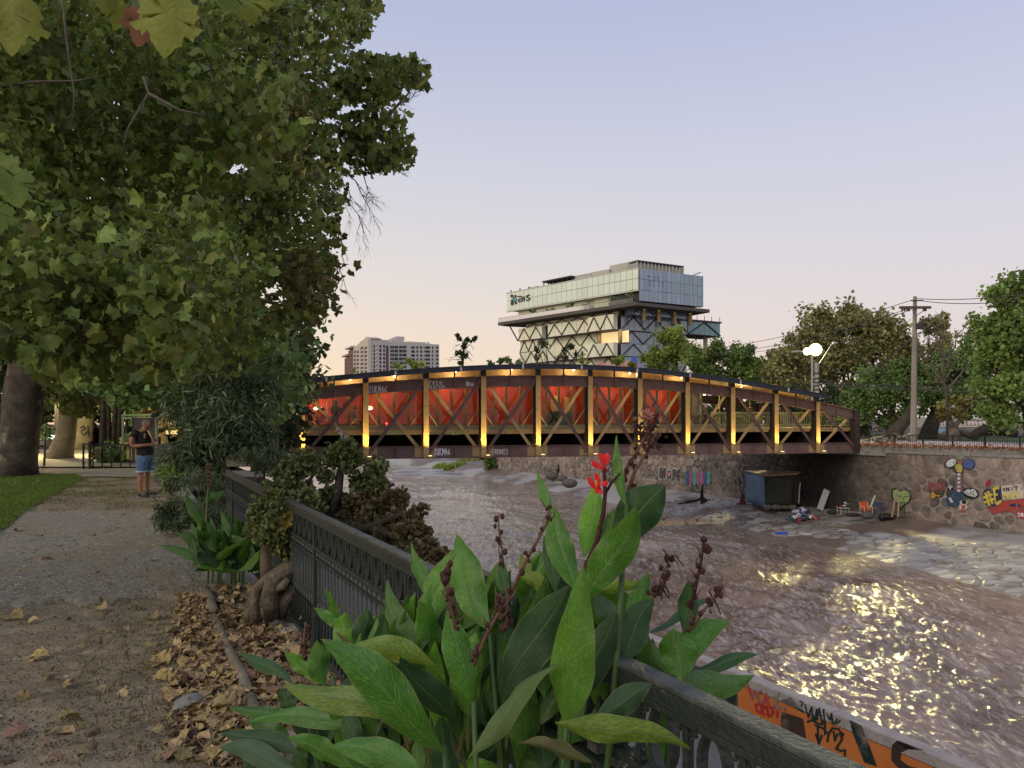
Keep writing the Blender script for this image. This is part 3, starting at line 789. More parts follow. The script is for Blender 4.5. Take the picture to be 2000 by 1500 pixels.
TG = [[(598, 370), (622, 385), (610, 410)], [(640, 400), (665, 500), (695, 420), (700, 520)], [(690, 440), (720, 530), (735, 440)], [(735, 520), (755, 430), (780, 560)], [(740, 480), (775, 490)], [(790, 440), (800, 550)],
      [(660, 540), (690, 525), (760, 560), (800, 530)], [(820, 480), (840, 520), (855, 475), (870, 560)], [(880, 550), (900, 520)], [(895, 555), (925, 530)], [(720, 565), (780, 590), (830, 640), (860, 590), (915, 600)], [(830, 630), (820, 700)],
      [(740, 580), (750, 720)], [(725, 640), (750, 720), (775, 650)], [(870, 620), (880, 690), (900, 640)], [(925, 620), (950, 640), (935, 665), (920, 640), (925, 620)], [(940, 680), (890, 760), (930, 775)], [(930, 775), (965, 770), (960, 830)], [(800, 540), (800, 640)]]
pst('graffiti', TG, .011, (.02, .02, .025), 'tag black', 'thin black marker tag')

# ------------------------------------------------------------------ iron railing beside the path
RP = VPlane((X_RAIL-KR*.0, 0), (-KR, 1))
aR = lambda Y: Y*LN
rail = empty('iron_railing', RP.pt(aR(1.2), 0, 0), 'green-black iron railing with oval frieze running along the river path', 'railing')
m_iron = mat('green black iron', (.024, .035, .03), (.013, .019, .017), scale=12, rough=.5, bump=.35, bscale=60, c3=(.10, .10, .085), scale3=18, thr3=(.62, .75), spec=.5)
m_rtop = mat('grey rail top', (.085, .092, .08), (.025, .033, .03), scale=14, rough=.62, bump=.5, bscale=70, c3=(.20, .20, .15), scale3=30, thr3=(.70, .76), spec=.5)  # greyer than the rail body
Y0, Y1 = -.6, 9.35
MB().pbox(RP, aR(Y0), aR(Y1), .985, 1.0, -.027, .027).build('top_rail', m_rtop, rail, bevel=.004)
MB().pbox(RP, aR(Y0), aR(Y1), .943, .984, -.024, .024).build('rail_body', m_iron, rail, bevel=.004)
MB().pbox(RP, aR(Y0), aR(Y1), .925, .943, -.022, .022).build('rail_moulding', m_iron, rail, bevel=.003)
MB().pbox(RP, aR(Y0), aR(Y1), .752, .772, -.02, .02).build('frieze_rail', m_iron, rail)
MB().pbox(RP, aR(Y0), aR(Y1), .690, .706, -.02, .02).build('middle_rail', m_iron, rail)
MB().pbox(RP, aR(Y0), aR(Y1), .085, .105, -.02, .02).build('bottom_rail', m_iron, rail)
rx = Vector((RP.d.x, RP.d.y, 0)); rn = Vector((RP.n.x, RP.n.y, 0))
def rpt(a, z, o=0): return rx*a+rn*o+Vector((0, 0, z))
# shared pieces, modelled about a=0
mb = MB()
for i in range(18):
    t0, t1 = 2*math.pi*i/18, 2*math.pi*(i+1)/18
    for ro, ri, oo in ((1, .78, .012),):
        q = [(math.cos(t0)*.046*ro, .856+math.sin(t0)*.080*ro), (math.cos(t1)*.046*ro, .856+math.sin(t1)*.080*ro), (math.cos(t1)*.046*.74, .856+math.sin(t1)*.080*.86), (math.cos(t0)*.046*.74, .856+math.sin(t0)*.080*.86)]
        vs = [rpt(a, z, -oo) for a, z in q]+[rpt(a, z, oo) for a, z in q]
        mb.add(vs, [(0, 1, 2, 3), (7, 6, 5, 4), (0, 4, 5, 1), (2, 6, 7, 3)])
me_oval = mb.mesh('oval'); me_oval.materials.append(m_iron)
mb = MB()
def curl(sg, zc, fl):
    pts = []
    for i in range(11):
        t = i/10; ang = math.pi*(.1+1.55*t); r = .020*(1-.55*t)
        pts.append(rpt(sg*(.085-.012-r*math.cos(ang)*.8), zc+fl*r*math.sin(ang)*1.2+fl*t*.012))
    mb.tube(pts, .0055, 5)
for sg in (-1, 1):
    curl(sg, .892, 1); curl(sg, .800, -1)
me_curl = mb.mesh('scroll', smooth=True); me_curl.materials.append(m_iron)
mb = MB(); mb.tube([rpt(0, .06), rpt(0, .69)], .0085, 6); mb.tube([rpt(0, .33), rpt(0, .36), rpt(0, .40)], [.009, .016, .009], 6)
me_bar = mb.mesh('baluster', smooth=True); me_bar.materials.append(m_iron)
mb = MB(); mb.box(rpt(0, .848), (.018, .018, .155), rz=math.atan2(rx.y, rx.x)); me_stud = mb.mesh('frieze_bar'); me_stud.materials.append(m_iron)
mb = MB(); mb.box(rpt(0, .729), (.046, .03, .022), rz=math.atan2(rx.y, rx.x)); me_bead = mb.mesh('frieze_bead'); me_bead.materials.append(m_rtop)
k = 0
a = aR(Y0)+.05
while a < aR(Y1)-.03:
    big = a > aR(.9)
    if big:
        o0 = RP.pt(a, 0, 0)
        base = wloc(rail)
        def put(nm, me, aa):
            o = link(nm, me, None, rail); q = RP.pt(aa, 0, 0); o.location = (q.x-base.x, q.y-base.y, -base.z); return o
        put('oval', me_oval, a); put('frieze_bar', me_stud, a+.085)
        put('frieze_bead', me_bead, a+.02); put('frieze_bead', me_bead, a+.105); put('scroll', me_curl, a)
    a += .17
base = wloc(rail); a = aR(.9)
while a < aR(Y1)-.03:
    o = link('baluster', me_bar, None, rail); q = RP.pt(a, 0, 0); o.location = (q.x-base.x, q.y-base.y, -base.z); a += .085
for Yp in (1.0, 2.9, 4.85, 6.8, 8.75):
    MB().pbox(RP, aR(Yp)-.02, aR(Yp)+.02, 0, .92, -.024, .024).build('post', m_iron, rail)
# ------------------------------------------------------------------ covered truss bridge
TH = math.radians(17.7)
BO = Vector(((590-1000)/F*38.0, 38.0))
BP = VPlane(BO, (math.cos(TH), math.sin(TH)))
BS = 3.31
# heights read along the chord: (u, v) on the front plane
def prof(pts, off=0.0, deg=3):
    q = [BP.px(u, v, off) for u, v in pts]
    c = np.polyfit([x[0] for x in q], [x[1] for x in q], deg)
    return lambda a: float(np.polyval(c, a))
topz = prof([(585, 760), (720, 748), (831, 740), (944, 735), (1060, 733), (1148, 735), (1244, 738), (1337, 747), (1425, 757.5), (1512, 768), (1592, 783), (1676, 804)], 0, 4)
botz = prof([(583, 896.5), (726, 896), (868, 895), (1060, 892), (1130, 888), (1340, 885), (1673, 884)], 0, 1)
rooft = prof([(555, 742), (680, 731), (801, 720.5), (937, 713.5), (1091, 710.5), (1200, 715), (1370, 730), (1480, 747), (1592, 766)], .9, 4)
deckz = prof([(600, 842), (1033, 837), (1400, 837)], -.55, 1)
CH_T, CH_B = .63, .62
bridge = empty('covered_bridge', BP.pt(18, botz(18), -3), 'brown riveted steel truss bridge with curved roof and glowing red interior', 'bridge')
m_steel = mat('brown painted steel', (.165, .10, .092), (.11, .07, .064), scale=2.2, rough=.6, bump=.25, bscale=25, c3=(.27, .16, .11), scale3=5, thr3=(.6, .78))
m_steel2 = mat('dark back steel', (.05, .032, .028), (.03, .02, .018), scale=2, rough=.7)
m_amber = mat('amber lit steel', (.42, .29, .13), (.33, .22, .10), scale=3, rough=.6, bump=.2, c3=(.12, .07, .045), scale3=6, thr3=(.6, .72))  # amber glow of the lamps put into the steel colour
m_roof = mat('dark roof sheet', (.028, .034, .05), (.018, .022, .032), scale=1.2, rough=.5, bump=.15)
m_void = mat('black deck void', (.012, .012, .014), rough=.95)  # near-black colour stands for the dark void under the deck
m_wood = mat('timber soffit', (.38, .24, .12), (.28, .17, .08), scale=4, rough=.7, stretch=(1, 1, 1))
m_redw = mat('red interior wall', (.58, .075, .02), (.42, .05, .018), scale=.8, rough=.75, c3=(.2, .04, .03), scale3=.5, thr3=(.6, .75))
m_frame = mat('olive window frame', (.10, .10, .055), rough=.6)
m_olive = mat('olive painted railing', (.30, .30, .17), (.22, .22, .12), scale=3, rough=.6)
m_glow = mat('glowing bulb', (1, .9, .6), emit=(1, .75, .35), estr=4)
m_fix = mat('uplight housing', (.3, .2, .08), rough=.5)
NP = 11
posts = [i*BS for i in range(-2, 12)]
AL, AR = -2*BS-1.2, 11*BS
YEL = (1.0, .70, .17)
def seg_chord(off, m, lit=False):
    aa = AL
    while aa < AR-.01:
        a1 = min(aa+BS/2, AR)
        a1 = min((math.floor(aa/(BS/2)+1e-6)+1)*BS/2, AR)
        mb = MB()
        mb.pquad(BP, [(aa, topz(aa)-CH_T), (a1, topz(a1)-CH_T), (a1, topz(a1)-.03), (aa, topz(aa)-.03)], off-.02, off+.02)
        mb.pquad(BP, [(aa, topz(aa)-.03), (a1, topz(a1)-.03), (a1, topz(a1)), (aa, topz(aa))], off-.22, off+.16)
        mb.pquad(BP, [(aa, topz(aa)-CH_T), (a1, topz(a1)-CH_T), (a1, topz(a1)-CH_T+.03), (aa, topz(aa)-CH_T+.03)], off-.16, off+.12)
        mb.pbox(BP, a1-.02, a1+.02, topz(a1)-CH_T+.03, topz(a1)-.03, off-.15, off+.11)
        mb.build('top_chord', m, bridge)
        mb = MB()
        mb.pquad(BP, [(aa, botz(aa)), (a1, botz(a1)), (a1, botz(a1)+CH_B), (aa, botz(aa)+CH_B)], off-.02, off+.02)
        mb.pquad(BP, [(aa, botz(aa)-.04), (a1, botz(a1)-.04), (a1, botz(a1)), (aa, botz(aa))], off-.3, off+.17)
        mb.pquad(BP, [(aa, botz(aa)+CH_B), (a1, botz(a1)+CH_B), (a1, botz(a1)+CH_B+.03), (aa, botz(aa)+CH_B+.03)], off-.14, off+.10)
        if abs((a1/BS) % 1-.5) < .05: mb.pbox(BP, a1-.02, a1+.02, botz(a1), botz(a1)+CH_B, off-.12, off+.12)
        mb.build('bottom_chord', m, bridge)
        aa = a1
seg_chord(0, m_steel)
BW = -6.2
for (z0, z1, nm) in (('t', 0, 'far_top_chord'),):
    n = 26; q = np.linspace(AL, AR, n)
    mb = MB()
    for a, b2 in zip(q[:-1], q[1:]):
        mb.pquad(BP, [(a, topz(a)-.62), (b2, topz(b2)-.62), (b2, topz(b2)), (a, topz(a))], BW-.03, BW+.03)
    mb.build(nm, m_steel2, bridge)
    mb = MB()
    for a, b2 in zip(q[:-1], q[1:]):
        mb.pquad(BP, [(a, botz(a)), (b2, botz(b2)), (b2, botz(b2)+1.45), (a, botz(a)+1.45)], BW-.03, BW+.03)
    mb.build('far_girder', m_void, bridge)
rv = []
for i, a in enumerate(posts):
    n = i-2
    zt, zb = topz(a), botz(a)
    if n < 11:
        mb = MB(); mb.pbox(BP, a-.15, a+.15, zb-.02, zt-.02, .175, .205)
        p = mb.build('post', m_amber, bridge)
        MB().pbox(BP, a-.02, a+.02, zb+.02, zt-.05, -.30, .172).build('post_web', m_steel2, p)
        MB().pbox(BP, a-.15, a+.15, zb+.02, zt-.05, -.33, -.303).build('post_back_flange', m_steel2, p)
    else:
        mb = MB(); mb.pbox(BP, a-.3, a+.14, zb-.02, zt+.02, -.2, .2); p = mb.build('end_post', m_steel2, bridge)
    # far truss posts and braces
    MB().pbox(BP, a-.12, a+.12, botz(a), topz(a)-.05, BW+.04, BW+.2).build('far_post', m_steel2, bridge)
    if n < 11:
        a1 = a+BS
        for k, (s0, s1) in enumerate((((a+.2, botz(a)+.5), (a1-.2, topz(a1)-.6)), ((a+.2, topz(a)-.6), (a1-.2, botz(a1)+.5)))):
            dx, dz = s1[0]-s0[0], s1[1]-s0[1]; l = math.hypot(dx, dz); nx, nz = -dz/l*.09, dx/l*.09
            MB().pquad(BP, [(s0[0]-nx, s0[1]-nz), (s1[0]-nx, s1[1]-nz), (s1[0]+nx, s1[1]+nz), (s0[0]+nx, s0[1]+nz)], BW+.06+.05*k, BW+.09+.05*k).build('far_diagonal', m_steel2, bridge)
        # near diagonals: one in front, one behind, mirrored about midspan
        rising_front = n <= 3
        for k, (s0, s1) in enumerate((((a+.16, botz(a)+.25), (a1-.1, topz(a1)-.12)), ((a+.1, topz(a)-.12), (a1-.16, botz(a1)+.25)))):
            front = (k == 0) == rising_front
            dx, dz = s1[0]-s0[0], s1[1]-s0[1]; l = math.hypot(dx, dz); nx, nz = -dz/l*.088, dx/l*.088
            off = .09 if front else -.07
            mb = MB().pquad(BP, [(s0[0]-nx, s0[1]-nz), (s1[0]-nx, s1[1]-nz), (s1[0]+nx, s1[1]+nz), (s0[0]+nx, s0[1]+nz)], off-.012, off+.012)
            # two raised edges: an angle section
            for e in ((-1, 1) if front else ()):
                mb.pquad(BP, [(s0[0]+e*nx, s0[1]+e*nz), (s1[0]+e*nx, s1[1]+e*nz), (s1[0]+e*nx*.85, s1[1]+e*nz*.85), (s0[0]+e*nx*.85, s0[1]+e*nz*.85)], off+.013, off+.06)
            mb.build('diagonal', m_steel if front else m_amber, bridge)
    # floodlight at the foot
    if 0 <= n <= 10:
        q = MB(); q.pbox(BP, a-.02, a+.30, zb-.03, zb+.02, .21, .74); q.pbox(BP, a+.04, a+.26, zb+.02, zb+.12, .46, .68)
        fl = q.build('uplight', m_fix, bridge)
        MB().pbox(BP, a+.06, a+.24, zb+.121, zb+.13, .50, .64).build('uplight_lens', m_glow, fl)
        lp = lamp('uplight_lamp', BP.pt(a+.08, zb+.2, .62), 480 if n < 10 else 380, YEL, fl, radius=.06, spot=72, aim=(BP.pt(a, zb+3.0, .12)-BP.pt(a+.08, zb+.2, .62)), blend=.9)
        if n > 0: lp2 = lamp('uplight_lamp', BP.pt(a-.30, zb+.22, -.18), 22, YEL, fl, radius=.05)
        if n == 0: pass
# rivet rows with lamp light in their colour on the top flange (dots, joined)
mb = MB()
for a in np.arange(AL+.2, AR-.3, .16):
    mb.pbox(BP, a-.035, a+.035, topz(a), topz(a)+.03, .08, .14)
mb.build('rivets', m_amber, bridge, kind='stuff')
mb = MB()
for i, a in enumerate(posts[1:-1]):
    for dx in (-.55, -.42, .42, .55):
        for dz in (.12, .24, .36, .48): mb.pbox(BP, a+dx-.015, a+dx+.015, botz(a)+dz-.015, botz(a)+dz+.015, .021, .032)
for a in np.arange(BS/2, AR, BS):
    for dx in (-.4, -.28, -.16, .16, .28, .4):
        for dz in (.12, .24, .36, .48): mb.pbox(BP, a+dx-.015, a+dx+.015, botz(a)+dz-.015, botz(a)+dz+.015, .021, .032)
mb.build('gusset_rivets', m_steel, bridge, kind='stuff')
# gusset plates
for i, a in enumerate(posts[:-1]):
    for z0, z1 in ((botz(a)+.03, botz(a)+CH_B+.02),):
        MB().pquad(BP, [(a-.62, z0), (a+.62, z0), (a+.62, z1), (a-.62, z1)], .0205, .0212).build('gusset_plate', m_amber, bridge)
# deck, edge beam, dark void
q = np.linspace(AL, AR, 30)
mb, m2, m3 = MB(), MB(), MB()
for a, b2 in zip(q[:-1], q[1:]):
    mb.pquad(BP, [(a, deckz(a)-.14), (b2, deckz(b2)-.14), (b2, deckz(b2)), (a, deckz(a))], BW+.3, -.56)
    m2.pquad(BP, [(a, deckz(a)-.26), (b2, deckz(b2)-.26), (b2, deckz(b2)+.02), (a, deckz(a)+.02)], -.555, -.50)
mb.build('deck', mat('deck boards', (.16, .12, .08), (.1, .08, .055), scale=3, rough=.8), bridge)
m2.build('edge_beam', m_amber, bridge)
mb = MB()
for a, b2 in zip(q[:-1], q[1:]):
    mb.pquad(BP, [(a, botz(a)+.05), (b2, botz(b2)+.05), (b2, botz(b2)+.2), (a, botz(a)+.2)], BW+.3, -.6)
mb.build('service_floor', m_void, bridge)
for a in posts: MB().pbox(BP, a-.1, a+.1, botz(a)+.2, deckz(a)-.15, BW+.3, -.45).build('cross_beam', m_void, bridge)
# roof with fascia
AF = 10*BS+.25
q = np.linspace(AL, AF, 34)
mb, m2, m3 = MB(), MB(), MB()
for a, b2 in zip(q[:-1], q[1:]):
    mb.pquad(BP, [(a, rooft(a)-.06), (b2, rooft(b2)-.06), (b2, rooft(b2)), (a, rooft(a))], BW-.9, .9)
    m2.pquad(BP, [(a, rooft(a)-.29), (b2, rooft(b2)-.29), (b2, rooft(b2)-.065), (a, rooft(a)-.065)], .80, .88)
    m3.pquad(BP, [(a, rooft(a)-.14), (b2, rooft(b2)-.14), (b2, rooft(b2)-.065), (a, rooft(a)-.065)], BW, .79)
mb.build('roof', m_roof, bridge); m2.build('fascia', m_roof, bridge); m3.build('soffit', m_wood, bridge)
# seams of the roof edge, gutter clips
for a in np.arange(1.2, AF, 3.62):
    MB().pbox(BP, a-.05, a+.05, rooft(a)-.27, rooft(a)+.02, .885, .9).build('gutter_clip', mat('pale clip', (.5, .5, .52)), bridge)
for i, a in enumerate(posts[:-1]):
    MB().pbox(BP, a-.16, a+.16, topz(a), rooft(a)-.12, -.1, .14).build('roof_post', m_roof, bridge)
    am = a+BS/2
    if am < AF: MB().pbox(BP, am-.035, am+.035, topz(am), rooft(am)-.12, -.04, .04).build('roof_strut', m_roof, bridge)
# clerestory board behind the gap, timber lit from below
mb = MB()
GA, GB = -.15, 7.62*BS
for a, b2 in zip(q[:-1], q[1:]):
    a2 = max(a, AL); b3 = min(b2, GB)
    if b3 > a2: mb.pquad(BP, [(a2, topz(a2)-.55), (b3, topz(b3)-.55), (b3, rooft(b3)-.15), (a2, rooft(a2)-.15)], -1.02, -.98)
mb.build('clerestory_board', m_wood, bridge)
# soffit bulbs
for u, v in ((684, 740), (770, 736), (890, 731), (1000, 729), (1120, 729), (1230, 733), (1330, 742), (1448, 757)):
    a, z = BP.px(u, v, -.4); z = rooft(a)-.24
    bmesh_ = MB().ball(BP.pt(a, z, -.4), .038).build('ceiling_bulb', m_glow, bridge, smooth=True)
    lamp('ceiling_lamp', BP.pt(a, z-.08, -.35), 42, (1, .80, .42), bmesh_, radius=.06)
# glazing between deck and eaves
zg0 = lambda a: deckz(a)+.30
zg1 = lambda a: topz(a)-CH_T+.02
m_pane = glass('bridge glazing', (.93, .93, .9), -.015)
def pane(a0, a1, off=-.75):
    f = MB()
    lo, hi = zg0((a0+a1)/2), min(zg1(a0), zg1(a1))+.25
    for x in (a0, a1-.05): f.pbox(BP, x, x+.05, lo, hi, off-.03, off+.03)
    zz = [lo, lo+(hi-lo)*.24, lo+(hi-lo)*.5, hi-.05]
    for k, z in enumerate(zz): f.pbox(BP, a0+.05, a1-.05, z, z+(.05 if k in (0, 3) else .025), off-.02, off+.02)
    w_ = f.build('window_frame', m_frame, bridge)
    MB().pbox(BP, a0+.051, a1-.051, lo+.05, hi-.05, off-.004, off).build('window_pane', m_pane, w_)
for i in range(int(7.6*4)):
    a0 = i*BS/4+.02
    pane(a0, a0+BS/4-.03)
# low rail and olive kick plate below the glass
mb, m2 = MB(), MB()
for a, b2 in zip(q[:-1], q[1:]):
    mb.pquad(BP, [(a, deckz(a)+.03), (b2, deckz(b2)+.03), (b2, deckz(b2)+.27), (a, deckz(a)+.27)], -.86, -.83)
    for zz in (.10, .20): m2.pquad(BP, [(a, deckz(a)+zz), (b2, deckz(b2)+zz), (b2, deckz(b2)+zz+.025), (a, deckz(a)+zz+.025)], -.53, -.51)
mb.build('kick_plate', m_olive, bridge); m2.build('pipe_rail', m_olive, bridge)
# short olive struts from the sill to the posts
for i in range(0, 8):
    a = i*BS
    for sg in (-1, 1):
        p0 = BP.pt(a+sg*.05, deckz(a)+1.25, -.5); p1 = BP.pt(a+sg*.78, deckz(a)+.22, -.5)
        MB().bar(p0, p1, .05, .05).build('knee_brace', m_olive, bridge)
# red interior partition, ceiling and lamps
mb = MB(); zt = lambda a: topz(a)-.1
ed = np.linspace(.15, 7.35*BS, 20)
for k, (a, b2) in enumerate(zip(ed[:-1], ed[1:])):
    MB().pquad(BP, [(a, deckz(a)), (b2-.012, deckz(b2)), (b2-.012, zt(b2)), (a, zt(a))], -2.63, -2.6).build('wall_panel', m_redw, bridge)
for a in (1.0, 4.6, 8.2, 11.8, 15.4, 19.0, 22.6):
    b_ = MB().ball(BP.pt(a, zt(a)-.35, -1.7), .05).build('inner_bulb', m_glow, bridge, smooth=True)
    lamp('inner_lamp', BP.pt(a, zt(a)-.45, -1.7), 30, (1, .58, .3), b_, radius=.12)
# end partition of the cafe and the lit open gallery
for a, w_ in ((-.02, .06), (7.38*BS, .06)):
    MB().pbox(BP, a, a+w_, deckz(a), zt(a), -2.6, -.8).build('end_wall', m_olive, bridge)
for a, off in ((7.75*BS, -1.8), (8.6*BS, -2.8), (-.9*BS, -2.0)):
    b_ = MB().ball(BP.pt(a, zt(a)-.35, off), .09).build('gallery_bulb', m_glow, bridge, smooth=True)
    lamp('gallery_lamp', BP.pt(a, zt(a)-.5, off), 45, (1, .85, .4), b_, radius=.1)
# railings of the open gallery, near and far side, with balusters
def gallery(a0, a1, off, m, n_per=.14):
    p = MB()
    for zz, h in ((1.0, .05), (.12, .04)):
        n = max(2, int((a1-a0)/1.5)); qq = np.linspace(a0, a1, n+1)
        for x, y in zip(qq[:-1], qq[1:]): p.pquad(BP, [(x, deckz(x)+zz), (y, deckz(y)+zz), (y, deckz(y)+zz+h), (x, deckz(x)+zz+h)], off-.025, off+.025)
    g = p.build('gallery_rail', m, bridge)
    mb = MB()
    for a in np.arange(a0+.05, a1, n_per): mb.pbox(BP, a-.013, a+.013, deckz(a)+.16, deckz(a)+1.0, off-.012, off+.012)
    mb.build('gallery_balusters', m, g, kind='stuff')
gallery(7.65*BS, AR, -.6, m_olive); gallery(AL, -.05, -.6, m_olive)
gallery(7.4*BS, AR, BW+.4, m_olive); gallery(AL, -.1, BW+.4, m_olive)
# vestibule columns and a leafy pot near the gallery
for a in (7.9, 8.35, 9.1, 9.75): MB().pbox(BP, a*BS, a*BS+.08, deckz(a*BS), topz(a*BS)-.1, -3.2, -3.1).build('gallery_column', m_olive, bridge)
# window boxes seen through the glass
for a, w_, h, c in ((4.55*BS, .5, 2.1, (.65, .42, .06)), (4.82*BS, .3, 2.0, (.65, .42, .06))):
    MB().pbox(BP, a, a+w_, deckz(a)+1.1, deckz(a)+h, -2.59, -2.5).build('yellow_panel', mat('yellow lit panel', (.62, .40, .06), rough=.6), bridge)
MB().pbox(BP, 4.5*BS, 4.95*BS, deckz(15), deckz(15)+1.05, -2.58, -2.2).build('counter', mat('green dark counter', (.03, .045, .035)), bridge)
# graffiti on the chords
def chordtext(text, u0, v0, u1, h_px, lw, m, off=.03, rep=1, nm='graffiti', label=None):
    a0, z0 = BP.px(u0, v0, off); a1, _ = BP.px(u1, v0, off); h = h_px/F*(38+a0*.3)
    mb = MB(); wch = (a1-a0)/len(text)/1.25
    spray(mb, BP, text, a0, z0, h, wch, lw, off, jit=.07)
    return mb.build(nm, m, bridge, label=label)
m_wp = mat('white spray', (.75, .75, .8)); m_gp = paint((.35, .6, .25), 'green spray'); m_kp = paint((.03, .02, .025), 'dark spray')
chordtext('ZUKMA6', 721, 767, 757, 13, .030, m_wp, label='white sprayed tag on the top chord')
chordtext('FREe', 839, 751.5, 865, 7.5, .024, m_wp, label='white sprayed word FREE')
chordtext('NACHO', 839, 760.5, 871, 8.5, .024, m_wp, label='white sprayed word NACHO')
chordtext('MKI', 911, 754, 919, 8, .02, m_wp); chordtext('TNF', 917, 754, 928, 6, .02, m_wp)
chordtext('ZUKMA6', 848, 889, 880, 12.5, .034, m_wp, label='white sprayed tag on the bottom chord')
chordtext('FRENTE3', 963, 887, 993, 9, .024, m_wp)
chordtext('FALOM', 621, 892, 655, 9, .035, m_kp, label='dark sprayed word FALOM')
for u in (548, 757, 875): chordtext('FALOM', u, 849, u+27, 7, .028, m_gp, off=-.49, label='green sprayed word FALOM')
# the same word down a diagonal: letters placed on its lower half
mb = MB()
for k, ch in enumerate('FALOM'):
    u, v = 655+k*5.6, 842+k*5.0
    a0, z0 = BP.px(u, v, -.05)
    for st in SL[ch]: mb.ribbon(BP, [(a0+x*.14+y*.1, z0+y*.18-x*.1) for x, y in st], .035, -.052, -.045)
mb.build('graffiti', m_wp, bridge)
# posters / objects inside the first bay: wheel-like emblem and hanging lamps
MB().tube([BP.pt(1.25+.0*k, 0, 0) if False else BP.pt(.75+.38*math.cos(k*.4488), deckz(1)+.95+.38*math.sin(k*.4488), -2.5) for k in range(15)], .07, 6).build('ring_sign', mat('red ring sign', (.5, .03, .03)), bridge)
mb = MB()
for u in (617, 626):
    a, z = BP.px(u, 798, -2.2); mb.ball(BP.pt(a, z, -2.2), .11, sc=(1.2, 1, .8))
mb.build('wall_lamp', mat('bright lamp shade', (1, .9, .7), emit=(1, .85, .6), estr=3), bridge, smooth=True)
a, z = BP.px(721, 797, -1.9); MB().ball(BP.pt(a, z, -1.9), .22, sc=(1, 1, .55)).build('table_lamp', mat('warm lamp shade', (1, .8, .4), emit=(1, .8, .42), estr=2.0), bridge, smooth=True)
a, z = BP.px(755, 828, -1.5); MB().ball(BP.pt(a, z, -1.5), .07).build('red_light', mat('red pilot light', (1, .1, .1), emit=(1, .05, .08), estr=5), bridge)
# ------------------------------------------------------------------ foliage tools
def rand_rot(n, droop=0.0, up=0.0, r=rng):
    """random frames: columns x (width), y (length), z (normal)"""
    y = r.normal(size=(n, 3)); y[:, 2] = y[:, 2]-droop+up
    y /= np.linalg.norm(y, axis=1)[:, None]+1e-9
    q = r.normal(size=(n, 3)); x = np.cross(y, q); x /= np.linalg.norm(x, axis=1)[:, None]+1e-9
    z = np.cross(x, y)
    return np.stack([x, y, z], 2)
TP = {}
TP['quad'] = (np.array([(0, 0, 0), (.42, .45, .06), (0, 1, 0), (-.42, .5, .06)]), [(0, 1, 2), (0, 2, 3)])
TP['narrow'] = (np.array([(0, 0, 0), (.085, .4, .02), (.05, .8, -.03), (0, 1, -.07), (-.05, .8, -.03), (-.085, .4, .02)]), [(0, 1, 5), (1, 2, 4), (1, 4, 5), (2, 3, 4)])
TP['round'] = (np.array([(0, 0, 0), (.34, .2, .05), (.42, .6, .08), (0, 1, .05), (-.42, .6, .08), (-.34, .2, .05), (0, .5, -.05)]), [(6, 0, 1), (6, 1, 2), (6, 2, 3), (6, 3, 4), (6, 4, 5), (6, 5, 0)])
def lobed(fine, seed):
    rr = random.Random(seed)
    half = [(.0, 0.0), (.16, -.10), (.46, .02), (.58, .20), (.47, .30), (.62, .48), (.66, .64), (.46, .64), (.38, .72), (.27, .86), (.0, 1.08)]
    if not fine: half = [(.0, 0.0), (.48, .02), (.46, .30), (.64, .60), (.34, .74), (.0, 1.05)]
    pts = half+[(-x, y) for x, y in reversed(half[1:-1])]
    V = []
    cu = rr.uniform(-.7, .5); fo = rr.uniform(-.5, .6)
    for x, y in pts:
        if x: x *= rr.uniform(.72, 1.15); y += rr.uniform(-.07, .07)
        V.append((x, y, fo*abs(x)+cu*(y-.3)**2+.13*math.sin(6*x+seed)+.08*math.sin(8*y+2*seed)))
    V.append((0, .32, 0)); c = len(V)-1; n = len(pts)
    return np.array(V), [(c, i, (i+1) % n) for i in range(n)]
for k in range(3): TP['plane%d' % k] = lobed(True, k+1)
TP['plane_low'] = lobed(False, 9)
def leaves_mesh(name, pos, rot, size, tmpl, rnd):
    T, Fc = TP[tmpl]; n, k = len(pos), len(T)
    V = np.einsum('nij,kj->nki', rot, T)*np.asarray(size)[:, None, None]+np.asarray(pos)[:, None, :]
    Fq = np.array(Fc)[None]+(np.arange(n)*k)[:, None, None]
    return np_mesh(name, V.reshape(-1, 3), Fq.reshape(-1, 3), rnd=np.repeat(rnd, k))
LEAFME = {}
def leafy(parent, pos, rot, size, tmpl, m, rnd=None, parts=0, pname='leaf', stuff='crown'):
    """leaves as one crown mesh; the PARTS largest in the picture become single leaf objects"""
    pos = np.asarray(pos, float); size = np.asarray(size, float)
    if rnd is None: rnd = rng.random(len(pos))
    idx = np.arange(len(pos)); org = np.array(wloc(parent))
    if parts:
        Y = np.maximum(pos[:, 1], .3); u = 1000+pos[:, 0]/Y*F; v = HZ-(pos[:, 2]-CZ)/Y*F
        scr = size/Y*((u > -20) & (u < 2020) & (v > -20) & (v < 1520))
        pick = np.argsort(-scr)[:parts]
        tl = tmpl if isinstance(tmpl, list) else [tmpl]
        for j, i in enumerate(pick):
            t = tl[j % len(tl)]; key = (t, m.name)
            if key not in LEAFME:
                T, Fc = TP[t]; me = np_mesh('leaf', T, Fc, rnd=np.zeros(len(T))); me.materials.append(m); LEAFME[key] = me
            o = link(pname, LEAFME[key], None, parent)
            M = Matrix(rot[i].tolist()); o.rotation_euler = M.to_euler(); o.scale = (size[i],)*3
            o.location = Vector((pos[i]-org).tolist())
        keep = np.ones(len(pos), bool); keep[pick] = False; idx = idx[keep]
    t = tmpl[0] if isinstance(tmpl, list) else tmpl
    if isinstance(tmpl, list) and 'plane0' in tmpl: t = 'plane_low'
    me = leaves_mesh(stuff, pos[idx]-org, rot[idx], size[idx], t, rnd[idx])
    return link(stuff, me, m, parent, kind='stuff')
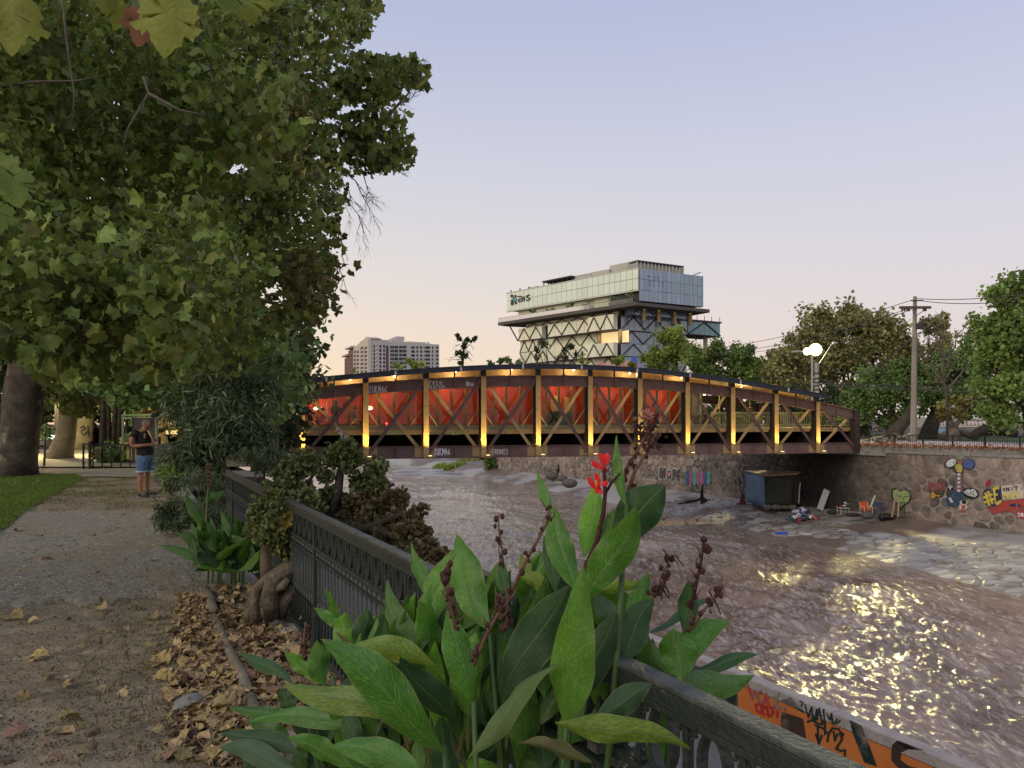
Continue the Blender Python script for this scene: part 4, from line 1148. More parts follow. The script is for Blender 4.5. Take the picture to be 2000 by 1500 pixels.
def clumps(center, rad, n, k, cr=.28, shell=.55, sq=(1, 1, .85)):
    c = rng.normal(size=(k, 3)); c /= np.linalg.norm(c, axis=1)[:, None]
    c *= (shell+(1-shell)*rng.random((k, 1))**.7)
    c = c*np.array(sq)*rad
    w = rng.integers(0, k, n)
    p = np.array(center)+c[w]+rng.normal(size=(n, 3))*rad*cr*(.5+.6*rng.random((k, 1))[w])
    return p, w
def far_tree(name, label, blobs, Y, base, n, size, m, trunk=.35, cat='tree', group=None, depth=.9, tmpl='quad', limbs=True, m_bark=None, cr=.26, k_per=7, z0=None):
    """blobs: (u, v, radius_px[, dY]) crown lobes; base (u) where the trunk stands"""
    z0 = Z_RB if z0 is None else z0
    bx = (base-1000)/F*Y
    t = empty(name, (bx, Y, z0), label, cat, group)
    P_, W_, off = [], [], 0
    ar = sum(b[2]**2 for b in blobs)
    cs = []
    for b in blobs:
        r = b[2]/F*Y; c = P(b[0], b[1], Y+(b[3] if len(b) > 3 else 0)); cs.append((c, r))
        kk = max(4, int(k_per*(b[2]/30)))
        p, w = clumps(tuple(c), r, max(20, int(n*b[2]**2/ar)), kk, cr=cr, shell=.35, sq=(1, depth, 1))
        P_.append(p); W_.append(w+off); off += kk
    p = np.concatenate(P_); w = np.concatenate(W_)
    cl = rng.random(off)
    rnd = np.clip(.65*cl[w]+.35*rng.random(len(p)), 0, .999)
    sz = size*(.6+.8*rng.random(len(p)))
    leafy(t, p, rand_rot(len(p)), sz, tmpl, m, rnd)
    mb = MB(); mbk = m_bark or m_barkd
    top = max(cs, key=lambda c: c[0].z); mid = sum((c[0] for c in cs), Vector((0, 0, 0)))/len(cs)
    fork = Vector((bx+(mid.x-bx)*.3, Y, z0+(mid.z-z0)*.45))
    mb.tube([(bx, Y, z0-.2), (bx+(fork.x-bx)*.3, Y, z0+(fork.z-z0)*.4), fork], [trunk*1.25, trunk, trunk*.75], 8, wob=.12)
    mb.build('trunk', mbk, t, smooth=True)
    if limbs:
        for c, r in cs:
            mb = MB(); q = c+Vector((0, 0, r*.3)); mdl = fork+(q-fork)*.5+Vector((random.uniform(-.5, .5), 0, -.1*(q-fork).length*.5))
            mb.tube([fork-Vector((0, 0, .1)), mdl, q], [trunk*.5, trunk*.3, trunk*.08], 6)
            for s_ in range(3):
                e = c+Vector((random.uniform(-1, 1), random.uniform(-.6, .6), random.uniform(-.6, 1)))*r*.8
                mb.tube([mdl, mdl+(e-mdl)*.5+Vector((0, 0, .2)), e], [trunk*.2, trunk*.12, trunk*.03], 5)
            mb.build('limb', mbk, t, smooth=True)
    return t
m_barkd = mat('dark bark', (.075, .058, .045), (.035, .028, .022), scale=4, rough=.95, bump=.8, bscale=14)
def leafm(nm, c1, tr=.22, rough=.55, vr=.5): return mat(nm, c1, (c1[0]*.62, c1[1]*.66, c1[2]*.6), scale=.5, rough=rough, transl=tr, attr=True, objrand=vr, spec=.3)
lf_olive = leafm('olive brown foliage', (.30, .29, .115)); lf_dark = leafm('dark green foliage', (.15, .235, .075))
lf_mid = leafm('mid green foliage', (.19, .28, .075)); lf_bright = leafm('fresh green foliage', (.29, .38, .08))
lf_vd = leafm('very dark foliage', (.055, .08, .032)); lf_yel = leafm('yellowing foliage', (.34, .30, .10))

# ------------------------------------------------------------------ trees across the river
G1 = 'trees beyond the far embankment'
far_tree('tree', 'tall airy olive-brown tree behind the street lamp, right of the office block', [(1555, 690, 48), (1600, 660, 52), (1640, 640, 48), (1690, 625, 45), (1740, 640, 42), (1590, 740, 60), (1650, 720, 62), (1700, 700, 60), (1750, 690, 50), (1530, 740, 40), (1655, 790, 40)], 88, 1655, 24000, .42, lf_olive, trunk=.5, cr=.24, group=G1)
far_tree('tree', 'sparse leafy twigs tree rising right of the wooden utility pole', [(1815, 625, 24), (1835, 660, 30), (1800, 690, 34), (1845, 625, 14), (1825, 700, 36)], 92, 1825, 5000, .36, lf_olive, trunk=.3, cr=.22, group=G1)
far_tree('tree', 'rounded dark green tree low beside the bridge end on the far bank', [(1720, 740, 48), (1690, 780, 42), (1760, 760, 48), (1745, 800, 34), (1665, 800, 30), (1780, 720, 36)], 66, 1742, 16000, .27, lf_dark, trunk=.45, cr=.2, group=G1)
far_tree('tree', 'dark green tree between the utility pole and the pale trunk', [(1810, 760, 44), (1850, 740, 46), (1830, 800, 30), (1880, 780, 44), (1880, 700, 40), (1915, 730, 40), (1905, 680, 26)], 70, 1812, 15000, .28, lf_dark, trunk=.75, cr=.2, group=G1)
far_tree('tree', 'tree with yellowing lower leaves and twin grey trunks above the fence', [(1855, 795, 20), (1845, 815, 13), (1880, 800, 20)], 62, 1862, 2600, .26, lf_yel, trunk=.55, cr=.26, m_bark=mat('grey bark', (.24, .19, .15), (.13, .10, .08), scale=3, rough=.9, bump=.7), group=G1)
far_tree('tree', 'large bright green tree filling the right edge above the promenade', [(1985, 590, 58), (1950, 640, 44), (1985, 690, 66), (1930, 730, 44), (1965, 790, 44), (1925, 800, 28), (2030, 640, 90), (2040, 760, 90), (1925, 680, 26), (2000, 560, 32)], 52, 2020, 22000, .26, lf_mid, trunk=.5, cr=.2, tmpl='round', group=G1)
far_tree('tree', 'bright green pointed tree in front of the glass office block', [(1312, 645, 20), (1300, 675, 30), (1330, 680, 28), (1285, 700, 28), (1325, 712, 42), (1265, 710, 20), (1350, 700, 30)], 125, 1312, 11000, .42, lf_bright, trunk=.4, cr=.22, group=G1)
far_tree('tree', 'mid green tree behind the middle of the bridge roof', [(1400, 700, 34), (1360, 715, 30), (1480, 705, 30), (1500, 725, 34), (1440, 705, 34), (1375, 725, 30), (1470, 725, 30), (1420, 690, 16), (1500, 745, 30), (1440, 740, 34)], 110, 1430, 20000, .38, lf_mid, trunk=.4, cr=.2, group=G1)
far_tree('tree', 'grey leafless tree standing before the far trees', [(1850, 660, 16)], 60, 1850, 30, .2, lf_olive, trunk=.1, limbs=False, group=G1)
m_twig = mat('grey twig', (.16, .13, .105), (.09, .07, .06), scale=5, rough=.9)
def bare(parent, root, tip, r0, n, spread, m=m_twig, nm='branch', lev=2, droop=0):
    mb = MB(); root, tip = Vector(root), Vector(tip)
    def go(a, b, r, l):
        L_ = (b-a).length; k = 5
        pts = [a+(b-a)*(i/k)+Vector([random.uniform(-1, 1)*L_*.05*(i > 0) for _ in range(3)])+Vector((0, 0, -droop*L_*(i/k)**2)) for i in range(k+1)]
        mb.tube(pts, [r*(1-.85*i/k) for i in range(k+1)], 4, cap=False)
        if l > 0:
            for j in range(n):
                p = pts[random.randint(1, k-1)]
                d = (b-a).normalized()+Vector([random.uniform(-1, 1)*spread for _ in range(3)])
                go(p, p+d.normalized()*L_*random.uniform(.3, .55), r*.5, l-1)
    go(root, tip, r0, lev)
    return mb.build(nm, m, parent)
tb = bpy.data.objects['tree.008']
for (u0, v0, u1, v1) in ((1850, 800, 1842, 640), (1850, 760, 1800, 690), (1850, 760, 1905, 700), (1850, 720, 1875, 650), (1848, 700, 1815, 640)):
    bare(tb, P(u0, v0, 60), P(u1, v1, 60), .13, 5, .8)
# small tree tops over the bridge roof
far_tree('tree', 'small light green bush top just over the bridge roof before the apartment block', [(775, 715, 10), (800, 711, 13), (820, 716, 12)], 150, 798, 1500, .4, lf_bright, trunk=.2, limbs=False)
far_tree('tree', 'dark low treetops left of the office block', [(975, 708, 8), (995, 706, 9), (1015, 708, 9), (960, 710, 6)], 150, 985, 1300, .4, lf_dark, trunk=.2, limbs=False)
far_tree('tree', 'tree top with two leafy tufts in front of the office block', [(1065, 675, 12), (1055, 690, 12), (1110, 685, 16), (1095, 700, 14), (1130, 690, 10)], 140, 1066, 1300, .34, lf_vd, trunk=.4)
far_tree('tree', 'small yellow green bush at the foot of the office block', [(1140, 708, 9), (1215, 702, 12), (1200, 708, 9), (1228, 712, 10)], 130, 1205, 1500, .35, lf_bright, trunk=.15, limbs=False)
tb = empty('spindly_tree', P(906, 760, 130), 'spindly dark conifer with tufts of leaves poking over the bridge roof', 'tree')
mb = MB(); mb.tube([P(905, 900, 130), P(903, 715, 130), P(905, 690, 130), P(906, 670, 130), P(895, 652, 130)], [.35, .25, .2, .12, .05], 6)
mb.tube([P(905, 672, 130), P(925, 664, 130)], [.1, .05], 5); mb.build('trunk', m_barkd, tb)
pp, ww = [], []
for (u, v, r, n) in ((895, 655, 5, 130), (897, 662, 4, 80), (915, 664, 6, 120), (927, 662, 5, 120), (905, 676, 8, 200), (897, 688, 8, 160), (906, 695, 7, 150), (900, 708, 5, 80)):
    p, w_ = clumps(tuple(P(u, v, 130)), r/F*130, n, 4, cr=.3, shell=.1); pp.append(p)
pp = np.concatenate(pp); leafy(tb, pp, rand_rot(len(pp)), .3+.2*rng.random(len(pp)), 'quad', lf_vd)
for (a, b) in (((905, 700), (875, 705)), ((900, 690), (880, 700)), ((905, 690), (925, 706)), ((906, 680), (925, 696)), ((898, 672), (884, 680)), ((915, 672), (926, 680))):
    bare(tb, P(*a, 130), P(*b, 130), .07, 4, .6, m_barkd, lev=1)
# bushes and ivy at the end of the embankment, small reeds on the mud island
t = empty('ivy', P(980, 905, 97), 'dark ivy hanging over the far end of the embankment', 'plant')
pos = np.array([tuple(P(rng.uniform(948, 1008), rng.uniform(880, 916), rng.uniform(97.5, 100.5))) for _ in range(2600)])
leafy(t, pos, rand_rot(len(pos)), .25+.2*rng.random(len(pos)), 'quad', lf_dark)
def tussock(label, u0, u1, v, Y, hpx, n, m, z, name='reed_clump', cat='plant'):
    t = empty(name, P((u0+u1)/2, v, Y), label, cat)
    n_ = n; u = rng.uniform(u0, u1, n_); base = np.stack([(u-1000)/F*Y, Y+rng.uniform(-2, 2, n_)*Y/110, np.full(n_, z)], 1)
    h = hpx/F*Y*(.4+.7*rng.random(n_))*(1-.6*np.abs((u-(u0+u1)/2)/((u1-u0)/2))**2)
    rot = rand_rot(n_, up=2.5)
    leafy(t, base, rot, h, 'narrow', m); return t
bar_z = -5.35
sheet('mud_bar', np.linspace(0, 1, 30), np.linspace(0, 1, 20), lambda a, b: (-19+a*22, 96+b*34, -5.75+.5*np.sin(np.pi*a)**.6*np.sin(np.pi*b)**.5+.06*fbm(a*9, b*9, 3, 3)), m_mud)
tussock('left tuft of bright reeds on the mud bar under the bridge', 846, 882, 918, 112, 13, 900, lf_bright, bar_z)
tussock('wider tuft of reeds on the mud bar under the bridge', 868, 925, 920, 109, 17, 1800, lf_bright, bar_z)
tussock('dry straw coloured reeds behind the green tufts on the mud bar', 880, 950, 915, 118, 18, 900, lf_yel, bar_z)

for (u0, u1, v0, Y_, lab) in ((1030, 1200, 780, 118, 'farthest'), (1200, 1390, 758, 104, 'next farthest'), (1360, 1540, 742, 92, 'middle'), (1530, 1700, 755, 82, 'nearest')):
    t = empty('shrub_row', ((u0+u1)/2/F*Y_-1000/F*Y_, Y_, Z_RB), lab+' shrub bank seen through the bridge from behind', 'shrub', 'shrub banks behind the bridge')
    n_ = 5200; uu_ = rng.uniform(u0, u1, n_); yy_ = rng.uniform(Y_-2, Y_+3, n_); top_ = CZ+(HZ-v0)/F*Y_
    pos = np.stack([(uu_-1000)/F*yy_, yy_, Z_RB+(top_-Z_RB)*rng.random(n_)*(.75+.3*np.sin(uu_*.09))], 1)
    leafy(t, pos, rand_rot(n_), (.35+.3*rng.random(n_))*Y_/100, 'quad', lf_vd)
# ------------------------------------------------------------------ glass office block
OC = Vector(((1248-1000)/F*170, 170))
OL = VPlane(OC, (-31.5, 33)); OR = VPlane(OC, (17.2, 9))
LL, LR_ = 45.6, 19.4
def cb(x, y): return 960+x*.22, 490+y*.22
def aL(x, y=600): return OL.px(*cb(x, y))[0]
office = empty('office_building', (OC.x, OC.y+12, 0), 'stepped pale glass office block with terraces, zigzag braces and rooftop boxes', 'building')
m_gl = mat('pale facade glass', (.72, .80, .68), (.66, .74, .63), scale=.12, rough=.3, objrand=.05, spec=.9, coat=.3)
m_glw = mat('cream facade glass', (.78, .76, .58), (.68, .68, .53), scale=.2, rough=.3, objrand=.08, spec=.8)
m_glb = mat('blue facade glass', (.25, .33, .43), (.19, .26, .37), scale=.12, rough=.12, objrand=.16, spec=1.0, coat=.4)
m_glt = mat('teal window glass', (.10, .30, .33), (.06, .2, .24), scale=.3, rough=.1, spec=1, coat=.4)
m_dk = mat('dark office steel', (.05, .048, .05), rough=.6)
m_slabo = mat('terrace slab', (.10, .085, .08), rough=.7)
m_cole = mat('lit concrete column', (.55, .40, .22), rough=.7)
m_warm = mat('warm lit glass', (.8, .6, .3), emit=(1, .72, .35), estr=.55)
def obox(nm, pl, a0, a1, z0, z1, depth, off, m): return MB().pbox(pl, a0, a1, z0, z1, off-depth, off).build(nm, m, office)
# top box core + panels
fp = [OC, OC+Vector((-31.5, 33)), OC+Vector((-31.5+17.2, 33+9)), OC+Vector((17.2, 9))]
def foot(nm, pts, z0, z1, m, inset=0.0):
    c = sum(pts, Vector((0, 0)))/len(pts); q = [c+(p-c)*(1-inset) for p in pts]; n = len(q)
    mb = MB().add([(p.x, p.y, z0) for p in q]+[(p.x, p.y, z1) for p in q], [tuple(range(n))[::-1], tuple(range(n, 2*n))]+[(i, (i+1) % n, n+(i+1) % n, n+i) for i in range(n)])
    return mb.build(nm, m, office)
foot('upper_core', fp, 33.5, 38.4, m_dk, .01)
foot('recess_core', fp, 30.2, 33.45, m_glw, .13)
def panels(pl, a0, a1, zs, n, m, off=.18, gap=.09):
    for i in range(n):
        x0 = a0+(a1-a0)*i/n; x1 = a0+(a1-a0)*(i+1)/n
        for z0, z1 in zip(zs[:-1], zs[1:]):
            MB().pbox(pl, x0+gap/2, x1-gap/2, z0+gap/2, z1-gap/2, off-.15, off).build('glass_panel', m, office)
panels(OL, .05, LL, [33.5, 36.2, 38.5], 26, m_gl)
# finish: white edges
MB().pbox(OL, 0, LL+.3, 38.52, 38.7, -.3, .25).build('parapet_trim', mat('pale trim', (.6, .6, .55)), office)
MB().pbox(OL, 0, LL, 33.2, 33.48, -.2, .22).build('parapet_trim', MATS['pale trim'], office)
foot('right_core', [OC+Vector((.5, .6)), OC+Vector((-6, 6.5)), OC+Vector((17.2-6, 9+6.5)), OC+Vector((17.2, 9))], 30.8, 33.49, m_dk, .02)
panels(OR, 0.05, LR_, [30.8, 33.4, 36.0, 38.5], 14, m_glb)
for x in (1425, 1440, 1455, 1600, 1625, 1650, 1680, 1740, 1760, 1790, 1815):
    a = OR.px(*cb(x, 400))[0]; z0 = 31.6 if x > 1700 else 32+random.random(); MB().pbox(OR, a, a+.28, z0, z0+(4.6 if x > 1590 else 2.0), .19, .23).build('lit_slot', mat('pale lit slot', (.30, .44, .52), rough=.2), office)
for x, y in ((1385, 228), (1400, 230), (1440, 235), (1478, 240), (1403, 272), (1440, 278), (1478, 283), (1515, 288), (1403, 300), (1440, 306), (1478, 310), (1517, 315)):
    a, z = OR.px(*cb(x, y)); MB().pbox(OR, a-.15, a+.15, z-.13, z+.13, .19, .23).build('vent_hole', m_dk, office)
MB().pbox(OR, LR_, LR_+.4, 30.8, 38.5, -1, .2).build('teal_edge', m_glt, office)
# rooftop boxes
def roofbox(nm, x0, y0, x1, y1, plane, off, depth, m, zt=None):
    a0, z0 = plane.px(*cb(x0, y0), off); a1, z1 = plane.px(*cb(x1, y1), off)
    return MB().pbox(plane, min(a0, a1), max(a0, a1), 38.4, (z1 if zt is None else zt), off-depth, off).build(nm, m, office)
m_rb_ = mat('rooftop cladding', (.5, .49, .43), (.4, .39, .35), scale=.5, rough=.6)
m_louv = mat('rooftop louvre', (.33, .32, .31), rough=.6)
for (x0, x1, yt, off, d) in ((320, 410, 315, -3, 3), (730, 880, 205, -3, 5), (885, 1045, 172, -3, 5), (1050, 1210, 112, -4, 6), (1215, 1290, 85, -2, 8)):
    roofbox('roof_box', x0, yt, x1, yt, OL, off, d, m_rb_, zt=OL.px(*cb((x0+x1)/2, yt+4), off)[1])
a0 = OL.px(*cb(460, 260), -2)[0]; a1 = OL.px(*cb(720, 250), -2)[0]; zt = OL.px(*cb(600, 243), -2)[1]
MB().pbox(OL, a1, a0, zt-.35, zt, -8, -1.5).build('roof_canopy', m_dk, office)
for a in np.linspace(a1+.2, a0-.2, 7): MB().pbox(OL, a-.12, a+.12, 38.4, zt-.35, -2.1, -1.9).build('canopy_post', m_dk, office)
a0 = OR.px(*cb(1295, 90), -1.5)[0]; a1 = OR.px(*cb(1705, 150), -1.5)[0]; zt = OR.px(*cb(1500, 108), -1.5)[1]
MB().pbox(OR, a0, a1, 38.4, zt-.5, -5, -1.8).build('plant_room', m_louv, office)
MB().pbox(OR, a0, a1, zt-.3, zt, -5, -1.4).build('plant_room_roof', m_dk, office)
for a in np.linspace(a0, a1, 14): MB().pbox(OR, a-.12, a+.12, 38.4, zt-.3, -1.75, -1.5).build('louvre_fin', m_rb_, office)
MB().bar(OR.pt(LR_-2.2, 38.6, -.5), OR.pt(LR_+.2, 39.6, -.5), .18, .18).build('roof_arm', m_dk, office)
for x in (170, 250, 330): 
    a = OL.px(*cb(x, 350))[0]; MB().pbox(OL, a-.1, a+.1, 38.7, 39.3, -.3, 0).build('roof_stub', m_dk, office)
# terrace slab, its rail and plants
tip = OL.px(973, 620, 2.5)[0]
mb = MB(); q = [OL.pt(-1, 0, 2.6), OL.pt(tip, 0, 2.6), OL.pt(tip, 0, -1), OL.pt(LL-5, 0, -14), OR.pt(LR_+1, 0, -10), OR.pt(LR_+1.6, 0, 1.2), OR.pt(2, 0, 1.5)]
n = len(q)
mb.add([(p.x, p.y, 29.35) for p in q]+[(p.x, p.y, 30.15) for p in q], [tuple(range(n)), tuple(range(2*n-1, n-1, -1))]+[(i, i+n, (i+1) % n+n, (i+1) % n) for i in range(n)])
mb.build('terrace_slab', m_slabo, office)
MB().pbox(OL, 0, tip, 30.2, 31.25, 2.45, 2.52).build('terrace_balustrade', glass('terrace glass', (.8, .84, .75), .0, .4), office)
MB().pbox(OL, 0, tip, 31.25, 31.33, 2.42, 2.54).build('terrace_handrail', m_dk, office)
for k in range(34):
    a = tip*k/33; MB().pbox(OL, a-.03, a+.03, 30.15, 31.25, 2.40, 2.44).build('terrace_post', m_dk, office)
for x, s in ((350, 1.2), (385, 1.4), (500, .9), (540, 1.0), (690, 1.3), (715, 1.2), (835, .8), (885, 1.5), (1060, 1.3), (1100, 1.1), (1230, 1.8)):
    a = OL.px(*cb(x, 500), 1.6)[0]
    MB().tube([OL.pt(a, 30.15, 1.6), OL.pt(a, 30.15+.7*s, 1.6)], [.35*s, .55*s], 7).build('planter', mat('planter', (.05, .035, .035)), office)
    c = OL.pt(a, 30.15+1.4*s, 1.6); p, w_ = clumps(tuple(c), .6*s, 60, 4, cr=.35, shell=.1); leafy(office, p, rand_rot(60), .3+.2*rng.random(60), 'quad', lf_dark, stuff='planter_foliage')
# lower storeys
a_c = OL.px(1206, 640)[0]; a_e = OL.px(1015, 650)[0]
p0 = OL.pt(a_c, 0, 0); OR2 = VPlane((p0.x, p0.y), (17.2, 9))
q = [Vector((OL.pt(a_c, 0, -2).x, OL.pt(a_c, 0, -2).y)), Vector((OL.pt(a_e-.5, 0, -2).x, OL.pt(a_e-.5, 0, -2).y)), Vector((OL.pt(a_e-3, 0, -16).x, OL.pt(a_e-3, 0, -16).y)), Vector((OR2.pt(22, 0, -14).x, OR2.pt(22, 0, -14).y)), Vector((OR2.pt(22, 0, -1).x, OR2.pt(22, 0, -1).y)), Vector((OR2.pt(1, 0, -1).x, OR2.pt(1, 0, -1).y))]
foot('lower_core', q, 0, 29.3, m_dk, .01)
def zig(pl, a0, a1, z0, z1, n, off, w=.22):
    s = (a1-a0)/n
    for i in range(n):
        x0, x1 = a0+i*s, a0+(i+1)*s
        up = i % 2 == 0
        MB().bar(pl.pt(x0, z0 if up else z1, off), pl.pt(x1, z1 if up else z0, off), w, w).build('zigzag_brace', m_dk, office)
def fbox(x0, x1, z0, z1, off, n, m=m_glw, rec=False):
    a0, a1 = aL(x1), aL(x0)
    k = max(1, int((a1-a0)/2.2))
    MB().pbox(OL, a0, a1, z0-.12, z0, -2, off+.25).build('floor_band', m_slabo if not rec else m_dk, office)
    for i in range(k):
        x, y = a0+(a1-a0)*i/k, a0+(a1-a0)*(i+1)/k
        MB().pbox(OL, x+.04, y-.04, z0+.02, z1, off-1.6 if not rec else off-.1, off).build('glass_panel', m, office)
    if n: zig(OL, a0, a1, z0+.1, z1-.1, n, off+.12)
fbox(275, 1100, 28.1, 29.3, -1.4, 12)
fbox(245, 455, 24.7, 28.0, .3, 4); fbox(510, 905, 24.7, 28.0, .5, 6); fbox(890, 1120, 24.6, 28.2, 1.6, 4)
fbox(455, 512, 24.7, 28, -1.9, 0, m_glt, True)
fbox(248, 400, 21.5, 24.6, -.3, 4); fbox(400, 900, 21.5, 24.6, -1.8, 7, m_glw, True)
fbox(930, 1180, 21.5, 24.4, -1.7, 0, m_warm, True)
fbox(248, 505, 18.3, 21.4, -.2, 5); fbox(510, 905, 18.3, 21.4, .4, 5); fbox(890, 1120, 18.2, 21.4, 1.6, 4)
fbox(250, 330, 15.0, 18.2, -.4, 2, m_glt); fbox(330, 1100, 15.0, 18.2, -1.0, 10); fbox(250, 1120, 11.8, 14.9, 0, 12)
for x in (960, 1145): a = aL(x); MB().tube([OL.pt(a, 21.5, 0), OL.pt(a, 24.5, 0)], .45, 8).build('column', m_cole, office, smooth=True)
panels(OR2, 1, 22, [24.6, 28.1], 10, m_glb, off=.1); zig(OR2, 1.3, 22, 24.9, 28.0, 6, .25)
panels(OR2, 1, 22, [21.4, 24.5], 10, m_glb, off=-.6); zig(OR2, 1.3, 22, 21.5, 24.5, 6, -.45)
panels(OR2, 1, 22, [18.2, 21.3], 10, m_glb, off=.1); zig(OR2, 1.3, 22, 18.3, 21.2, 6, .25)
panels(OR2, 1, 22, [15, 18.1], 10, m_glb, off=-.2)
MB().pbox(OR, .3, LR_-.6, 28.1, 30.8, -6, -3).build('recess_glass', m_glb, office); zig(OR, .6, LR_-.8, 28.3, 30.6, 6, -2.9)
for a in (3.5, 8, 13, 18.0):
    MB().tube([OR.pt(a, 26.5, -2.5), OR.pt(a, 30.6, -2.5)], .5, 8).build('column', m_cole, office, smooth=True)
    lamp('terrace_lamp', OR.pt(a+.5, 29.9, -1.5), 260, (1, .75, .35), office, radius=.3)
MB().pbox(OR2, 22, 33, 24.7, 28.2, -7, .2).build('side_wing', m_dk, office); panels(OR2, 22, 33, [24.8, 28.1], 6, m_glt, off=.3); zig(OR2, 22, 33, 24.8, 28.1, 2, .5)
MB().pbox(OR2, 21, 33.4, 28.2, 28.6, -7, .5).build('wing_slab', m_slabo, office)
for a in (22.5, 25, 27.5, 30, 32.8): MB().pbox(OR2, a-.06, a+.06, 28.6, 29.8, .3, .4).build('wing_post', m_dk, office)
MB().tube([OR2.pt(30, 0, -2), OR2.pt(30, 24.7, -2)], .6, 8).build('column', mat('pale column', (.42, .34, .3)), office)
MB().bar(OL.pt(aL(245), 24.7, .5), OL.pt(aL(190), 29.3, 1.5), .3, .3).build('raking_strut', m_dk, office)
# sign and emblem on the left end: dark letters, round dots and links
def cs(x, y): return 980+x*.04, 560+y*.04
m_sgn = mat('dark sign metal', (.06, .05, .05), rough=.4); m_sgt = mat('teal sign metal', (.10, .28, .30), rough=.4)
def sg(pts, w, m, nm='sign_letter'):
    mb = MB(); mb.ribbon(OL, [OL.px(*cs(*p), .3) for p in pts], w, .2, .45); return mb.build(nm, m, office)
sg([(780, 480), (960, 470), (1005, 520), (1010, 690)], .26, m_sgn); sg([(1005, 580), (860, 600), (820, 660), (830, 730), (990, 690)], .24, m_sgn)
sg([(1090, 480), (1100, 680)], .34, m_sgn)
sg([(1350, 400), (1210, 450), (1210, 500), (1360, 550), (1370, 600), (1310, 650), (1210, 660)], .26, m_sgn)
for x, y, r, m in ((500, 450, .55, m_sgn), (675, 450, .4, m_sgn), (650, 640, .75, m_sgt), (510, 690, .45, m_sgn), (510, 820, .6, m_sgn), (690, 790, .45, m_sgn), (590, 560, .4, m_sgt)):
    a, z = OL.px(*cs(x, y), .3); MB().pquad(OL, [(a+r*math.cos(t*.785), z+r*.8*math.sin(t*.785)) for t in range(8)], .22, .46).build('emblem_dot', m, office)
for p in ([(500, 450), (590, 560), (510, 690)], [(675, 450), (620, 560), (650, 640)], [(650, 640), (510, 820)], [(650, 640), (690, 790)]): sg(p, .22, m_sgn, 'emblem_link')
# painted wall and blue mark at its foot
a0, z0 = OL.px(1165, 720, 8); a1, z1 = OL.px(1240, 690, 8)
MB().pbox(OL, a1, a0, 0, 15.9, 7, 8).build('street_wall', mat('graffiti street wall', (.5, .42, .42), (.42, .10, .08), scale=1.2, rough=.8), office)
a0, z0 = OL.px(1232, 705, 8.1); a1 = OL.px(1244, 706, 8.1)[0]
MB().pquad(OL, [(a0, z0-.6), (a1, z0-.3), (a1, z0+.5), ((a0+a1)/2, z0+1.0), (a0, z0+.5)], 8.01, 8.06).build('painted_mark', mat('cobalt mark', (.05, .10, .5)), office)

# ------------------------------------------------------------------ apartment block far behind
def ca(x, y): return 640+x*.18, 620+y*.18
YA = 480.
A0 = Vector(((723-1000)/F*YA, YA)); A1 = Vector(((858-1000)/F*505, 505)); A2 = Vector(((678-1000)/F*540, 540))
AM = VPlane(A0, A1-A0); AS = VPlane(A0, A2-A0); LM, LS = (A1-A0).length, (A2-A0).length
apt = empty('apartment_building', (A0.x+10, A0.y+20, 0), 'grey slab apartment block with rows of windows and a brick wing', 'building')
m_aw = mat('grey render', (.52, .49, .47), (.46, .43, .42), scale=.06, rough=.85)
m_ac = mat('cream render', (.55, .50, .42), rough=.85); m_br = mat('brick render', (.24, .11, .08), rough=.85)
m_wd = mat('dark window', (.045, .05, .07), rough=.5, spec=.3, objrand=.5); m_aw2 = mat('brown stair strip', (.11, .07, .07), rough=.8)
zT = lambda y, pl, x: pl.px(*ca(x, y))[1]
h = AM.px(*ca(463, 245))[1]
def abox(nm, pl, a0, a1, z0, z1, d, off, m, par=apt):
    if pl is AS: off += 1.5; d = min(d, 2.0) if a0 < 5 else d
    return MB().pbox(pl, a0, a1, z0, z1, off-d, off).build(nm, m, par)
def am(x): return AM.px(*ca(x, 400))[0]
def az(y, x): return AM.px(*ca(x, y))[1]
abox('main_wing', AM, 0, LM, -2, az(275, 900), 18, 0, m_aw)
abox('raised_wing', AM, 0, am(660), az(275, 900)-.1, az(240, 560), 17, -.02, m_aw)
abox('roof_tower', AM, am(768), am(855), az(275, 900)-.1, az(200, 810), 10, -4, m_aw); abox('roof_tower', AM, am(722), am(768), az(275, 900)-.1, az(222, 745), 8, -5, m_aw)
abox('parapet', AM, am(880), am(1085), az(275, 900)-.1, az(262, 980), 12, -2, m_aw)
for x, y in ((535, 222), (565, 215), (1122, 262)): abox('chimney', AM, am(x-8), am(x+8), az(275, 900)-1, az(y, x), 2, -4, m_aw)
abox('stair_strip', AM, am(632), am(660), -2, az(305, 645), .2, .12, m_aw2)
for r in range(8):
    def win(x0, x1, y0, y1, off=.05):
        y0 += 0; zz0, zz1 = az(y1, (x0+x1)/2), az(y0, (x0+x1)/2)
        w_ = abox('window', AM, am(x0), am(x1), zz0, zz1, .3, off, m_wd)
    y = 308+r*43
    k = y
    for x0, x1 in ((497, 514), (560, 583), (601, 623)): win(x0, x1, k-8, k+22)
    win(530, 540, k-8, k+4)
    for x0, x1 in ((678, 720), (724, 765), (775, 812), (816, 855)): win(x0, x1, k, k+30)
    k = y+6
    for x0, x1 in ((905, 945), (962, 982), (1002, 1026), (1068, 1110), (1130, 1146), (1175, 1200)): win(x0, x1, k, k+26)
    abox('sill_band', AM, am(672), am(858), az(y+38, 760), az(y+33, 760), .4, .25, m_aw)
    abox('balcony', AM, am(1045), am(1068), az(y+22, 1056), az(y+12, 1056), 1.2, 1.0, m_aw2)
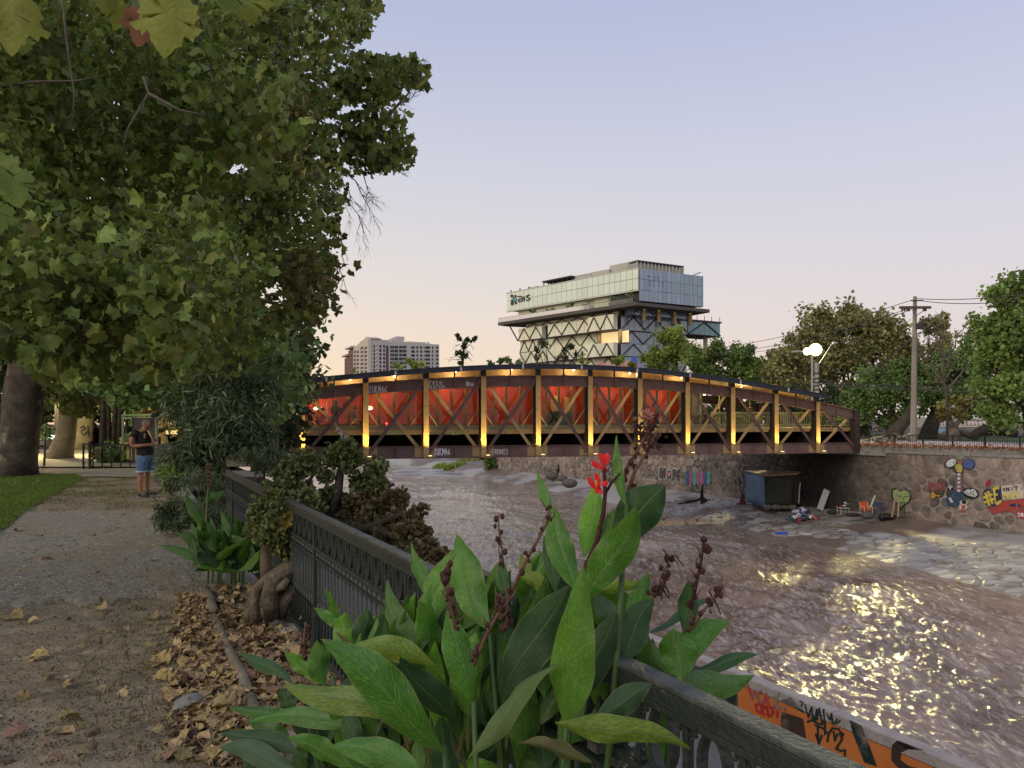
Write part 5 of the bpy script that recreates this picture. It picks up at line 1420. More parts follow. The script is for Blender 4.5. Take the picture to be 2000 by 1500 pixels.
# side wing: cream bays then brick bays stepping away
def as_(x): return AS.px(*ca(x, 450))[0]
steps = [(463, 370, 225, m_ac), (370, 300, 290, m_ac), (300, 245, 335, m_br), (245, 205, 420, m_br)]
for i, (x0, x1, yt, m) in enumerate(steps):
    a0, a1 = as_(x0), as_(x1); zt = AS.px(*ca((x0+x1)/2, yt+20))[1]
    abox('side_bay', AS, a0, a1, -2, zt, 10, .02*i, m)
    if i < 2:
        am_ = (a0+a1)/2; mb = MB(); mb.pquad(AS, [(a0, zt), (a1, zt), (am_, zt+(a1-a0)*.10)], -8, .1); mb.build('gable', m_ac, apt)
    else:
        abox('roof_canopy', AS, a0-2, a1+2, zt+1.0, zt+2.2, 10, 2, m_ac)
    for r in range(7):
        y = 315+r*43
        for f0, f1 in ((.12, .42), (.55, .88)):
            xx = x0+(x1-x0)*(f0+f1)/2
            z1 = AS.px(*ca(xx, max(y, yt+35)))[1]
            z0, z1 = AS.px(*ca(xx, y+30))[1], AS.px(*ca(xx, y+4))[1]
            if z1 < zt-1: abox('window', AS, a0+(a1-a0)*f0, a0+(a1-a0)*f1, z0, z1, .3, .12+.02*i, m_wd)

# ------------------------------------------------------------------ promenade across the river
m_blk = mat('black fence iron', (.02, .02, .022), rough=.6)
FP = VPlane((X_WALL+.9-KR*20, 20), (-KR, 1)); aF = lambda Y: (Y-20)*LN
fence = empty('promenade_fence', FP.pt(aF(45), Z_RB, 0), 'low black iron fence along the top of the far embankment', 'fence')
fa0, fa1 = aF(36), aF(56.5)
for z in (.78, .70, .12): MB().pbox(FP, fa0, fa1, Z_RB+z, Z_RB+z+.035, -.02, .02).build('fence_rail', m_blk, fence)
mb = MB()
for a in np.arange(fa0, fa1, .13): mb.pbox(FP, a-.011, a+.011, Z_RB+.05, Z_RB+.78, -.01, .01)
mb.build('fence_bars', m_blk, fence, kind='stuff')
for a in np.arange(fa0, fa1, 1.9): MB().pbox(FP, a-.04, a+.04, Z_RB, Z_RB+.84, -.035, .035).build('fence_post', m_blk, fence)
# dry creeper along the wall top
t = empty('dry_creeper', FP.pt(aF(43), Z_RB, .4), 'rusty dry creeper trailing along the embankment top', 'plant')
n_ = 5200; aa = rng.uniform(aF(36), aF(52), n_); pos = np.array([tuple(FP.pt(a, Z_RB+abs(rng.normal())*.10+.02, rng.uniform(.35, 1.0))) for a in aa])
leafy(t, pos, rand_rot(n_), .12+.12*rng.random(n_), 'narrow', mat('rusty twigs', (.30, .11, .05), (.16, .07, .04), scale=3, rough=.9, attr=True), stuff='dry_leaves')
# flat stones / rubble piled at the bridge end
t = empty('rubble_heap', P(1715, 862, 50), 'pile of broken timber and boards behind the fence beside the bridge end', 'rubble')
for k in range(16):
    c = P(random.uniform(1700, 1770), random.uniform(852, 868), random.uniform(50, 52)); MB().box(c, (random.uniform(.5, 2.0), .12, random.uniform(.04, .15)), M=Euler((random.uniform(-.4, .4), random.uniform(-.5, .5), random.uniform(-1, 1))).to_matrix()).build('broken_board', mat('old board', (.17, .15, .13), (.09, .08, .07), scale=3, rough=.9, objrand=.6), t)
MB().box(P(1690, 866.5, 49.5), (1.2, .5, .12)).build('white_bag', mat('white plastic', (.6, .6, .58)), t)
# mural wall
MU = VPlane(((1640-1000)/F*92, 92), (1, -.10))
mural = empty('mural_wall', MU.pt(10, Z_RB, 0), 'long low wall of painted vases and graffiti behind the far trees', 'wall')
def um(u): return MU.px(u, 830)[0]
def zm(v, u=1800): return MU.px(u, v)[1]
def mpx(nm, u0, u1, v0, v1, off, m, lab=None): 
    return MB().pbox(MU, um(u0), um(u1), zm(v1, (u0+u1)/2), zm(v0, (u0+u1)/2), off-.15, off).build(nm, m, mural, label=lab)
mpx('wall_body', 1640, 2080, 815, 846, 0, mat('pale wall', (.48, .43, .42), (.40, .36, .36), scale=.4))
mpx('wall_base', 1640, 2080, 834.5, 847, .12, mat('grey wall base', (.22, .2, .19), (.16, .15, .14), scale=1))
mpx('wall_cap', 1805, 2080, 817, 821, .1, mat('pale green cap', (.42, .55, .46)))
mpx('ledge', 1805, 1990, 831.5, 834.3, .2, mat('cream ledge', (.55, .48, .38)))
mpx('orange_house', 1676, 1702, 812, 825, .2, mat('orange plaster', (.48, .15, .05)))
mpx('painted_patch', 1680, 1703, 823, 841, .25, mat('violet graffiti', (.35, .12, .32), (.15, .10, .40), scale=.9)); mpx('painted_patch', 1703, 1732, 821, 841, .25, mat('pink graffiti', (.60, .28, .35), (.65, .55, .55), scale=1.2, c3=(.12, .08, .2), scale3=1.4))
mpx('painted_patch', 1820, 1858, 836, 846, .25, mat('blue graffiti', (.08, .22, .48), (.30, .45, .6), scale=1.0, c3=(.5, .4, .05), scale3=.8)); mpx('stone_gate', 1732, 1764, 806, 841, .4, mat('sandstone gate', (.36, .28, .2), (.27, .21, .15), scale=.8))
mpx('gate_door', 1735.5, 1741, 808, 829, .5, m_dk)
m_vs = mat('painted vase', (.60, .50, .62)); m_vr = mat('painted vase foot', (.30, .08, .13))
for k, u in enumerate([1773, 1779]+list(np.arange(1810, 1852, 7))+list(np.arange(1884, 1990, 7.3))):
    a = um(u); z0 = zm(832, u); z1 = zm(822, u); w_ = (z1-z0)*.30
    MB().pquad(MU, [(a-w_*.5, z0), (a+w_*.5, z0), (a+w_*.5, z0+.1*(z1-z0)), (a-w_*.5, z0+.1*(z1-z0))], .05, .17).build('vase_foot', m_vr, mural)
    MB().pquad(MU, [(a-w_*.4, z0+.12*(z1-z0)), (a+w_*.4, z0+.12*(z1-z0)), (a+w_, z0+.5*(z1-z0)), (a+w_, z1), (a-w_, z1), (a-w_, z0+.5*(z1-z0))], .05, .18).build('vase', m_vs if k < 8 else mat('pale vase', (.62, .55, .56)), mural)
    MB().pquad(MU, [(a-w_*1.1, z1+.03), (a+w_*1.1, z1+.03), (a+w_*1.1, z1+.14), (a-w_*1.1, z1+.14)], .05, .17).build('vase_rim', m_vr, mural)
# leaning dark trunks over the lawn, fallen trunk
t = empty('leaning_tree', P(1748, 850, 62), 'dark trunk leaning right behind the fence, left of the utility pole', 'tree trunk')
MB().tube([P(1748, 855, 62), P(1752, 838, 62), P(1768, 822, 62), P(1780, 800, 62)], [.9, .6, .5, .4], 8, wob=.1).build('trunk', m_barkd, t, smooth=True)
t = empty('dead_tree', P(1935, 850, 60), 'dark fallen trunk with a raised limb lying on the far lawn', 'tree trunk')
MB().tube([P(1893, 853, 60), P(1915, 842, 60), P(1945, 838, 60), P(1985, 848, 60)], [.2, .45, .5, .3], 8, wob=.1).build('trunk', m_barkd, t, smooth=True)
MB().tube([P(1940, 838, 60), P(1955, 833, 60), P(1972, 820, 60)], [.35, .3, .18], 7).build('limb', m_barkd, t, smooth=True)
MB().tube([P(1920, 842, 60), P(1922, 830, 60), P(1928, 836, 60)], [.3, .2, .1], 7).build('limb', m_barkd, t, smooth=True)
for u in (1812, 1818):
    pass
t = empty('rock_mound', P(1875, 852, 64), 'low grey stone mound round the twin trunks on the far lawn', 'rock')
for k in range(14): 
    c = P(1845+k*4.6, 853-8*math.sin(k/13*math.pi)+random.uniform(-1, 1), 64); MB().ball(c, random.uniform(.35, .55), 7, 5, (1.2, 1, .7)).build('rock', mat('mound rock', (.2, .18, .16), (.13, .12, .11), scale=2, rough=.9, objrand=.3), t)

# ------------------------------------------------------------------ poles, lamps, wires
m_pole = mat('weathered pole', (.27, .24, .22), (.19, .165, .15), scale=3, rough=.9, bump=.3, stretch=(1, 1, .15))
YU = 56.
ub = G(1784, 864, Z_RB); YU = ub.y
up = empty('utility_pole', ub, 'tall grey concrete utility pole with a timber crossarm', 'pole')
MB().tube([P(1784, 864.5, YU), P(1786, 700, YU), P(1787, 579, YU)], [.27, .21, .14], 8).build('shaft', m_pole, up)
MB().bar(P(1757, 600.5, YU-.25), P(1818, 600.5, YU-.25), .16, .2).build('crossarm', mat('timber crossarm', (.09, .07, .06), rough=.9), up)
MB().bar(P(1780, 587, YU-.2), P(1803, 587, YU-.2), .1, .1).build('upper_arm', MATS['timber crossarm'], up)
for u in (1762, 1767, 1772, 1776, 1804, 1808): MB().tube([P(u, 602, YU-.25), P(u, 608, YU-.25)], [.11, .07], 6).build('insulator', mat('brown insulator', (.12, .06, .05), rough=.3), up)
MB().pbox(VPlane((P(1793, 637, YU).x, YU-.1), (1, 0)), -.3, .3, P(1793, 643, YU).z, P(1793, 632, YU).z, -.2, .2).build('junction_box', m_dk, up)
MB().tube([P(1780, 603, YU-.3), P(1787, 613, YU-.3)], .03, 4).build('brace', m_dk, up); MB().tube([P(1812, 601, YU-.3), P(1788, 618, YU-.3)], .03, 4).build('brace', m_dk, up)
def wire(label, pts, r=.028, name='cable', m=None):
    mb = MB(); q = []
    for (p0, p1, sag) in pts:
        for i in range(17):
            t_ = i/16; q.append(p0.lerp(p1, t_)-Vector((0, 0, sag*4*t_*(1-t_))))
    o = mb.tube(q, r, 4).build(name, m or mat('overhead wire', (.06, .055, .055), rough=.7), org=q[0]); return tag(o, label, 'cable', 'overhead cables along the far bank')
L0 = P(1594, 715, 60)
wire('top cable rising from behind the bridge trees to the pole top', [(P(1380, 682, 95), P(1781, 586, YU), .6)])
wire('second cable from the left running up to the crossarm', [(P(1390, 690, 95), P(1766, 606, YU), .7)])
wire('third cable from the left running up to the crossarm', [(P(1390, 694, 95), P(1774, 607, YU), .9)])
wire('upper cable leaving the pole top to the right', [(P(1790, 583, YU), P(2060, 565, 45), .3)])
wire('lower cable leaving the pole top to the right', [(P(1795, 587, YU), P(2060, 575, 45), .4)])
wire('slack cable between the lamp post and the utility pole', [(P(1598, 713, 60), P(1781, 660, YU), 1.6)], .035)
wire('thick low cable from the lamp post crossing the utility pole', [(P(1598, 747, 60), P(1785, 759, YU), .15), (P(1785, 759, YU), P(1990, 762, 52), .2)], .05)
wire('thin low cable just above the thick low cable', [(P(1598, 742, 60), P(1785, 752, YU), .15), (P(1785, 752, YU), P(1990, 756, 52), .2)], .03)
wire('short cable from the lamp post down to the left', [(P(1592, 747, 60), P(1540, 762, 75), .1)])
wire('cable from the lamp post to the left trees', [(P(1592, 712, 60), P(1500, 735, 80), .6)], .022)
m_galv = mat('galvanised pole', (.38, .37, .37), (.28, .27, .27), scale=4, rough=.5, metal=.3)
lp = empty('lamp_post', P(1596, 790, 60), 'grey banded lamp post with an unlit arm lantern at the bridge end', 'lamp post')
MB().tube([P(1596, 860, 60), P(1595, 708, 60)], [.26, .17], 8).build('shaft', m_galv, lp)
MB().tube([P(1599, 712, 60), P(1612, 692, 60), P(1624, 673, 60), P(1632, 671, 60)], .045, 6).build('arm', m_galv, lp)
MB().ball(P(1631, 670, 60), .18, sc=(1.6, 1, .6)).build('lantern', m_galv, lp, smooth=True)
for v in (728, 738, 746, 752, 760): MB().tube([P(1595.5, v, 60), P(1595.5, v+3, 60)], .225, 8).build('band', m_dk, lp)
MB().bar(P(1599, 770, 60), P(1609, 778, 60), .15, .1).build('loose_pipe', mat('white pipe', (.6, .6, .6)), lp)
fl = empty('floodlight_post', P(1586, 790, 58), 'slim post with two lit yellow floodlights beside the bridge end', 'street lamp')
MB().tube([P(1586, 870, 58), P(1586, 688, 58)], [.11, .08], 6).build('shaft', m_galv, fl)
MB().bar(P(1569, 693, 58), P(1606, 693, 58), .08, .06).build('crossbar', m_galv, fl)
MB().tube([P(1578, 690, 58), P(1564, 686, 58), P(1546, 687, 58)], [.04, .05, .09], 6).build('side_arm', m_galv, fl)
m_fl = mat('floodlight face', (1, 1, .8), emit=(1, .85, .26), estr=7)
for u, v, r in ((1577, 685, .30), (1593, 682, .50)):
    hd = MB().tube([P(u, v, 58.3), P(u-.5, v+1, 57.9)], [r*.6, r*1.05], 10).build('flood_head', m_dk, fl)
    MB().tube([P(u-.5, v+1, 57.89), P(u-.5, v+1, 57.84)], r, 12).build('lens', m_fl, hd)
lamp('flood_lamp', P(1590, 684, 57.3), 15000, (1, .86, .36), fl, radius=.45, spot=125, aim=(-.35, -1, -.30), blend=.7)
lamp('flood_lamp', P(1583, 676, 60.5), 420, (1, .9, .45), fl, radius=.4)
# ------------------------------------------------------------------ things on the far bank apron
def W_foot(u, off=.6):
    a, _ = WP.px(u, 950, off); return a
def apz(p):  # bank height under a point
    return float(apron_z(np.array(p.x+KR*p.y), np.array(p.y)))
def on_bank(u, v):
    """point of the bank seen at a pixel"""
    Y = 45.
    for _ in range(12):
        x = (u-1000)/F*Y; z = float(apron_z(np.array(x+KR*Y), np.array(Y))); Y = F*(CZ-z)/(v-HZ)
    return Vector(((u-1000)/F*Y, Y, z))
m_tarpb = mat('faded blue tarp', (.13, .20, .31), (.09, .145, .23), scale=1.5, rough=.8, bump=.6, bscale=5)
m_tarpk = mat('black tarp', (.035, .038, .036), (.022, .024, .023), scale=1.5, rough=.7, bump=.7, bscale=5)
q0 = on_bank(1511, 990); sh = empty('tarp_shelter', q0, 'box shaped shelter of blue and black tarps with a warped board roof', 'shelter')
Ys = q0.y
A = on_bank(1459, 980); B = on_bank(1494, 991); C_ = on_bank(1549, 992)
def up(p, v): return Vector((p.x, p.y, CZ+(HZ-v)/F*p.y))
def cloth(nm, a, b, va, vb, m, par, n=10, thick=.05, wav=.05):
    """hanging sheet between two feet"""
    mb = MB(); a, b = Vector(a), Vector(b); nrm = (b-a).cross(Vector((0, 0, 1))).normalized()
    vs = []
    for s_ in (0, 1):
        for i in range(n+1):
            for j in range(6):
                t = i/n; h = j/5; base = a.lerp(b, t); top = up(a, va).lerp(up(b, vb), t)
                p = base.lerp(top, h)+nrm*(wav*math.sin(t*17+h*2)*(1-h*.6)+s_*thick)
                vs.append(p)
    N1 = (n+1)*6; fs = []
    for i in range(n):
        for j in range(5):
            k = i*6+j; fs += [(k, k+1, k+7, k+6), (N1+k, N1+k+6, N1+k+7, N1+k+1)]
    for j in range(5): fs += [(j, N1+j, N1+j+1, j+1), (n*6+j, n*6+j+1, N1+n*6+j+1, N1+n*6+j)]
    for i in range(n): fs += [(i*6, (i+1)*6, N1+(i+1)*6, N1+i*6), (i*6+5, N1+i*6+5, N1+(i+1)*6+5, (i+1)*6+5)]
    return mb.add(vs, fs).build(nm, m, par, smooth=True)
cloth('blue_tarp', A, B, 923, 931, m_tarpb, sh); cloth('black_tarp', B+Vector((.02, .03, 0)), C_, 931, 928, m_tarpk, sh)
bk = Vector((.883, .47, 0))*.8
cloth('side_tarp', C_, C_+bk, 928, 930, m_tarpk, sh)
r_ = [up(A, 921)+Vector((-.2, 0, 0)), up(B, 930)+Vector((0, -.15, 0)), up(C_, 927)+Vector((.3, 0, 0)), up(C_, 927)+bk+Vector((0, 0, .1)), up(B, 930)+bk+Vector((0, 0, .3)), up(A, 921)+bk]
mb = MB(); mb.add(r_+[p+Vector((0, 0, .09)) for p in r_], [(0, 1, 4, 5), (1, 2, 3, 4), (11, 10, 7, 6), (10, 9, 8, 7)]+[(i, i+6, (i+1) % 6+6, (i+1) % 6) for i in range(6)])
mb.build('roof_board', mat('weathered plywood', (.32, .24, .16), (.2, .15, .1), scale=2, rough=.9), sh)
cloth('green_skirt', A+Vector((.05, -.12, 0)), B+Vector((0, -.12, 0)), 971, 980, mat('green cloth', (.07, .13, .06)), sh, thick=.03)
mb = MB(); 
for k in range(10):
    p = B.lerp(C_, k/9); mb.ball(p+Vector((0, -.12, .06)), random.uniform(.1, .2), 6, 4)
mb.build('stone_row', mat('grey stones', (.2, .18, .15), (.13, .12, .1), scale=3, rough=.9), sh)
# cloth heap
q = on_bank(1571, 1014); hp = empty('clothes_heap', q, 'heap of mixed dark and pale clothes dumped in front of the shelter', 'clothes')
ccol = [((.02, .02, .03), 'black'), ((.45, .5, .58), 'pale blue'), ((.05, .08, .16), 'navy'), ((.55, .55, .55), 'white'), ((.45, .12, .04), 'orange'), ((.14, .15, .17), 'grey'), ((.02, .02, .025), 'jet'), ((.3, .05, .08), 'maroon'), ((.08, .12, .2), 'denim')]
for k in range(34):
    u = random.gauss(1572, 14); v = 1012-random.random()*max(0, 18-abs(u-1570)*.55)
    p = P(u, v, q.y+random.uniform(-.5, .5)); c, nm = random.choice(ccol)
    M = Euler((random.uniform(-.6, .6), random.uniform(-.6, .6), random.uniform(0, 6))).to_matrix()
    mb = MB(); s = random.uniform(.25, .5); n = 5; vs = []
    for i in range(n):
        for j in range(n): vs.append(p+M @ Vector(((i/(n-1)-.5)*s*1.6, (j/(n-1)-.5)*s, .10*math.sin(i*1.9+k)+.08*math.cos(j*2.3+k)-.12*((i-2)**2+(j-2)**2)/8)))
    mb.add(vs, [(i*n+j, i*n+j+1, (i+1)*n+j+1, (i+1)*n+j) for i in range(n-1) for j in range(n-1)])
    o = mb.build('garment', mat('cloth '+nm, c, rough=.9), hp, smooth=True, label=nm+' crumpled garment'); sd = o.modifiers.new('thickness', 'SOLIDIFY'); sd.thickness = .04
# leaning white board
b0 = on_bank(1601, 999); t = empty('leaning_board', b0, 'tall white board leaning by the embankment under the bridge', 'board')
v0, v1 = P(1601, 995, b0.y), P(1615, 957, b0.y+.25)
MB().bar(v0, v1, .48, .05, up=(.2, -1, 0)).build('panel', mat('white board', (.55, .56, .6), (.46, .47, .5), scale=2, rough=.5), t)
b1 = on_bank(1560, 993); t = empty('wooden_stake', b1, 'thin pale stake standing right of the black tarp', 'stake'); MB().tube([P(1560, 983, b1.y), P(1561, 962, b1.y), P(1563, 942, b1.y)], .045, 5).build('stick', mat('pale stick', (.4, .38, .33)), t)
# chairs
def tube_chair(nm, u, v, label, frame, seat_m, back_m, w=.5, hgt=.85, turned=.2, seat_z=.42, arms=False):
    p = on_bank(u, v+5); t = empty(nm, p, label, 'chair'); M = Matrix.Rotation(turned, 3, 'Z')
    L_ = lambda x, y, z: p+M @ Vector((x, y, z))
    for sx in (-1, 1):
        MB().tube([L_(sx*w/2, -.22, 0), L_(sx*w/2, -.2, seat_z)], .018, 5).build('leg', frame, t)
        MB().tube([L_(sx*w/2, .24, 0), L_(sx*w/2, .2, seat_z), L_(sx*w/2, .3, hgt)], .018, 5).build('leg', frame, t)
        if arms: MB().tube([L_(sx*w/2, -.22, seat_z), L_(sx*w/2, -.22, seat_z+.2), L_(sx*w/2, .24, seat_z+.22)], .018, 5).build('armrest', frame, t)
    if seat_m: MB().box(L_(0, 0, seat_z), (w, .42, .03), M=M).build('seat', seat_m, t)
    if back_m:
        if arms:
            for k in range(4): MB().bar(L_(-w/2, .245+k*.02, seat_z+.1+k*.11), L_(w/2, .245+k*.02, seat_z+.1+k*.11), .015, .09).build('webbing', back_m, t)
            for k in range(4): MB().bar(L_(-w/2+.1+k*.1, .235, seat_z+.05), L_(-w/2+.1+k*.1, .31, hgt-.02), .06, .012).build('webbing', back_m, t)
        else: MB().box(L_(0, .27, hgt-.15), (w, .03, .3), M=M).build('backrest', back_m, t)
    return t, L_
m_wt = mat('white tube', (.55, .53, .48)); 
ch, L_ = tube_chair('stool', 1647, 999, 'pale tube framed seat piled with laundry near the embankment', m_wt, m_wt, None, w=.6, turned=.1, hgt=.5)
lh = empty('laundry_pile', L_(0, 0, .45), 'striped white and dark laundry bundled on the pale seat', 'clothes')
for k in range(9):
    MB().ball(L_(random.uniform(-.25, .28), random.uniform(-.15, .15), .5+random.uniform(0, .32)), random.uniform(.08, .17), 7, 5, (1.4, 1, .6)).build('garment', mat('cloth '+('white', 'maroon', 'grey', 'black')[k % 4], (.5, .5, .5) if k % 2 else (.12, .06, .08), rough=.9), lh, smooth=True)
tube_chair('folding_chair', 1692, 1003, 'folding chair with orange woven backrest and white frame', m_wt, mat('orange webbing', (.62, .10, .02)), mat('orange webbing', (.62, .10, .02)), w=.58, turned=.15, arms=True, hgt=.92)
p = on_bank(1691, 1012); t = empty('grey_bag', p, 'grey sack slumped in front of the orange folding chair', 'bag'); MB().ball(p+Vector((0, -.2, .2)), .42, 9, 6, (1, .7, .6)).build('sack', mat('grey sack', (.09, .09, .095), rough=.9), t, smooth=True)
p = on_bank(1699, 1008); t = empty('white_pole', p, 'white pole leaning behind the orange folding chair', 'pole'); MB().tube([P(1699, 993, p.y), P(1709, 968, p.y+.1)], .05, 6).build('pole', m_wt, t)
tube_chair('plastic_chair', 1717, 1005, 'dark blue plastic chair beside the green painted heart', mat('navy plastic', (.03, .05, .12), rough=.4), MATS['navy plastic'], MATS['navy plastic'], w=.52, turned=-.5, hgt=.95)
p = on_bank(1735, 1013); t = empty('black_bag', p, 'black bag bundle on the ground next to the navy chair', 'bag'); MB().ball(p+Vector((0, 0, .15)), .45, 9, 6, (1.1, .7, .45)).ball(p+Vector((-.4, 0, .1)), .25, 7, 5).build('sack', mat('black bag', (.02, .02, .022), rough=.5), t, smooth=True)
p = on_bank(1666, 1008); t = empty('black_bag', p, 'flat black bag between the laundry seat and the orange chair', 'bag'); MB().ball(p+Vector((0, 0, .08)), .5, 9, 6, (1.1, .6, .25)).build('sack', MATS['black bag'], t, smooth=True)
p = on_bank(1627, 1004); t = empty('black_bag', p, 'dark bundle on the ground left of the laundry seat', 'bag'); MB().ball(p+Vector((0, 0, .12)), .4, 9, 6, (1.1, .6, .4)).build('sack', MATS['black bag'], t, smooth=True)
p = on_bank(1755, 1016); t = empty('metal_rack', p, 'dark wire rack with wooden slats leaning on the green heart', 'rack')
MB().bar(P(1742, 1010, p.y), P(1750, 963, p.y+.15), .10, .04).build('slat', mat('yellow wood', (.34, .25, .13)), t)
MB().bar(P(1754, 1009, p.y), P(1755, 971, p.y+.15), .09, .04).build('slat', MATS['yellow wood'], t)
for u in (1750, 1758, 1762, 1766): MB().bar(P(u, 1011, p.y+.1), P(u+.5, 980, p.y+.2), .03, .03).build('wire', m_blk, t)
MB().bar(P(1748, 982, p.y+.2), P(1768, 981, p.y+.2), .03, .03).build('wire', m_blk, t); MB().bar(P(1744, 1011, p.y+.1), P(1768, 1011, p.y+.1), .05, .05).build('wire', m_blk, t)
# cone, blue sheet, log, dead sapling, panels, stones
p = on_bank(1450, 985); t = empty('traffic_cone', p, 'dark weathered red traffic cone left of the blue tarp', 'cone'); MB().tube([p, p+Vector((0, 0, .9))], [.3, .06], 10).box(p+Vector((0, 0, .03)), (.75, .75, .06)).build('cone', mat('dull cone', (.12, .03, .03)), t)
p = on_bank(1526, 1043); MB().box(p+Vector((0, 0, .05)), (.75, .35, .07), rz=.2).build('plastic_sheet', mat('cobalt plastic', (.02, .09, .5)), org=p, label='bright blue plastic piece lying near the water', cat='litter')
p = on_bank(1667, 1072); t = empty('driftwood', p, 'dark burnt log stranded on the slabs at the water edge', 'driftwood')
MB().tube([P(1644, 1073, p.y), P(1660, 1070, p.y), P(1690, 1073, p.y)], [.12, .17, .13], 7).tube([P(1662, 1070, p.y), P(1666, 1062, p.y)], [.06, .03], 5).build('log', mat('charred wood', (.03, .025, .025), rough=.8), t)
p = on_bank(1371, 980); t = empty('dead_sapling', p, 'blackened stump of a sapling standing on the mud', 'tree')
MB().tube([P(1376, 981, p.y), P(1371, 972, p.y), P(1371, 962, p.y), P(1372, 945, p.y)], [.35, .16, .12, .04], 7).tube([P(1370, 974, p.y), P(1360, 978, p.y), P(1345, 980, p.y), P(1325, 984, p.y)], [.12, .1, .14, .05], 6).build('trunk', mat('charred wood', (.03, .025, .025)), t)
tussock('green grass tuft at the blackened stump', 1362, 1394, 990, on_bank(1378, 989).y, 7, 500, lf_mid, apz(on_bank(1378, 989)), 'grass_tuft', 'grass')
tussock('low grass strip in front of the clothes heap', 1590, 1655, 1026, on_bank(1620, 1026).y, 5, 900, lf_olive, apz(on_bank(1620, 1026))-.03, 'grass_tuft', 'grass')
for (u, v, lab, c) in ((1267, 962, 'pale leaning board at the embankment foot under the red flower', (.6, .5, .42)), (1150, 935, 'white corner of board propped at the wall behind the red flower', (.62, .6, .55))):
    p = on_bank(u, v); t = MB().box(p+Vector((0, -.3, .6)), (.9, .06, 1.3), M=Euler((.35, .25, 0)).to_matrix()).build('board', mat('board %d' % u, c), org=p, label=lab, cat='board')
p = on_bank(1232, 968); MB().box(p+Vector((0, 0, .15)), (1.8, .9, .12), M=Euler((.1, -.05, 0)).to_matrix()).build('cardboard', mat('brown cardboard', (.35, .22, .13)), org=p, label='flat brown cardboard lying by the embankment foot', cat='litter')
for (u, v, r, lab) in ((1078, 933, .7, 'dark boulder on the mud right of the reeds'), (1098, 937, .55, 'second dark boulder, just right of the first on the mud'), (1113, 948, .7, 'round grey boulder nearest the water on the mud')):
    p = on_bank(u, v); MB().ball(p+Vector((0, 0, r*.3)), r, 8, 6, (1.1, 1, .7)).build('boulder', mat('boulder', (.08, .07, .07), (.14, .12, .11), scale=1), org=p, label=lab, cat='rock', smooth=True)
p = on_bank(1094, 929); t = empty('dumped_seat', P(1094, 922, p.y), 'small dark metal frame dumped on the mud near the embankment', 'litter'); MB().box(P(1094, 918, p.y), (1.1, .6, .1)).tube([P(1090, 918, p.y), P(1089, 927, p.y)], .06, 5).tube([P(1098, 918, p.y), P(1099, 927, p.y)], .06, 5).box(P(1090, 913, p.y), (.1, .6, .8)).build('frame', m_blk, t)
# scattered debris
mb = MB()
for k in range(420):
    u = random.uniform(1240, 1640); v = random.uniform(975, 1035)
    p = on_bank(u, v); s = random.uniform(.03, .13); mb.box(p+Vector((0, 0, s*.3)), (s*2, s, s*.5), rz=random.uniform(0, 3))
mb.build('bank_debris', mat('dark debris', (.04, .035, .033), (.3, .28, .27), scale=.7, rough=.9), org=on_bank(1440, 1000), kind='stuff', label='dark and pale bits of debris strewn over the mud bank', cat='debris')
# ------------------------------------------------------------------ the park on the left
m_bark = mat('plane bark', (.115, .092, .07), (.042, .034, .027), scale=2.6, rough=.95, bump=1.0, bscale=16, c3=(.24, .21, .16), scale3=2.2, thr3=(.58, .68))
m_barkl = mat('pale plane bark', (.21, .175, .11), (.12, .10, .062), scale=1.3, rough=.95, bump=.8, bscale=9, c3=(.12, .10, .07), scale3=3, thr3=(.58, .68))
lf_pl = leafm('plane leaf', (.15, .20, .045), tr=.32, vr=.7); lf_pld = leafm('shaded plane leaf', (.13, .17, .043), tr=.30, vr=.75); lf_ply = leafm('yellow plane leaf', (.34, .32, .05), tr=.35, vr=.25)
lf_lit = leafm('lamplit plane leaf', (.13, .16, .04), tr=.35)
plt = ['plane0', 'plane1', 'plane2']
def sprays(spec, droop=.7):
    """spec rows: polygon sampling already done -> (u,v,Y,count,radius_m,size)"""
    Pp, Rr, Ss, rn = [], [], [], []
    for (u, v, Y, n, r, s) in spec:
        c = np.array(tuple(P(u, v, Y))); ax = rng.normal(size=3); ax[2] = -abs(ax[2])*.6-.2; ax /= np.linalg.norm(ax)
        t = rng.random(n); p = c+np.outer(t-.5, ax)*r*1.7+rng.normal(size=(n, 3))*r*.36
        rot = rand_rot(n, droop=droop)
        Pp.append(p); Rr.append(rot); Ss.append(s*(.45+.85*rng.random(n))); b = rng.random(); rn.append(np.clip(.6*b+.4*rng.random(n), 0, .999))
    return np.concatenate(Pp), np.concatenate(Rr), np.concatenate(Ss), np.concatenate(rn)
def inside(poly, u, v):
    c = False; n = len(poly); j = n-1
    for i in range(n):
        xi, yi = poly[i]; xj, yj = poly[j]
        if (yi > v) != (yj > v) and u < (xj-xi)*(v-yi)/(yj-yi)+xi: c = not c
        j = i
    return c
def fill(polyg, n, depth, size, radm, cnt, holes=(), inset=0):
    us = [p[0] for p in polyg]; vs = [p[1] for p in polyg]; out = []
    tries = 0
    while len(out) < n and tries < n*30:
        tries += 1
        u, v = random.uniform(min(us), max(us)), random.uniform(min(vs), max(vs))
        if not inside(polyg, u, v): continue
        if any((u-h[0])**2+(v-h[1])**2 < (h[2]+random.uniform(-4, 6))**2 for h in holes): continue
        Y = random.uniform(*depth(u, v))
        out.append((u, v, Y, cnt, radm*Y/12 if radm < 0 else radm, size))
    return out
HOLES = [(78, 50, 15), (172, 28, 7), (405, 292, 12), (462, 325, 20), (478, 352, 12), (468, 440, 9), (405, 478, 7), (530, 560, 16), (515, 590, 14), (505, 612, 12), (548, 585, 9), (640, 232, 12), (672, 212, 14), (655, 262, 9), (700, 205, 10), (560, 385, 7), (590, 425, 7), (525, 435, 5), (620, 300, 7), (470, 490, 6)]
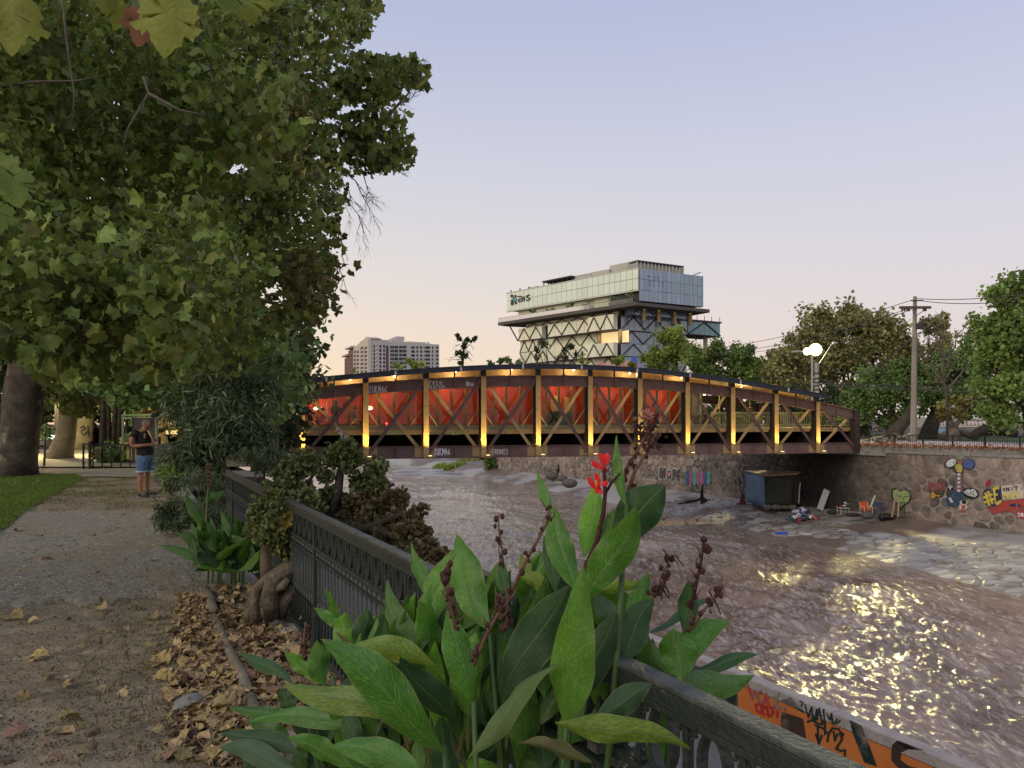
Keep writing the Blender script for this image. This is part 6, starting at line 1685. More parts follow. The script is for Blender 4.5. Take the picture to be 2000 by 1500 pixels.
# A: nearest plane tree, trunk outside the frame on the left, boughs hanging over the path
treeA = empty('plane_tree', (-6.8, 4.0, 0), 'nearest plane tree with big drooping leaves filling the top left of the picture', 'tree')
MB().tube([(-6.8, 4.0, -.1), (-6.7, 4.1, 2), (-6.3, 4.6, 4.2)], [.62, .5, .42], 12, wob=.06).build('trunk', m_bark, treeA, smooth=True)
for k, (e, r) in enumerate((((-2.2, 6.8, 5.6), .16), ((-4.6, 7.6, 4.4), .17), ((-1.2, 5.4, 6.4), .13), ((-3.6, 5.0, 4.0), .10), ((-5.0, 9.5, 5.4), .17))):
    s = Vector((-6.3, 4.6, 4.0)); e = Vector(e); m_ = s.lerp(e, .5)+Vector((0, 0, .6))
    MB().tube([s, s.lerp(m_, .5)+Vector((0, 0, .1)), m_, m_.lerp(e, .55)+Vector((0, 0, .1)), e], [r*1.6, r*1.3, r, r*.6, r*.25], 7, wob=.05).build('limb', m_bark, treeA, smooth=True)
polyA = [(-60, -40), (450, -40), (470, 60), (430, 150), (470, 220), (455, 320), (410, 400), (430, 500), (400, 600), (360, 640), (340, 720), (250, 745), (190, 690), (120, 745), (60, 700), (20, 700), (-60, 690)]
dA = lambda u, v: (5.0+max(0, u)*.006, 8.5+max(0, u)*.008) if v < 480 else (4.2, 8.5)
spec = fill(polyA, 1500, dA, .080, .30, 15, HOLES)
spec += fill([(-40, 420), (420, 430), (400, 620), (330, 700), (150, 660), (-40, 690)], 170, lambda u, v: (4.6, 6.4), .074, .26, 14, HOLES)
spec += fill([(330, 440), (520, 470), (500, 600), (450, 700), (330, 720)], 110, lambda u, v: (6.0, 9.5), .092, .32, 12, HOLES)
spec += fill([(330, 120), (560, 130), (560, 330), (470, 360), (330, 330)], 90, lambda u, v: (6.5, 9.5), .115, .3, 13, HOLES)
p, R_, s, rn = sprays(spec)
HS = [(h[0], h[1], h[2]*1.15) for h in HOLES]
def open_(p):
    uu = 1000+p[:, 0]/p[:, 1]*F; vv = HZ-(p[:, 2]-CZ)/p[:, 1]*F; k = np.ones(len(p), bool)
    for a_, b_, c_ in HS: k &= (uu-a_)**2+((vv-b_)*1.2)**2 > (c_*(.7+.6*rng.random(len(p))))**2
    return k
def low(p, s, us, vs):
    uu = 1000+p[:, 0]/p[:, 1]*F; vv = HZ-(p[:, 2]-CZ)/p[:, 1]*F; return vv+s/p[:, 1]*F*.5 < np.interp(uu, us, vs)
UL, VL = [-50, 0, 60, 90, 130, 200, 330, 420, 520, 560], [700, 700, 725, 770, 770, 755, 765, 745, 730, 700]
ok = low(p, s, UL, VL) & open_(p); p, R_, s, rn = p[ok], R_[ok], s[ok], rn[ok]
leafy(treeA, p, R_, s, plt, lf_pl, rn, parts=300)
# B: second plane tree: the big trunk on the left edge; its crown makes the ragged right outline
treeB = empty('plane_tree', G(36, 932), 'plane tree with huge dark trunk at left edge, its crown outlined against the sky', 'tree')
YB = G(36, 932).y
MB().tube([P(30, 934, YB), P(33, 900, YB), P(40, 840, YB), P(46, 780, YB), P(60, 700, YB), P(70, 600, YB+1)], [.60, .50, .50, .54, .50, .42], 16, wob=.05).build('trunk', m_bark, treeB, smooth=True)
for pts, r in (([P(66, 690, YB), P(150, 520, YB), P(330, 380, YB-2), P(520, 340, YB-3), P(640, 322, YB-4), P(700, 290, YB-4), P(745, 240, YB-4), P(800, 180, YB-4)], (.34, .28, .22, .15, .12, .09, .05, .02)),
               ([P(70, 640, YB), P(200, 440, YB-1), P(380, 250, YB-2), P(560, 90, YB-3), P(680, 20, YB-4)], (.3, .22, .16, .1, .03)),
               ([P(60, 710, YB), P(220, 620, YB-2), P(420, 560, YB-3), P(560, 600, YB-4)], (.25, .16, .1, .03))):
    MB().tube(pts, list(r), 7, wob=.05).build('limb', m_bark, treeB, smooth=True)
polyB = [(250, -40), (735, -40), (738, 15), (715, 58), (665, 62), (640, 95), (598, 100), (560, 130), (600, 165), (640, 180), (650, 330), (672, 380), (650, 420), (660, 460), (640, 520), (645, 560), (655, 605), (610, 600), (600, 632), (560, 615), (520, 640), (480, 730), (320, 730), (300, 400)]
spec = fill(polyB, 860, lambda u, v: (11.5, 16.5), .125, .42, 18, HOLES)
polyB2 = [(640, 190), (652, 130), (690, 80), (740, 62), (790, 52), (822, 75), (822, 120), (828, 150), (800, 158), (770, 172), (768, 215), (780, 262), (802, 285), (786, 318), (750, 330), (700, 322), (640, 322)]
spec += fill(polyB2, 170, lambda u, v: (15.5, 18.5), .165, .40, 14, HOLES+[(795, 230, 18), (722, 232, 9), (755, 190, 12)])
spec += fill([(600, 100), (640, 110), (660, 200), (640, 330), (560, 330), (560, 150)], 40, lambda u, v: (15, 18), .165, .42, 14, HOLES)
p, R_, s, rn = sprays(spec)
# keep the ragged outline where the photo has it
Yp = p[:, 1]; uu = 1000+p[:, 0]/Yp*F; vv = HZ-(p[:, 2]-CZ)/Yp*F
lim = np.interp(vv, [-60, 0, 30, 60, 85, 100, 120, 170, 330, 345, 385, 400, 440, 480, 520, 560, 600, 615, 640, 680, 740], [745, 748, 735, 722, 700, 660, 842, 845, 815, 690, 690, 665, 668, 672, 655, 655, 668, 668, 620, 560, 560])
ok = (uu < lim) & ~((uu > 500) & (vv > 650)) & open_(p)
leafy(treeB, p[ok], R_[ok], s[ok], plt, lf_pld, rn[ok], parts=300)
spec = fill([(540, 500), (632, 500), (640, 560), (648, 600), (600, 612), (540, 590)], 46, lambda u, v: (11, 13), .125, .36, 12, HOLES)+fill([(560, 170), (600, 190), (600, 330), (560, 330)], 14, lambda u, v: (11, 12), .12, .34, 12, HOLES)
p, R_, s, rn = sprays(spec); ok = open_(p); leafy(treeB, p[ok], R_[ok], s[ok], 'plane_low', leafm('rusty plane leaf', (.185, .18, .05), tr=.3, vr=.6), rn[ok], stuff='rusty_crown')
# inner shade foliage further in: more of tree B behind, low detail
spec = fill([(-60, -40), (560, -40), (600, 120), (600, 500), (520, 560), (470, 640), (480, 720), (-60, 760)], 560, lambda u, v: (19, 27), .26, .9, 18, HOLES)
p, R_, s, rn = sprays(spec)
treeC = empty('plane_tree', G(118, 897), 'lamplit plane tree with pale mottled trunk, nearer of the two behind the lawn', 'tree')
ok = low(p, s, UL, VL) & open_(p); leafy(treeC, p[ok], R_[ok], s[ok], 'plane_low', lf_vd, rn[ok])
# bare hanging twigs at the crown's right edge
for (a, b, n, dr) in (((655, 330), (720, 470), 6, .1), ((680, 340), (745, 440), 6, .15), ((700, 320), (735, 400), 5, .1), ((745, 250), (830, 150), 6, 0), ((790, 165), (835, 160), 3, 0), ((660, 440), (672, 510), 4, .1), ((652, 500), (680, 575), 3, .1), ((765, 330), (800, 345), 3, 0), ((665, 350), (700, 400), 5, .2)):
    bare(treeB, P(*a, 16.5), P(*b, 16.5), .016, n, .7, m_twig, nm='twig', lev=2, droop=.05)
mbk = [((120, -20), (130, 80), (145, 180), (142, 240)), ((0, 170), (60, 160), (150, 158), (190, 150)), ((280, 150), (290, 182), (250, 250), (240, 290)), ((290, 182), (350, 215), (400, 225))]
for pts in mbk: MB().tube([P(u, v, 5.2) for u, v in pts], [.011, .009, .007, .004], 6).build('twig', mat('pale bark twig', (.12, .10, .08), (.07, .06, .05), scale=12, rough=.9), treeA, smooth=True)
MB().tube([P(410, 120, 7), P(415, 170, 7), P(440, 232, 7)], [.012, .011, .006], 5).build('twig', m_barkd, treeA)
MB().tube([P(570, 15, 6), P(572, 70, 6), P(566, 105, 6), P(550, 122, 6)], [.006, .006, .005, .003], 4).build('twig', MATS['pale bark twig'], treeA)
# the few very near leaves at the top of the picture: one bough, each leaf built as a sheet with serrated lobes
def big_leaf(parent, tip, base, Yd, width, m, seed, face=(0, -1, .3), nm='leaf'):
    rr = random.Random(seed); b = P(*base, Yd); t = P(*tip, Yd+.02); y = (t-b); Ln = y.length; y.normalize(); zf = Vector(face).normalized(); x = y.cross(zf).normalized(); z = x.cross(y)
    half = [(0, 0), (.10, -.06), (.24, -.02), (.30, .06), (.42, .02), (.47, .13), (.60, .14), (.56, .24), (.66, .32), (.52, .38), (.62, .50), (.72, .52), (.66, .62), (.56, .62), (.50, .70), (.38, .62), (.30, .68), (.30, .80), (.20, .82), (.14, .93), (0, 1.02)]
    pts = half+[(-a_, b_) for a_, b_ in reversed(half[1:-1])]
    V = []; n = len(pts)
    def surf(x_, y_): return b+x*(x_*width)+y*(y_*Ln)+z*(.06*Ln*math.sin(5*x_+seed)+.12*Ln*abs(x_)*.6-.10*Ln*(y_-.4)**2)
    pj = [(a_*rr.uniform(.92, 1.08), b_+rr.uniform(-.02, .02)) for a_, b_ in pts]
    V = [surf(a_, b_) for a_, b_ in pj]+[surf(a_*.5, .3+(b_-.3)*.5) for a_, b_ in pj]+[surf(0, .3)]
    fs = [(i, (i+1) % n, n+(i+1) % n, n+i) for i in range(n)]+[(n+i, n+(i+1) % n, 2*n) for i in range(n)]
    return MB().add(V, fs).build(nm, m, parent, smooth=True)
def leafmat(nm, c, cv, cb):
    """leaf with branching veins in its own colour"""
    m = mat(nm, c, tuple(x*.72 for x in c), scale=7, rough=.5, transl=.35, bump=.25, bscale=60, c3=cb, scale3=5, thr3=(.6, .72))
    return m
m_n1 = leafmat('near leaf yellow green', (.21, .24, .035), 0, (.24, .13, .03)); m_n2 = leafmat('near leaf green', (.15, .22, .05), 0, (.25, .25, .05)); m_n3 = leafmat('near leaf dark', (.08, .13, .045), 0, (.14, .16, .05))
bough = empty('overhanging_bough', P(300, -60, 2.3), 'closest bough of yellowing plane leaves dipping into the top left edge', 'branch')
MB().tube([P(-40, -60, 2.2), P(120, -45, 2.3), P(330, -30, 2.3), P(560, -60, 2.6)], [.012, .01, .008, .005], 6).build('stem', m_barkd, bough)
for (tip, base, Yd, w_, m, sd, fc) in (((322, 112), (330, -12), 2.1, .15, m_n1, 1, (0, -1, .25)), ((268, 90), (285, 20), 2.25, .09, mat('brown leaf edge', (.30, .14, .08), (.2, .09, .05), scale=9, transl=.3), 2, (.9, -1, .2)), ((22, 108), (22, -10), 2.0, .13, m_n1, 3, (.3, -1, .2)), ((258, 28), (300, -40), 2.3, .14, m_n3, 4, (0, -1, .6)),
                                      ((205, 25), (195, -30), 2.4, .08, m_n1, 5, (.7, -1, .3)), ((490, 45), (480, -20), 2.7, .15, m_n1, 6, (0, -1, .2)), ((440, 22), (450, -35), 2.6, .14, m_n2, 7, (.2, -1, .2)), ((540, 15), (530, -40), 2.7, .14, m_n2, 8, (0, -1, .3)), ((395, 5), (400, -50), 2.6, .12, m_n2, 9, (0, -1, .3)), ((225, 60), (232, 0), 2.4, .06, m_n1, 10, (1, -1, .3))):
    big_leaf(bough, tip, base, Yd, w_, m, sd, fc)
bough2 = empty('overhanging_bough', P(-20, 330, 2.6), 'low bough of green plane leaves cut by the left edge', 'branch')
MB().tube([P(-80, 280, 2.6), P(10, 320, 2.7), P(66, 385, 2.8)], [.009, .007, .004], 6).build('stem', m_barkd, bough2)
for (tip, base, Yd, w_, m, sd, fc) in (((35, 405), (20, 330), 2.7, .15, m_n2, 11, (0, -1, .2)), ((60, 390), (10, 345), 2.8, .10, m_n2, 12, (.2, -1, .5)), ((8, 372), (-10, 300), 2.6, .12, m_n2, 13, (.2, -1, .2)), ((-2, 460), (-12, 395), 2.6, .10, m_n2, 14, (.4, -1, .2))):
    big_leaf(bough2, tip, base, Yd, w_, m, sd, fc)

# trunks behind the lawn
YC = G(118, 897).y
MB().tube([P(116, 899, YC), P(118, 885, YC), P(128, 850, YC), P(134, 800, YC), P(140, 740, YC), P(150, 600, YC)], [.70, .50, .40, .40, .42, .38], 14, wob=.06).build('trunk', m_barkl, treeC, smooth=True)
treeD = empty('plane_tree', G(160, 880), 'lamplit plane tree with tagged pale trunk, farther of the two behind the lawn', 'tree')
YD = G(160, 880).y
MB().tube([P(156, 881, YD), P(160, 860, YD), P(165, 820, YD), P(168, 770, YD), P(172, 700, YD), P(176, 600, YD)], [.66, .50, .47, .45, .42, .38], 14, wob=.05).build('trunk', m_barkl, treeD, smooth=True)
mb = MB(); TPl = VPlane((P(165, 840, YD-.52).x, YD-.52), (1, 0))
for st in ([(157, 836), (162, 832), (166, 838), (158, 842)], [(158, 844), (163, 850), (169, 843), (173, 850)], [(166, 836), (171, 833), (172, 845)]): mb.ribbon(TPl, [TPl.px(*q) for q in st], .05, -.06, 0)
mb.build('graffiti', paint(K, 'black'), treeD)
p, w_ = [], []
spec = fill([(100, 690), (185, 690), (200, 800), (165, 815), (120, 790), (85, 760)], 90, lambda u, v: (29, 33), .20, .55, 22)
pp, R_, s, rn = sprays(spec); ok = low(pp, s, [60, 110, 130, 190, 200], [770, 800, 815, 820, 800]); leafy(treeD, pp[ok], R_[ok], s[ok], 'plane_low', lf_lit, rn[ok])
spec = fill([(180, 680), (560, 690), (560, 780), (380, 830), (200, 780)], 330, lambda u, v: (15, 24), .18, .6, 20)
pp, R_, s, rn = sprays(spec)
treeE = empty('small_tree', G(240, 905), 'thicket of thin dark trunks and leaves behind the flute player', 'tree')
ok = low(pp, s, [100, 180, 240, 330, 400, 560], [765, 770, 800, 800, 840, 830]); leafy(treeE, pp[ok], R_[ok], s[ok], 'plane_low', lf_dark, rn[ok])
YE = G(240, 905).y
for (u0, u1, r, v1) in ((199, 203, .12, 690), (222, 225, .10, 720), (232, 236, .11, 700), (215, 205, .08, 740), (245, 248, .06, 760)): MB().tube([P(u0, 908, YE), P((u0+u1)/2+2, 800, YE), P(u1, v1, YE)], [r*1.2, r, r*.7], 8).build('trunk', m_barkd, treeE, smooth=True)
MB().tube([P(200, 795, YE), P(185, 778, YE), P(178, 760, YE)], [.07, .05, .03], 6).build('limb', m_barkd, treeE)
# dark park trees behind everything on the left
def wood(label, u0, u1, v0, v1, Ya, Yb, n, m, size, name='tree'):
    uc = (u0+u1)/2; Ym = (Ya+Yb)/2; t = empty(name, ((uc-1000)/F*Ym, Ym, 0), label, 'tree', 'dark park trees behind the path')
    spec = [(random.uniform(u0, u1), random.uniform(v0, v1), random.uniform(Ya, Yb), 26, random.uniform(.8, 1.6), size) for _ in range(n)]
    pp, R_, s, rn = sprays(spec, droop=.2); leafy(t, pp, R_, s, 'quad', m, rn)
    MB().tube([((uc-1000)/F*Ym, Ym, -.2), ((uc-1000)/F*Ym+.3, Ym, CZ+(HZ-v0)/F*Ym*.6)], [.5, .35], 8).build('trunk', m_barkd, t)
wood('dark tree behind the leftmost trunks across the plaza', -150, 90, 600, 815, 44, 60, 330, lf_vd, .5)
wood('dark tree behind the lamplit trunks across the plaza', 70, 240, 600, 815, 46, 64, 330, lf_vd, .5)
wood('dark tree over the green shelter behind the flute player', 220, 400, 640, 810, 40, 60, 300, lf_dark, .45)
wood('dark tree behind the large bush at the bridge approach', 370, 570, 660, 850, 30, 36, 360, lf_vd, .4)
wood('dark foliage just left of the bridge roof against the sky', 470, 560, 640, 760, 24, 28, 80, lf_dark, .28)
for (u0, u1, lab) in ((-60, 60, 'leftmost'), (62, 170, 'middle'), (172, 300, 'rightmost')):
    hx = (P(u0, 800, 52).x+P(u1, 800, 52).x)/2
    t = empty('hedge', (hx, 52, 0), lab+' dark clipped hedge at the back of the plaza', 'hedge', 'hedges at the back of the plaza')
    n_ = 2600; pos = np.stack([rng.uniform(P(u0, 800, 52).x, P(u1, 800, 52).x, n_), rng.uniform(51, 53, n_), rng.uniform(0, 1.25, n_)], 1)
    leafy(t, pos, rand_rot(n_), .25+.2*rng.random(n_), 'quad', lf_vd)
# park lamp with globe
gl = empty('park_lamp', G(107, 893), 'lit round park lamp on a thin black post among the plane leaves', 'street lamp'); YL = G(107, 893).y
MB().tube([P(109, 893, YL), P(110, 757, YL)], [.09, .06], 8).build('post', m_blk, gl)
MB().ball(P(112, 744, YL), .24).build('globe', mat('lamp globe', (1, .95, .7), emit=(1, .85, .5), estr=14), gl, smooth=True)
lamp('globe_lamp', P(112, 744, YL)+Vector((0, -.5, -.35)), 1500, (1, .80, .33), gl, radius=.2)
lamp('globe_lamp', P(112, 744, YL)+Vector((.2, .5, -.35)), 1100, (1, .80, .33), gl, radius=.2)
# parked cars with lights far across the park
def car(u, Y, col, label, light, m_l):
    x = (u-1000)/F*Y; t = empty('parked_car', (x, Y, 0), label, 'car'); bmv = MB()
    prof_ = [(-2.1, .35), (-2.1, .85), (-1.5, .95), (-1.0, 1.42), (.6, 1.45), (1.25, .98), (2.05, .85), (2.1, .35)]
    pl = VPlane((x, Y-.85), (1, 0)); bmv.pquad(pl, prof_, -1.7, 0); bmv.build('body', mat('car paint %s' % label[:5], col, rough=.3, coat=.5), t, bevel=.06)
    mb = MB(); mb.pquad(pl, [(-1.35, .98), (-.95, 1.36), (.5, 1.38), (1.05, .98)], .0, .01); mb.build('window', m_blk, t)
    for dx in (-1.3, 1.3):
        for o_ in (0, -1.6): MB().tube([pl.pt(dx, .33, o_+.03), pl.pt(dx, .33, o_-.15)], .33, 12).build('wheel', m_blk, t)
    for dx, m in light: MB().pbox(pl, dx-.25, dx+.25, .7, .95, .01, .05).build('light_cluster', m, t)
m_redl = mat('red tail light', (1, .05, .08), emit=(1, .06, .12), estr=5); m_whl = mat('white headlight', (1, 1, 1), emit=(.85, .9, 1), estr=4)
car(76, 44, (.25, .25, .27), 'grey parked car with red light beyond the bench, partly behind the big trunk', [(-.6, m_redl), (1.3, m_whl)], 0)
car(112, 49, (.35, .05, .05), 'red parked car with a tail light between the big trunk and lamplit trunk', [(-.6, m_redl), (-2.3+.5, m_whl)], 0)
# scrolled iron bench
bp_ = G(84, 886); t = empty('park_bench', bp_, 'ornate black cast iron bench on the plaza left of the pale trunk', 'bench'); YQ = bp_.y
for u in (72, 97):
    MB().tube([P(u-4, 886, YQ), P(u-1, 880, YQ), P(u, 872, YQ), P(u+1, 860, YQ)], .05, 6).tube([P(u+5, 886, YQ), P(u+2, 880, YQ), P(u, 875, YQ)], .05, 6).build('bench_end', m_blk, t)
for v in (861, 865, 869): MB().bar(P(70, v, YQ+.1), P(99, v, YQ+.1), .04, .08).build('back_slat', m_blk, t)
for d_ in (0, .15, .3): MB().bar(P(70, 876, YQ-.4+d_), P(99, 876, YQ-.4+d_), .11, .03).build('seat_slat', m_blk, t)
# sapling stake, black panel fence, planter edge
t = empty('sapling', G(86, 912), 'slim dark sapling at the edge of the lamplit paving', 'tree'); q = G(86, 912)
MB().tube([q, P(88, 870, q.y), P(90, 835, q.y)], [.05, .035, .02], 6).build('trunk', m_barkd, t)
p_, w_ = clumps(tuple(P(90, 845, q.y)), .35, 160, 6); leafy(t, p_, rand_rot(160), .1+.08*rng.random(160), 'quad', lf_mid)
q = G(164, 916); t = empty('metal_fence', q, 'dark sheet metal fence with diagonal slats around the thicket', 'fence'); Yf = q.y
m_sheet = mat('dark sheet metal', (.025, .027, .027), rough=.5)
MB().box(P(176, 890, Yf+.6), (.05, 1.6, 1.05), rz=.5).build('sheet_panel', m_sheet, t)
MB().tube([P(163, 917, Yf), P(163, 866, Yf)], .04, 6).build('fence_post', m_blk, t)
for u in (182, 200, 218, 236, 254): MB().tube([P(u, 913, Yf+.5), P(u, 868, Yf+.5)], .025, 6).build('fence_post', m_blk, t)
MB().bar(P(163, 867, Yf+.4), P(258, 869, Yf+.5), .05, .05).build('fence_rail', m_blk, t)
for k in range(3): MB().bar(P(166+k*3, 905-k*7, Yf+.3), P(196, 890-k*8, Yf+.3), .03, .06).build('diagonal_slat', mat('lit slat', (.3, .26, .16)), t)
t = empty('shrub', G(235, 912), 'low dark shrub at the foot of the thin trunks', 'shrub')
p_, w_ = clumps(tuple(P(228, 890, YE-.3)), .5, 1500, 14, sq=(1.8, .6, .7)); leafy(t, p_, rand_rot(len(p_)), .09+.09*rng.random(len(p_)), 'quad', lf_dark)
# green framed shelter / kiosk with lamplit screens, dark hoarding, concrete block, lit awning
YK = 27.0
t = empty('park_kiosk', P(275, 880, YK), 'pale green steel framed kiosk with slatted screens behind the flute player', 'kiosk')
m_pg = mat('pale green frame', (.12, .19, .11), rough=.5)
for v in (811, 817): MB().bar(P(238, v, YK), P(297, v-1, YK), .08, .06).build('roof_beam', m_pg, t)
for u in (240, 262, 283): MB().bar(P(u, 880, YK), P(u, 812, YK), .06, .06).build('frame_post', m_pg, t)
for k in range(7): MB().bar(P(242+k*3, 862, YK+.1), P(242+k*3, 846, YK+.1), .03, .03).build('screen_bar', m_pg, t)
m_lit = mat('lamplit pale boards', (.45, .37, .20), (.35, .28, .14), scale=1, rough=.8)
for k in range(3): MB().bar(P(235, 872-k*7, YK+.2), P(262, 858-k*7, YK+.2), .1, .10).build('pale_slat', m_lit, t)
MB().pbox(VPlane((0, YK+.4), (1, 0)), P(236, 0, YK).x, P(262, 0, YK).x, P(0, 898, YK).z, P(0, 872, YK).z, -.05, 0).build('pale_board', m_lit, t)
lamp('kiosk_lamp', P(255, 800, YK-1.2), 35, (1, .85, .4), t, radius=.2)
YH = 20.6
t = empty('poster_board', P(281, 905, YH), 'tall dark poster board standing right behind the flute player', 'board')
pl = VPlane((0, YH), (1, 0)); X = lambda u: P(u, 0, YH).x; Z = lambda v: P(0, v, YH).z
MB().pbox(pl, X(260), X(303), Z(872), Z(816), -.08, 0).build('panel', mat('dark mottled poster', (.02, .02, .025), (.08, .06, .06), scale=3, rough=.6), t)
MB().pbox(pl, X(303), X(306), Z(905), Z(815), -.09, .01).build('edge_post', mat('grey post', (.25, .25, .24)), t)
MB().pbox(pl, X(258), X(260), Z(905), Z(815), -.09, .01).build('edge_post', m_blk, t)
MB().bar(P(300, 812, YH), P(310, 808, YH), .3, .05).build('hood', m_dk, t)
MB().bar(P(300, 807, YH), P(311, 804, YH), .32, .03).build('hood_trim', m_lit, t)
t = empty('concrete_block', P(320, 915, 19.6), 'dark grey concrete block wall right of the flute player', 'wall'); Yc = 19.6; pl = VPlane((0, Yc), (1, 0)); X = lambda u: P(u, 0, Yc).x; Z = lambda v: P(0, v, Yc).z
MB().pbox(pl, X(299), X(372), -.05, Z(868), -.6, 0).build('block', mat('dark block concrete', (.10, .10, .10), (.07, .07, .07), scale=5, rough=.9, bump=.4), t, bevel=.02)
t = empty('lit_awning', P(338, 845, 34), 'yellow lit strip of an awning glowing behind the bush', 'awning'); pl = VPlane((0, 34), (1, 0)); X = lambda u: P(u, 0, 34).x; Z = lambda v: P(0, v, 34).z
MB().pbox(pl, X(324), X(350), Z(848), Z(841), -.8, 0).build('awning_front', mat('lit awning', (.8, .6, .25), emit=(1, .70, .28), estr=.6), t)
MB().pbox(pl, X(322), X(354), Z(850), Z(848.2), -.8, .1).build('awning_edge', m_dk, t)
for u in (326, 350): MB().tube([P(u, 849, 34), P(u, 893, 34)], .05, 6).build('awning_post', m_blk, t)
# ------------------------------------------------------------------ lawn blades, weeds, litter
def blades(name, label, n, fx, size, m, cat='grass', up=2.2):
    b = fx(n); rot = rand_rot(len(b), up=up)
    o = empty(name, tuple(b.mean(0)*np.array([1, 1, 0]))) if False else None
    sz = size*(.5+.9*rng.random(len(b)))
    me = leaves_mesh(name, b-b.mean(0), rot, sz, 'narrow', rng.random(len(b)))
    ob = link(name, me, m); ob.location = tuple(b.mean(0)); return tag(ob, label, cat, kind='stuff')
m_gr = mat('grass blade', (.15, .225, .035), (.10, .165, .03), scale=.6, rough=.6, transl=.3, attr=True, objrand=.35)
m_grd = mat('dry grass blade', (.19, .16, .075), (.11, .12, .04), scale=.8, rough=.8, transl=.2, attr=True, objrand=.4)
def lawn_pts(n):
    Y = 6.6+15.6*rng.random(n)**1.1; e = lawn_edge(Y)+.05*rng.normal(size=n); vis = -(1000/F)*Y-.5
    x = e-(e-np.minimum(vis, e-.5))*rng.random(n)**1.2
    return np.stack([x, Y, gh(x, Y)+.03], 1)
blades('lawn_grass', 'mown green grass of the lawn left of the path', 42000, lawn_pts, .055, m_gr)
def patch_pts(n):
    Y = 13.2+8*rng.random(n); x = lawn_edge(Y)+(-KR*Y+1.0-lawn_edge(Y))*rng.random(n)**1.2
    k = fbm(x*1.1, Y*.7, 4, 41)+.25*rng.normal(size=n) > .05; x, Y = x[k], Y[k]
    return np.stack([x, Y, gh(x, Y)], 1)
blades('thin_grass', 'thin worn grass across the path beyond the gravel', 14000, patch_pts, .05, m_grd)
def weed_pts(n):
    Y = 3.2+5*rng.random(n); x = .75-KR*Y-rng.random(n)**1.5*1.1
    return np.stack([x, Y, gh(x, Y)], 1)
blades('weeds', 'dry weeds in the planted strip along the railing', 2600, weed_pts, .05, m_grd, 'weeds', up=1.2)
def straw_pts(n):
    Y = 3.2+3.4*rng.random(n); x = -3.4+2.6*rng.random(n)-.15*Y; return np.stack([x, Y, gh(x, Y)+.004], 1)
o = blades('straw', 'straw and grass cuttings strewn on the bare dirt', 5200, straw_pts, .045, mat('straw', (.24, .18, .10), (.14, .10, .06), scale=3, rough=.9, attr=True), 'straw', up=0)
# straw lies flat: squash
o.scale = (1, 1, .12)

# round edging logs
m_log = mat('edging log', (.21, .18, .135), (.14, .12, .09), scale=5, rough=.9, bump=.6, bscale=30)
def glog(label, pts, r):
    q = [G(u, v, .02) for u, v in pts]; q = [Vector((p.x, p.y, float(gh(p.x, p.y))+r*.75)) for p in q]
    return tag(MB().tube(q, [r*.92]+[r]*(len(q)-2)+[r*.95], 12, wob=.05).build('edging_log', m_log, org=q[0], smooth=True), label, 'log')
glog('short round edging log at the far end of the bed, by the small green plants', [(401, 1155), (409, 1175), (418, 1196)], .040)
glog('long curved edging log between the path and the leaf-filled bed', [(417, 1205), (432, 1240), (452, 1285), (470, 1325), (486, 1368)], .036)
glog('near end piece of edging log half hidden under the foreground leaves', [(488, 1376), (498, 1402), (515, 1440)], .036)
# rubble of broken paving by the litter, white scrap, pale stone
def ground_stone(nm, label, u, v, s, m, cat='stone'):
    p = G(u, v); me = MB().ball((0, 0, 0), 1, 9, 6)
    me.v = [(x*s[0]*(1+.15*math.sin(7*y)), y*s[1]*(1+.12*math.sin(9*x)), z*s[2]) for x, y, z in me.v]
    o = link(nm, me.mesh(nm, smooth=True), m); o.location = (p.x, p.y, float(gh(p.x, p.y))+s[2]*.5); o.rotation_euler = (0, 0, random.uniform(0, 3)); return tag(o, label, cat)
m_brk = mat('broken asphalt', (.16, .155, .15), (.10, .10, .095), scale=20, rough=.95, bump=.8, bscale=80)
ground_stone('broken_paving', 'flat grey piece of broken paving sunk in the leaf litter', 420, 1365, (.22, .13, .03), m_brk)
ground_stone('broken_paving', 'smaller pale grey piece of broken paving at the edge of the litter', 368, 1380, (.13, .07, .03), mat('pale broken paving', (.24, .24, .22), (.16, .16, .15), scale=14, rough=.9))
ground_stone('pebble', 'white pebble half under the foreground leaves beside the log', 478, 1415, (.03, .025, .025), mat('white pebble', (.55, .53, .48)))
ground_stone('scrap', 'small white plastic scrap lying in the leaf filled bed', 535, 1252, (.03, .015, .012), mat('white scrap', (.6, .62, .65)), 'litter')
ground_stone('scrap', 'crumpled white scrap at the near edge of the bed', 424, 1281, (.04, .02, .012), mat('white scrap', (.6, .62, .65)), 'litter')

# fallen plane leaves
TP['dry'] = None
def dry_leaf(seed):
    rr = random.Random(seed); V, Fc = lobed(True, seed+20); V = V.copy()
    c1, c2 = rr.uniform(.3, .9), rr.uniform(-.9, .9)
    V[:, 2] = c1*V[:, 0]**2*1.1+.35*np.sin(V[:, 1]*3.2+c2)*.5+.08*np.sin(9*V[:, 0]+seed)
    V[:, 1] -= .45
    return V, Fc
dmeshes = []
m_dry = mat('dry leaf', (.40, .31, .16), (.26, .19, .095), scale=6, rough=.75, attr=True, objrand=.42, transl=.12)
m_dryb = mat('brown dry leaf', (.24, .155, .095), (.15, .095, .06), scale=6, rough=.8, attr=True, objrand=.4, transl=.1)
m_dryy = mat('yellow fallen leaf', (.44, .35, .14), (.33, .25, .10), scale=7, rough=.7, attr=True, objrand=.25, transl=.15, c3=(.2, .12, .05), scale3=4)
for sd in range(6):
    V, Fc = dry_leaf(sd)
    for m in (m_dry, m_dryb, m_dryy):
        me = np_mesh('fallen_leaf', V, Fc, rnd=np.zeros(len(V))); me.materials.append(m); dmeshes.append((me, m.name, V, Fc))
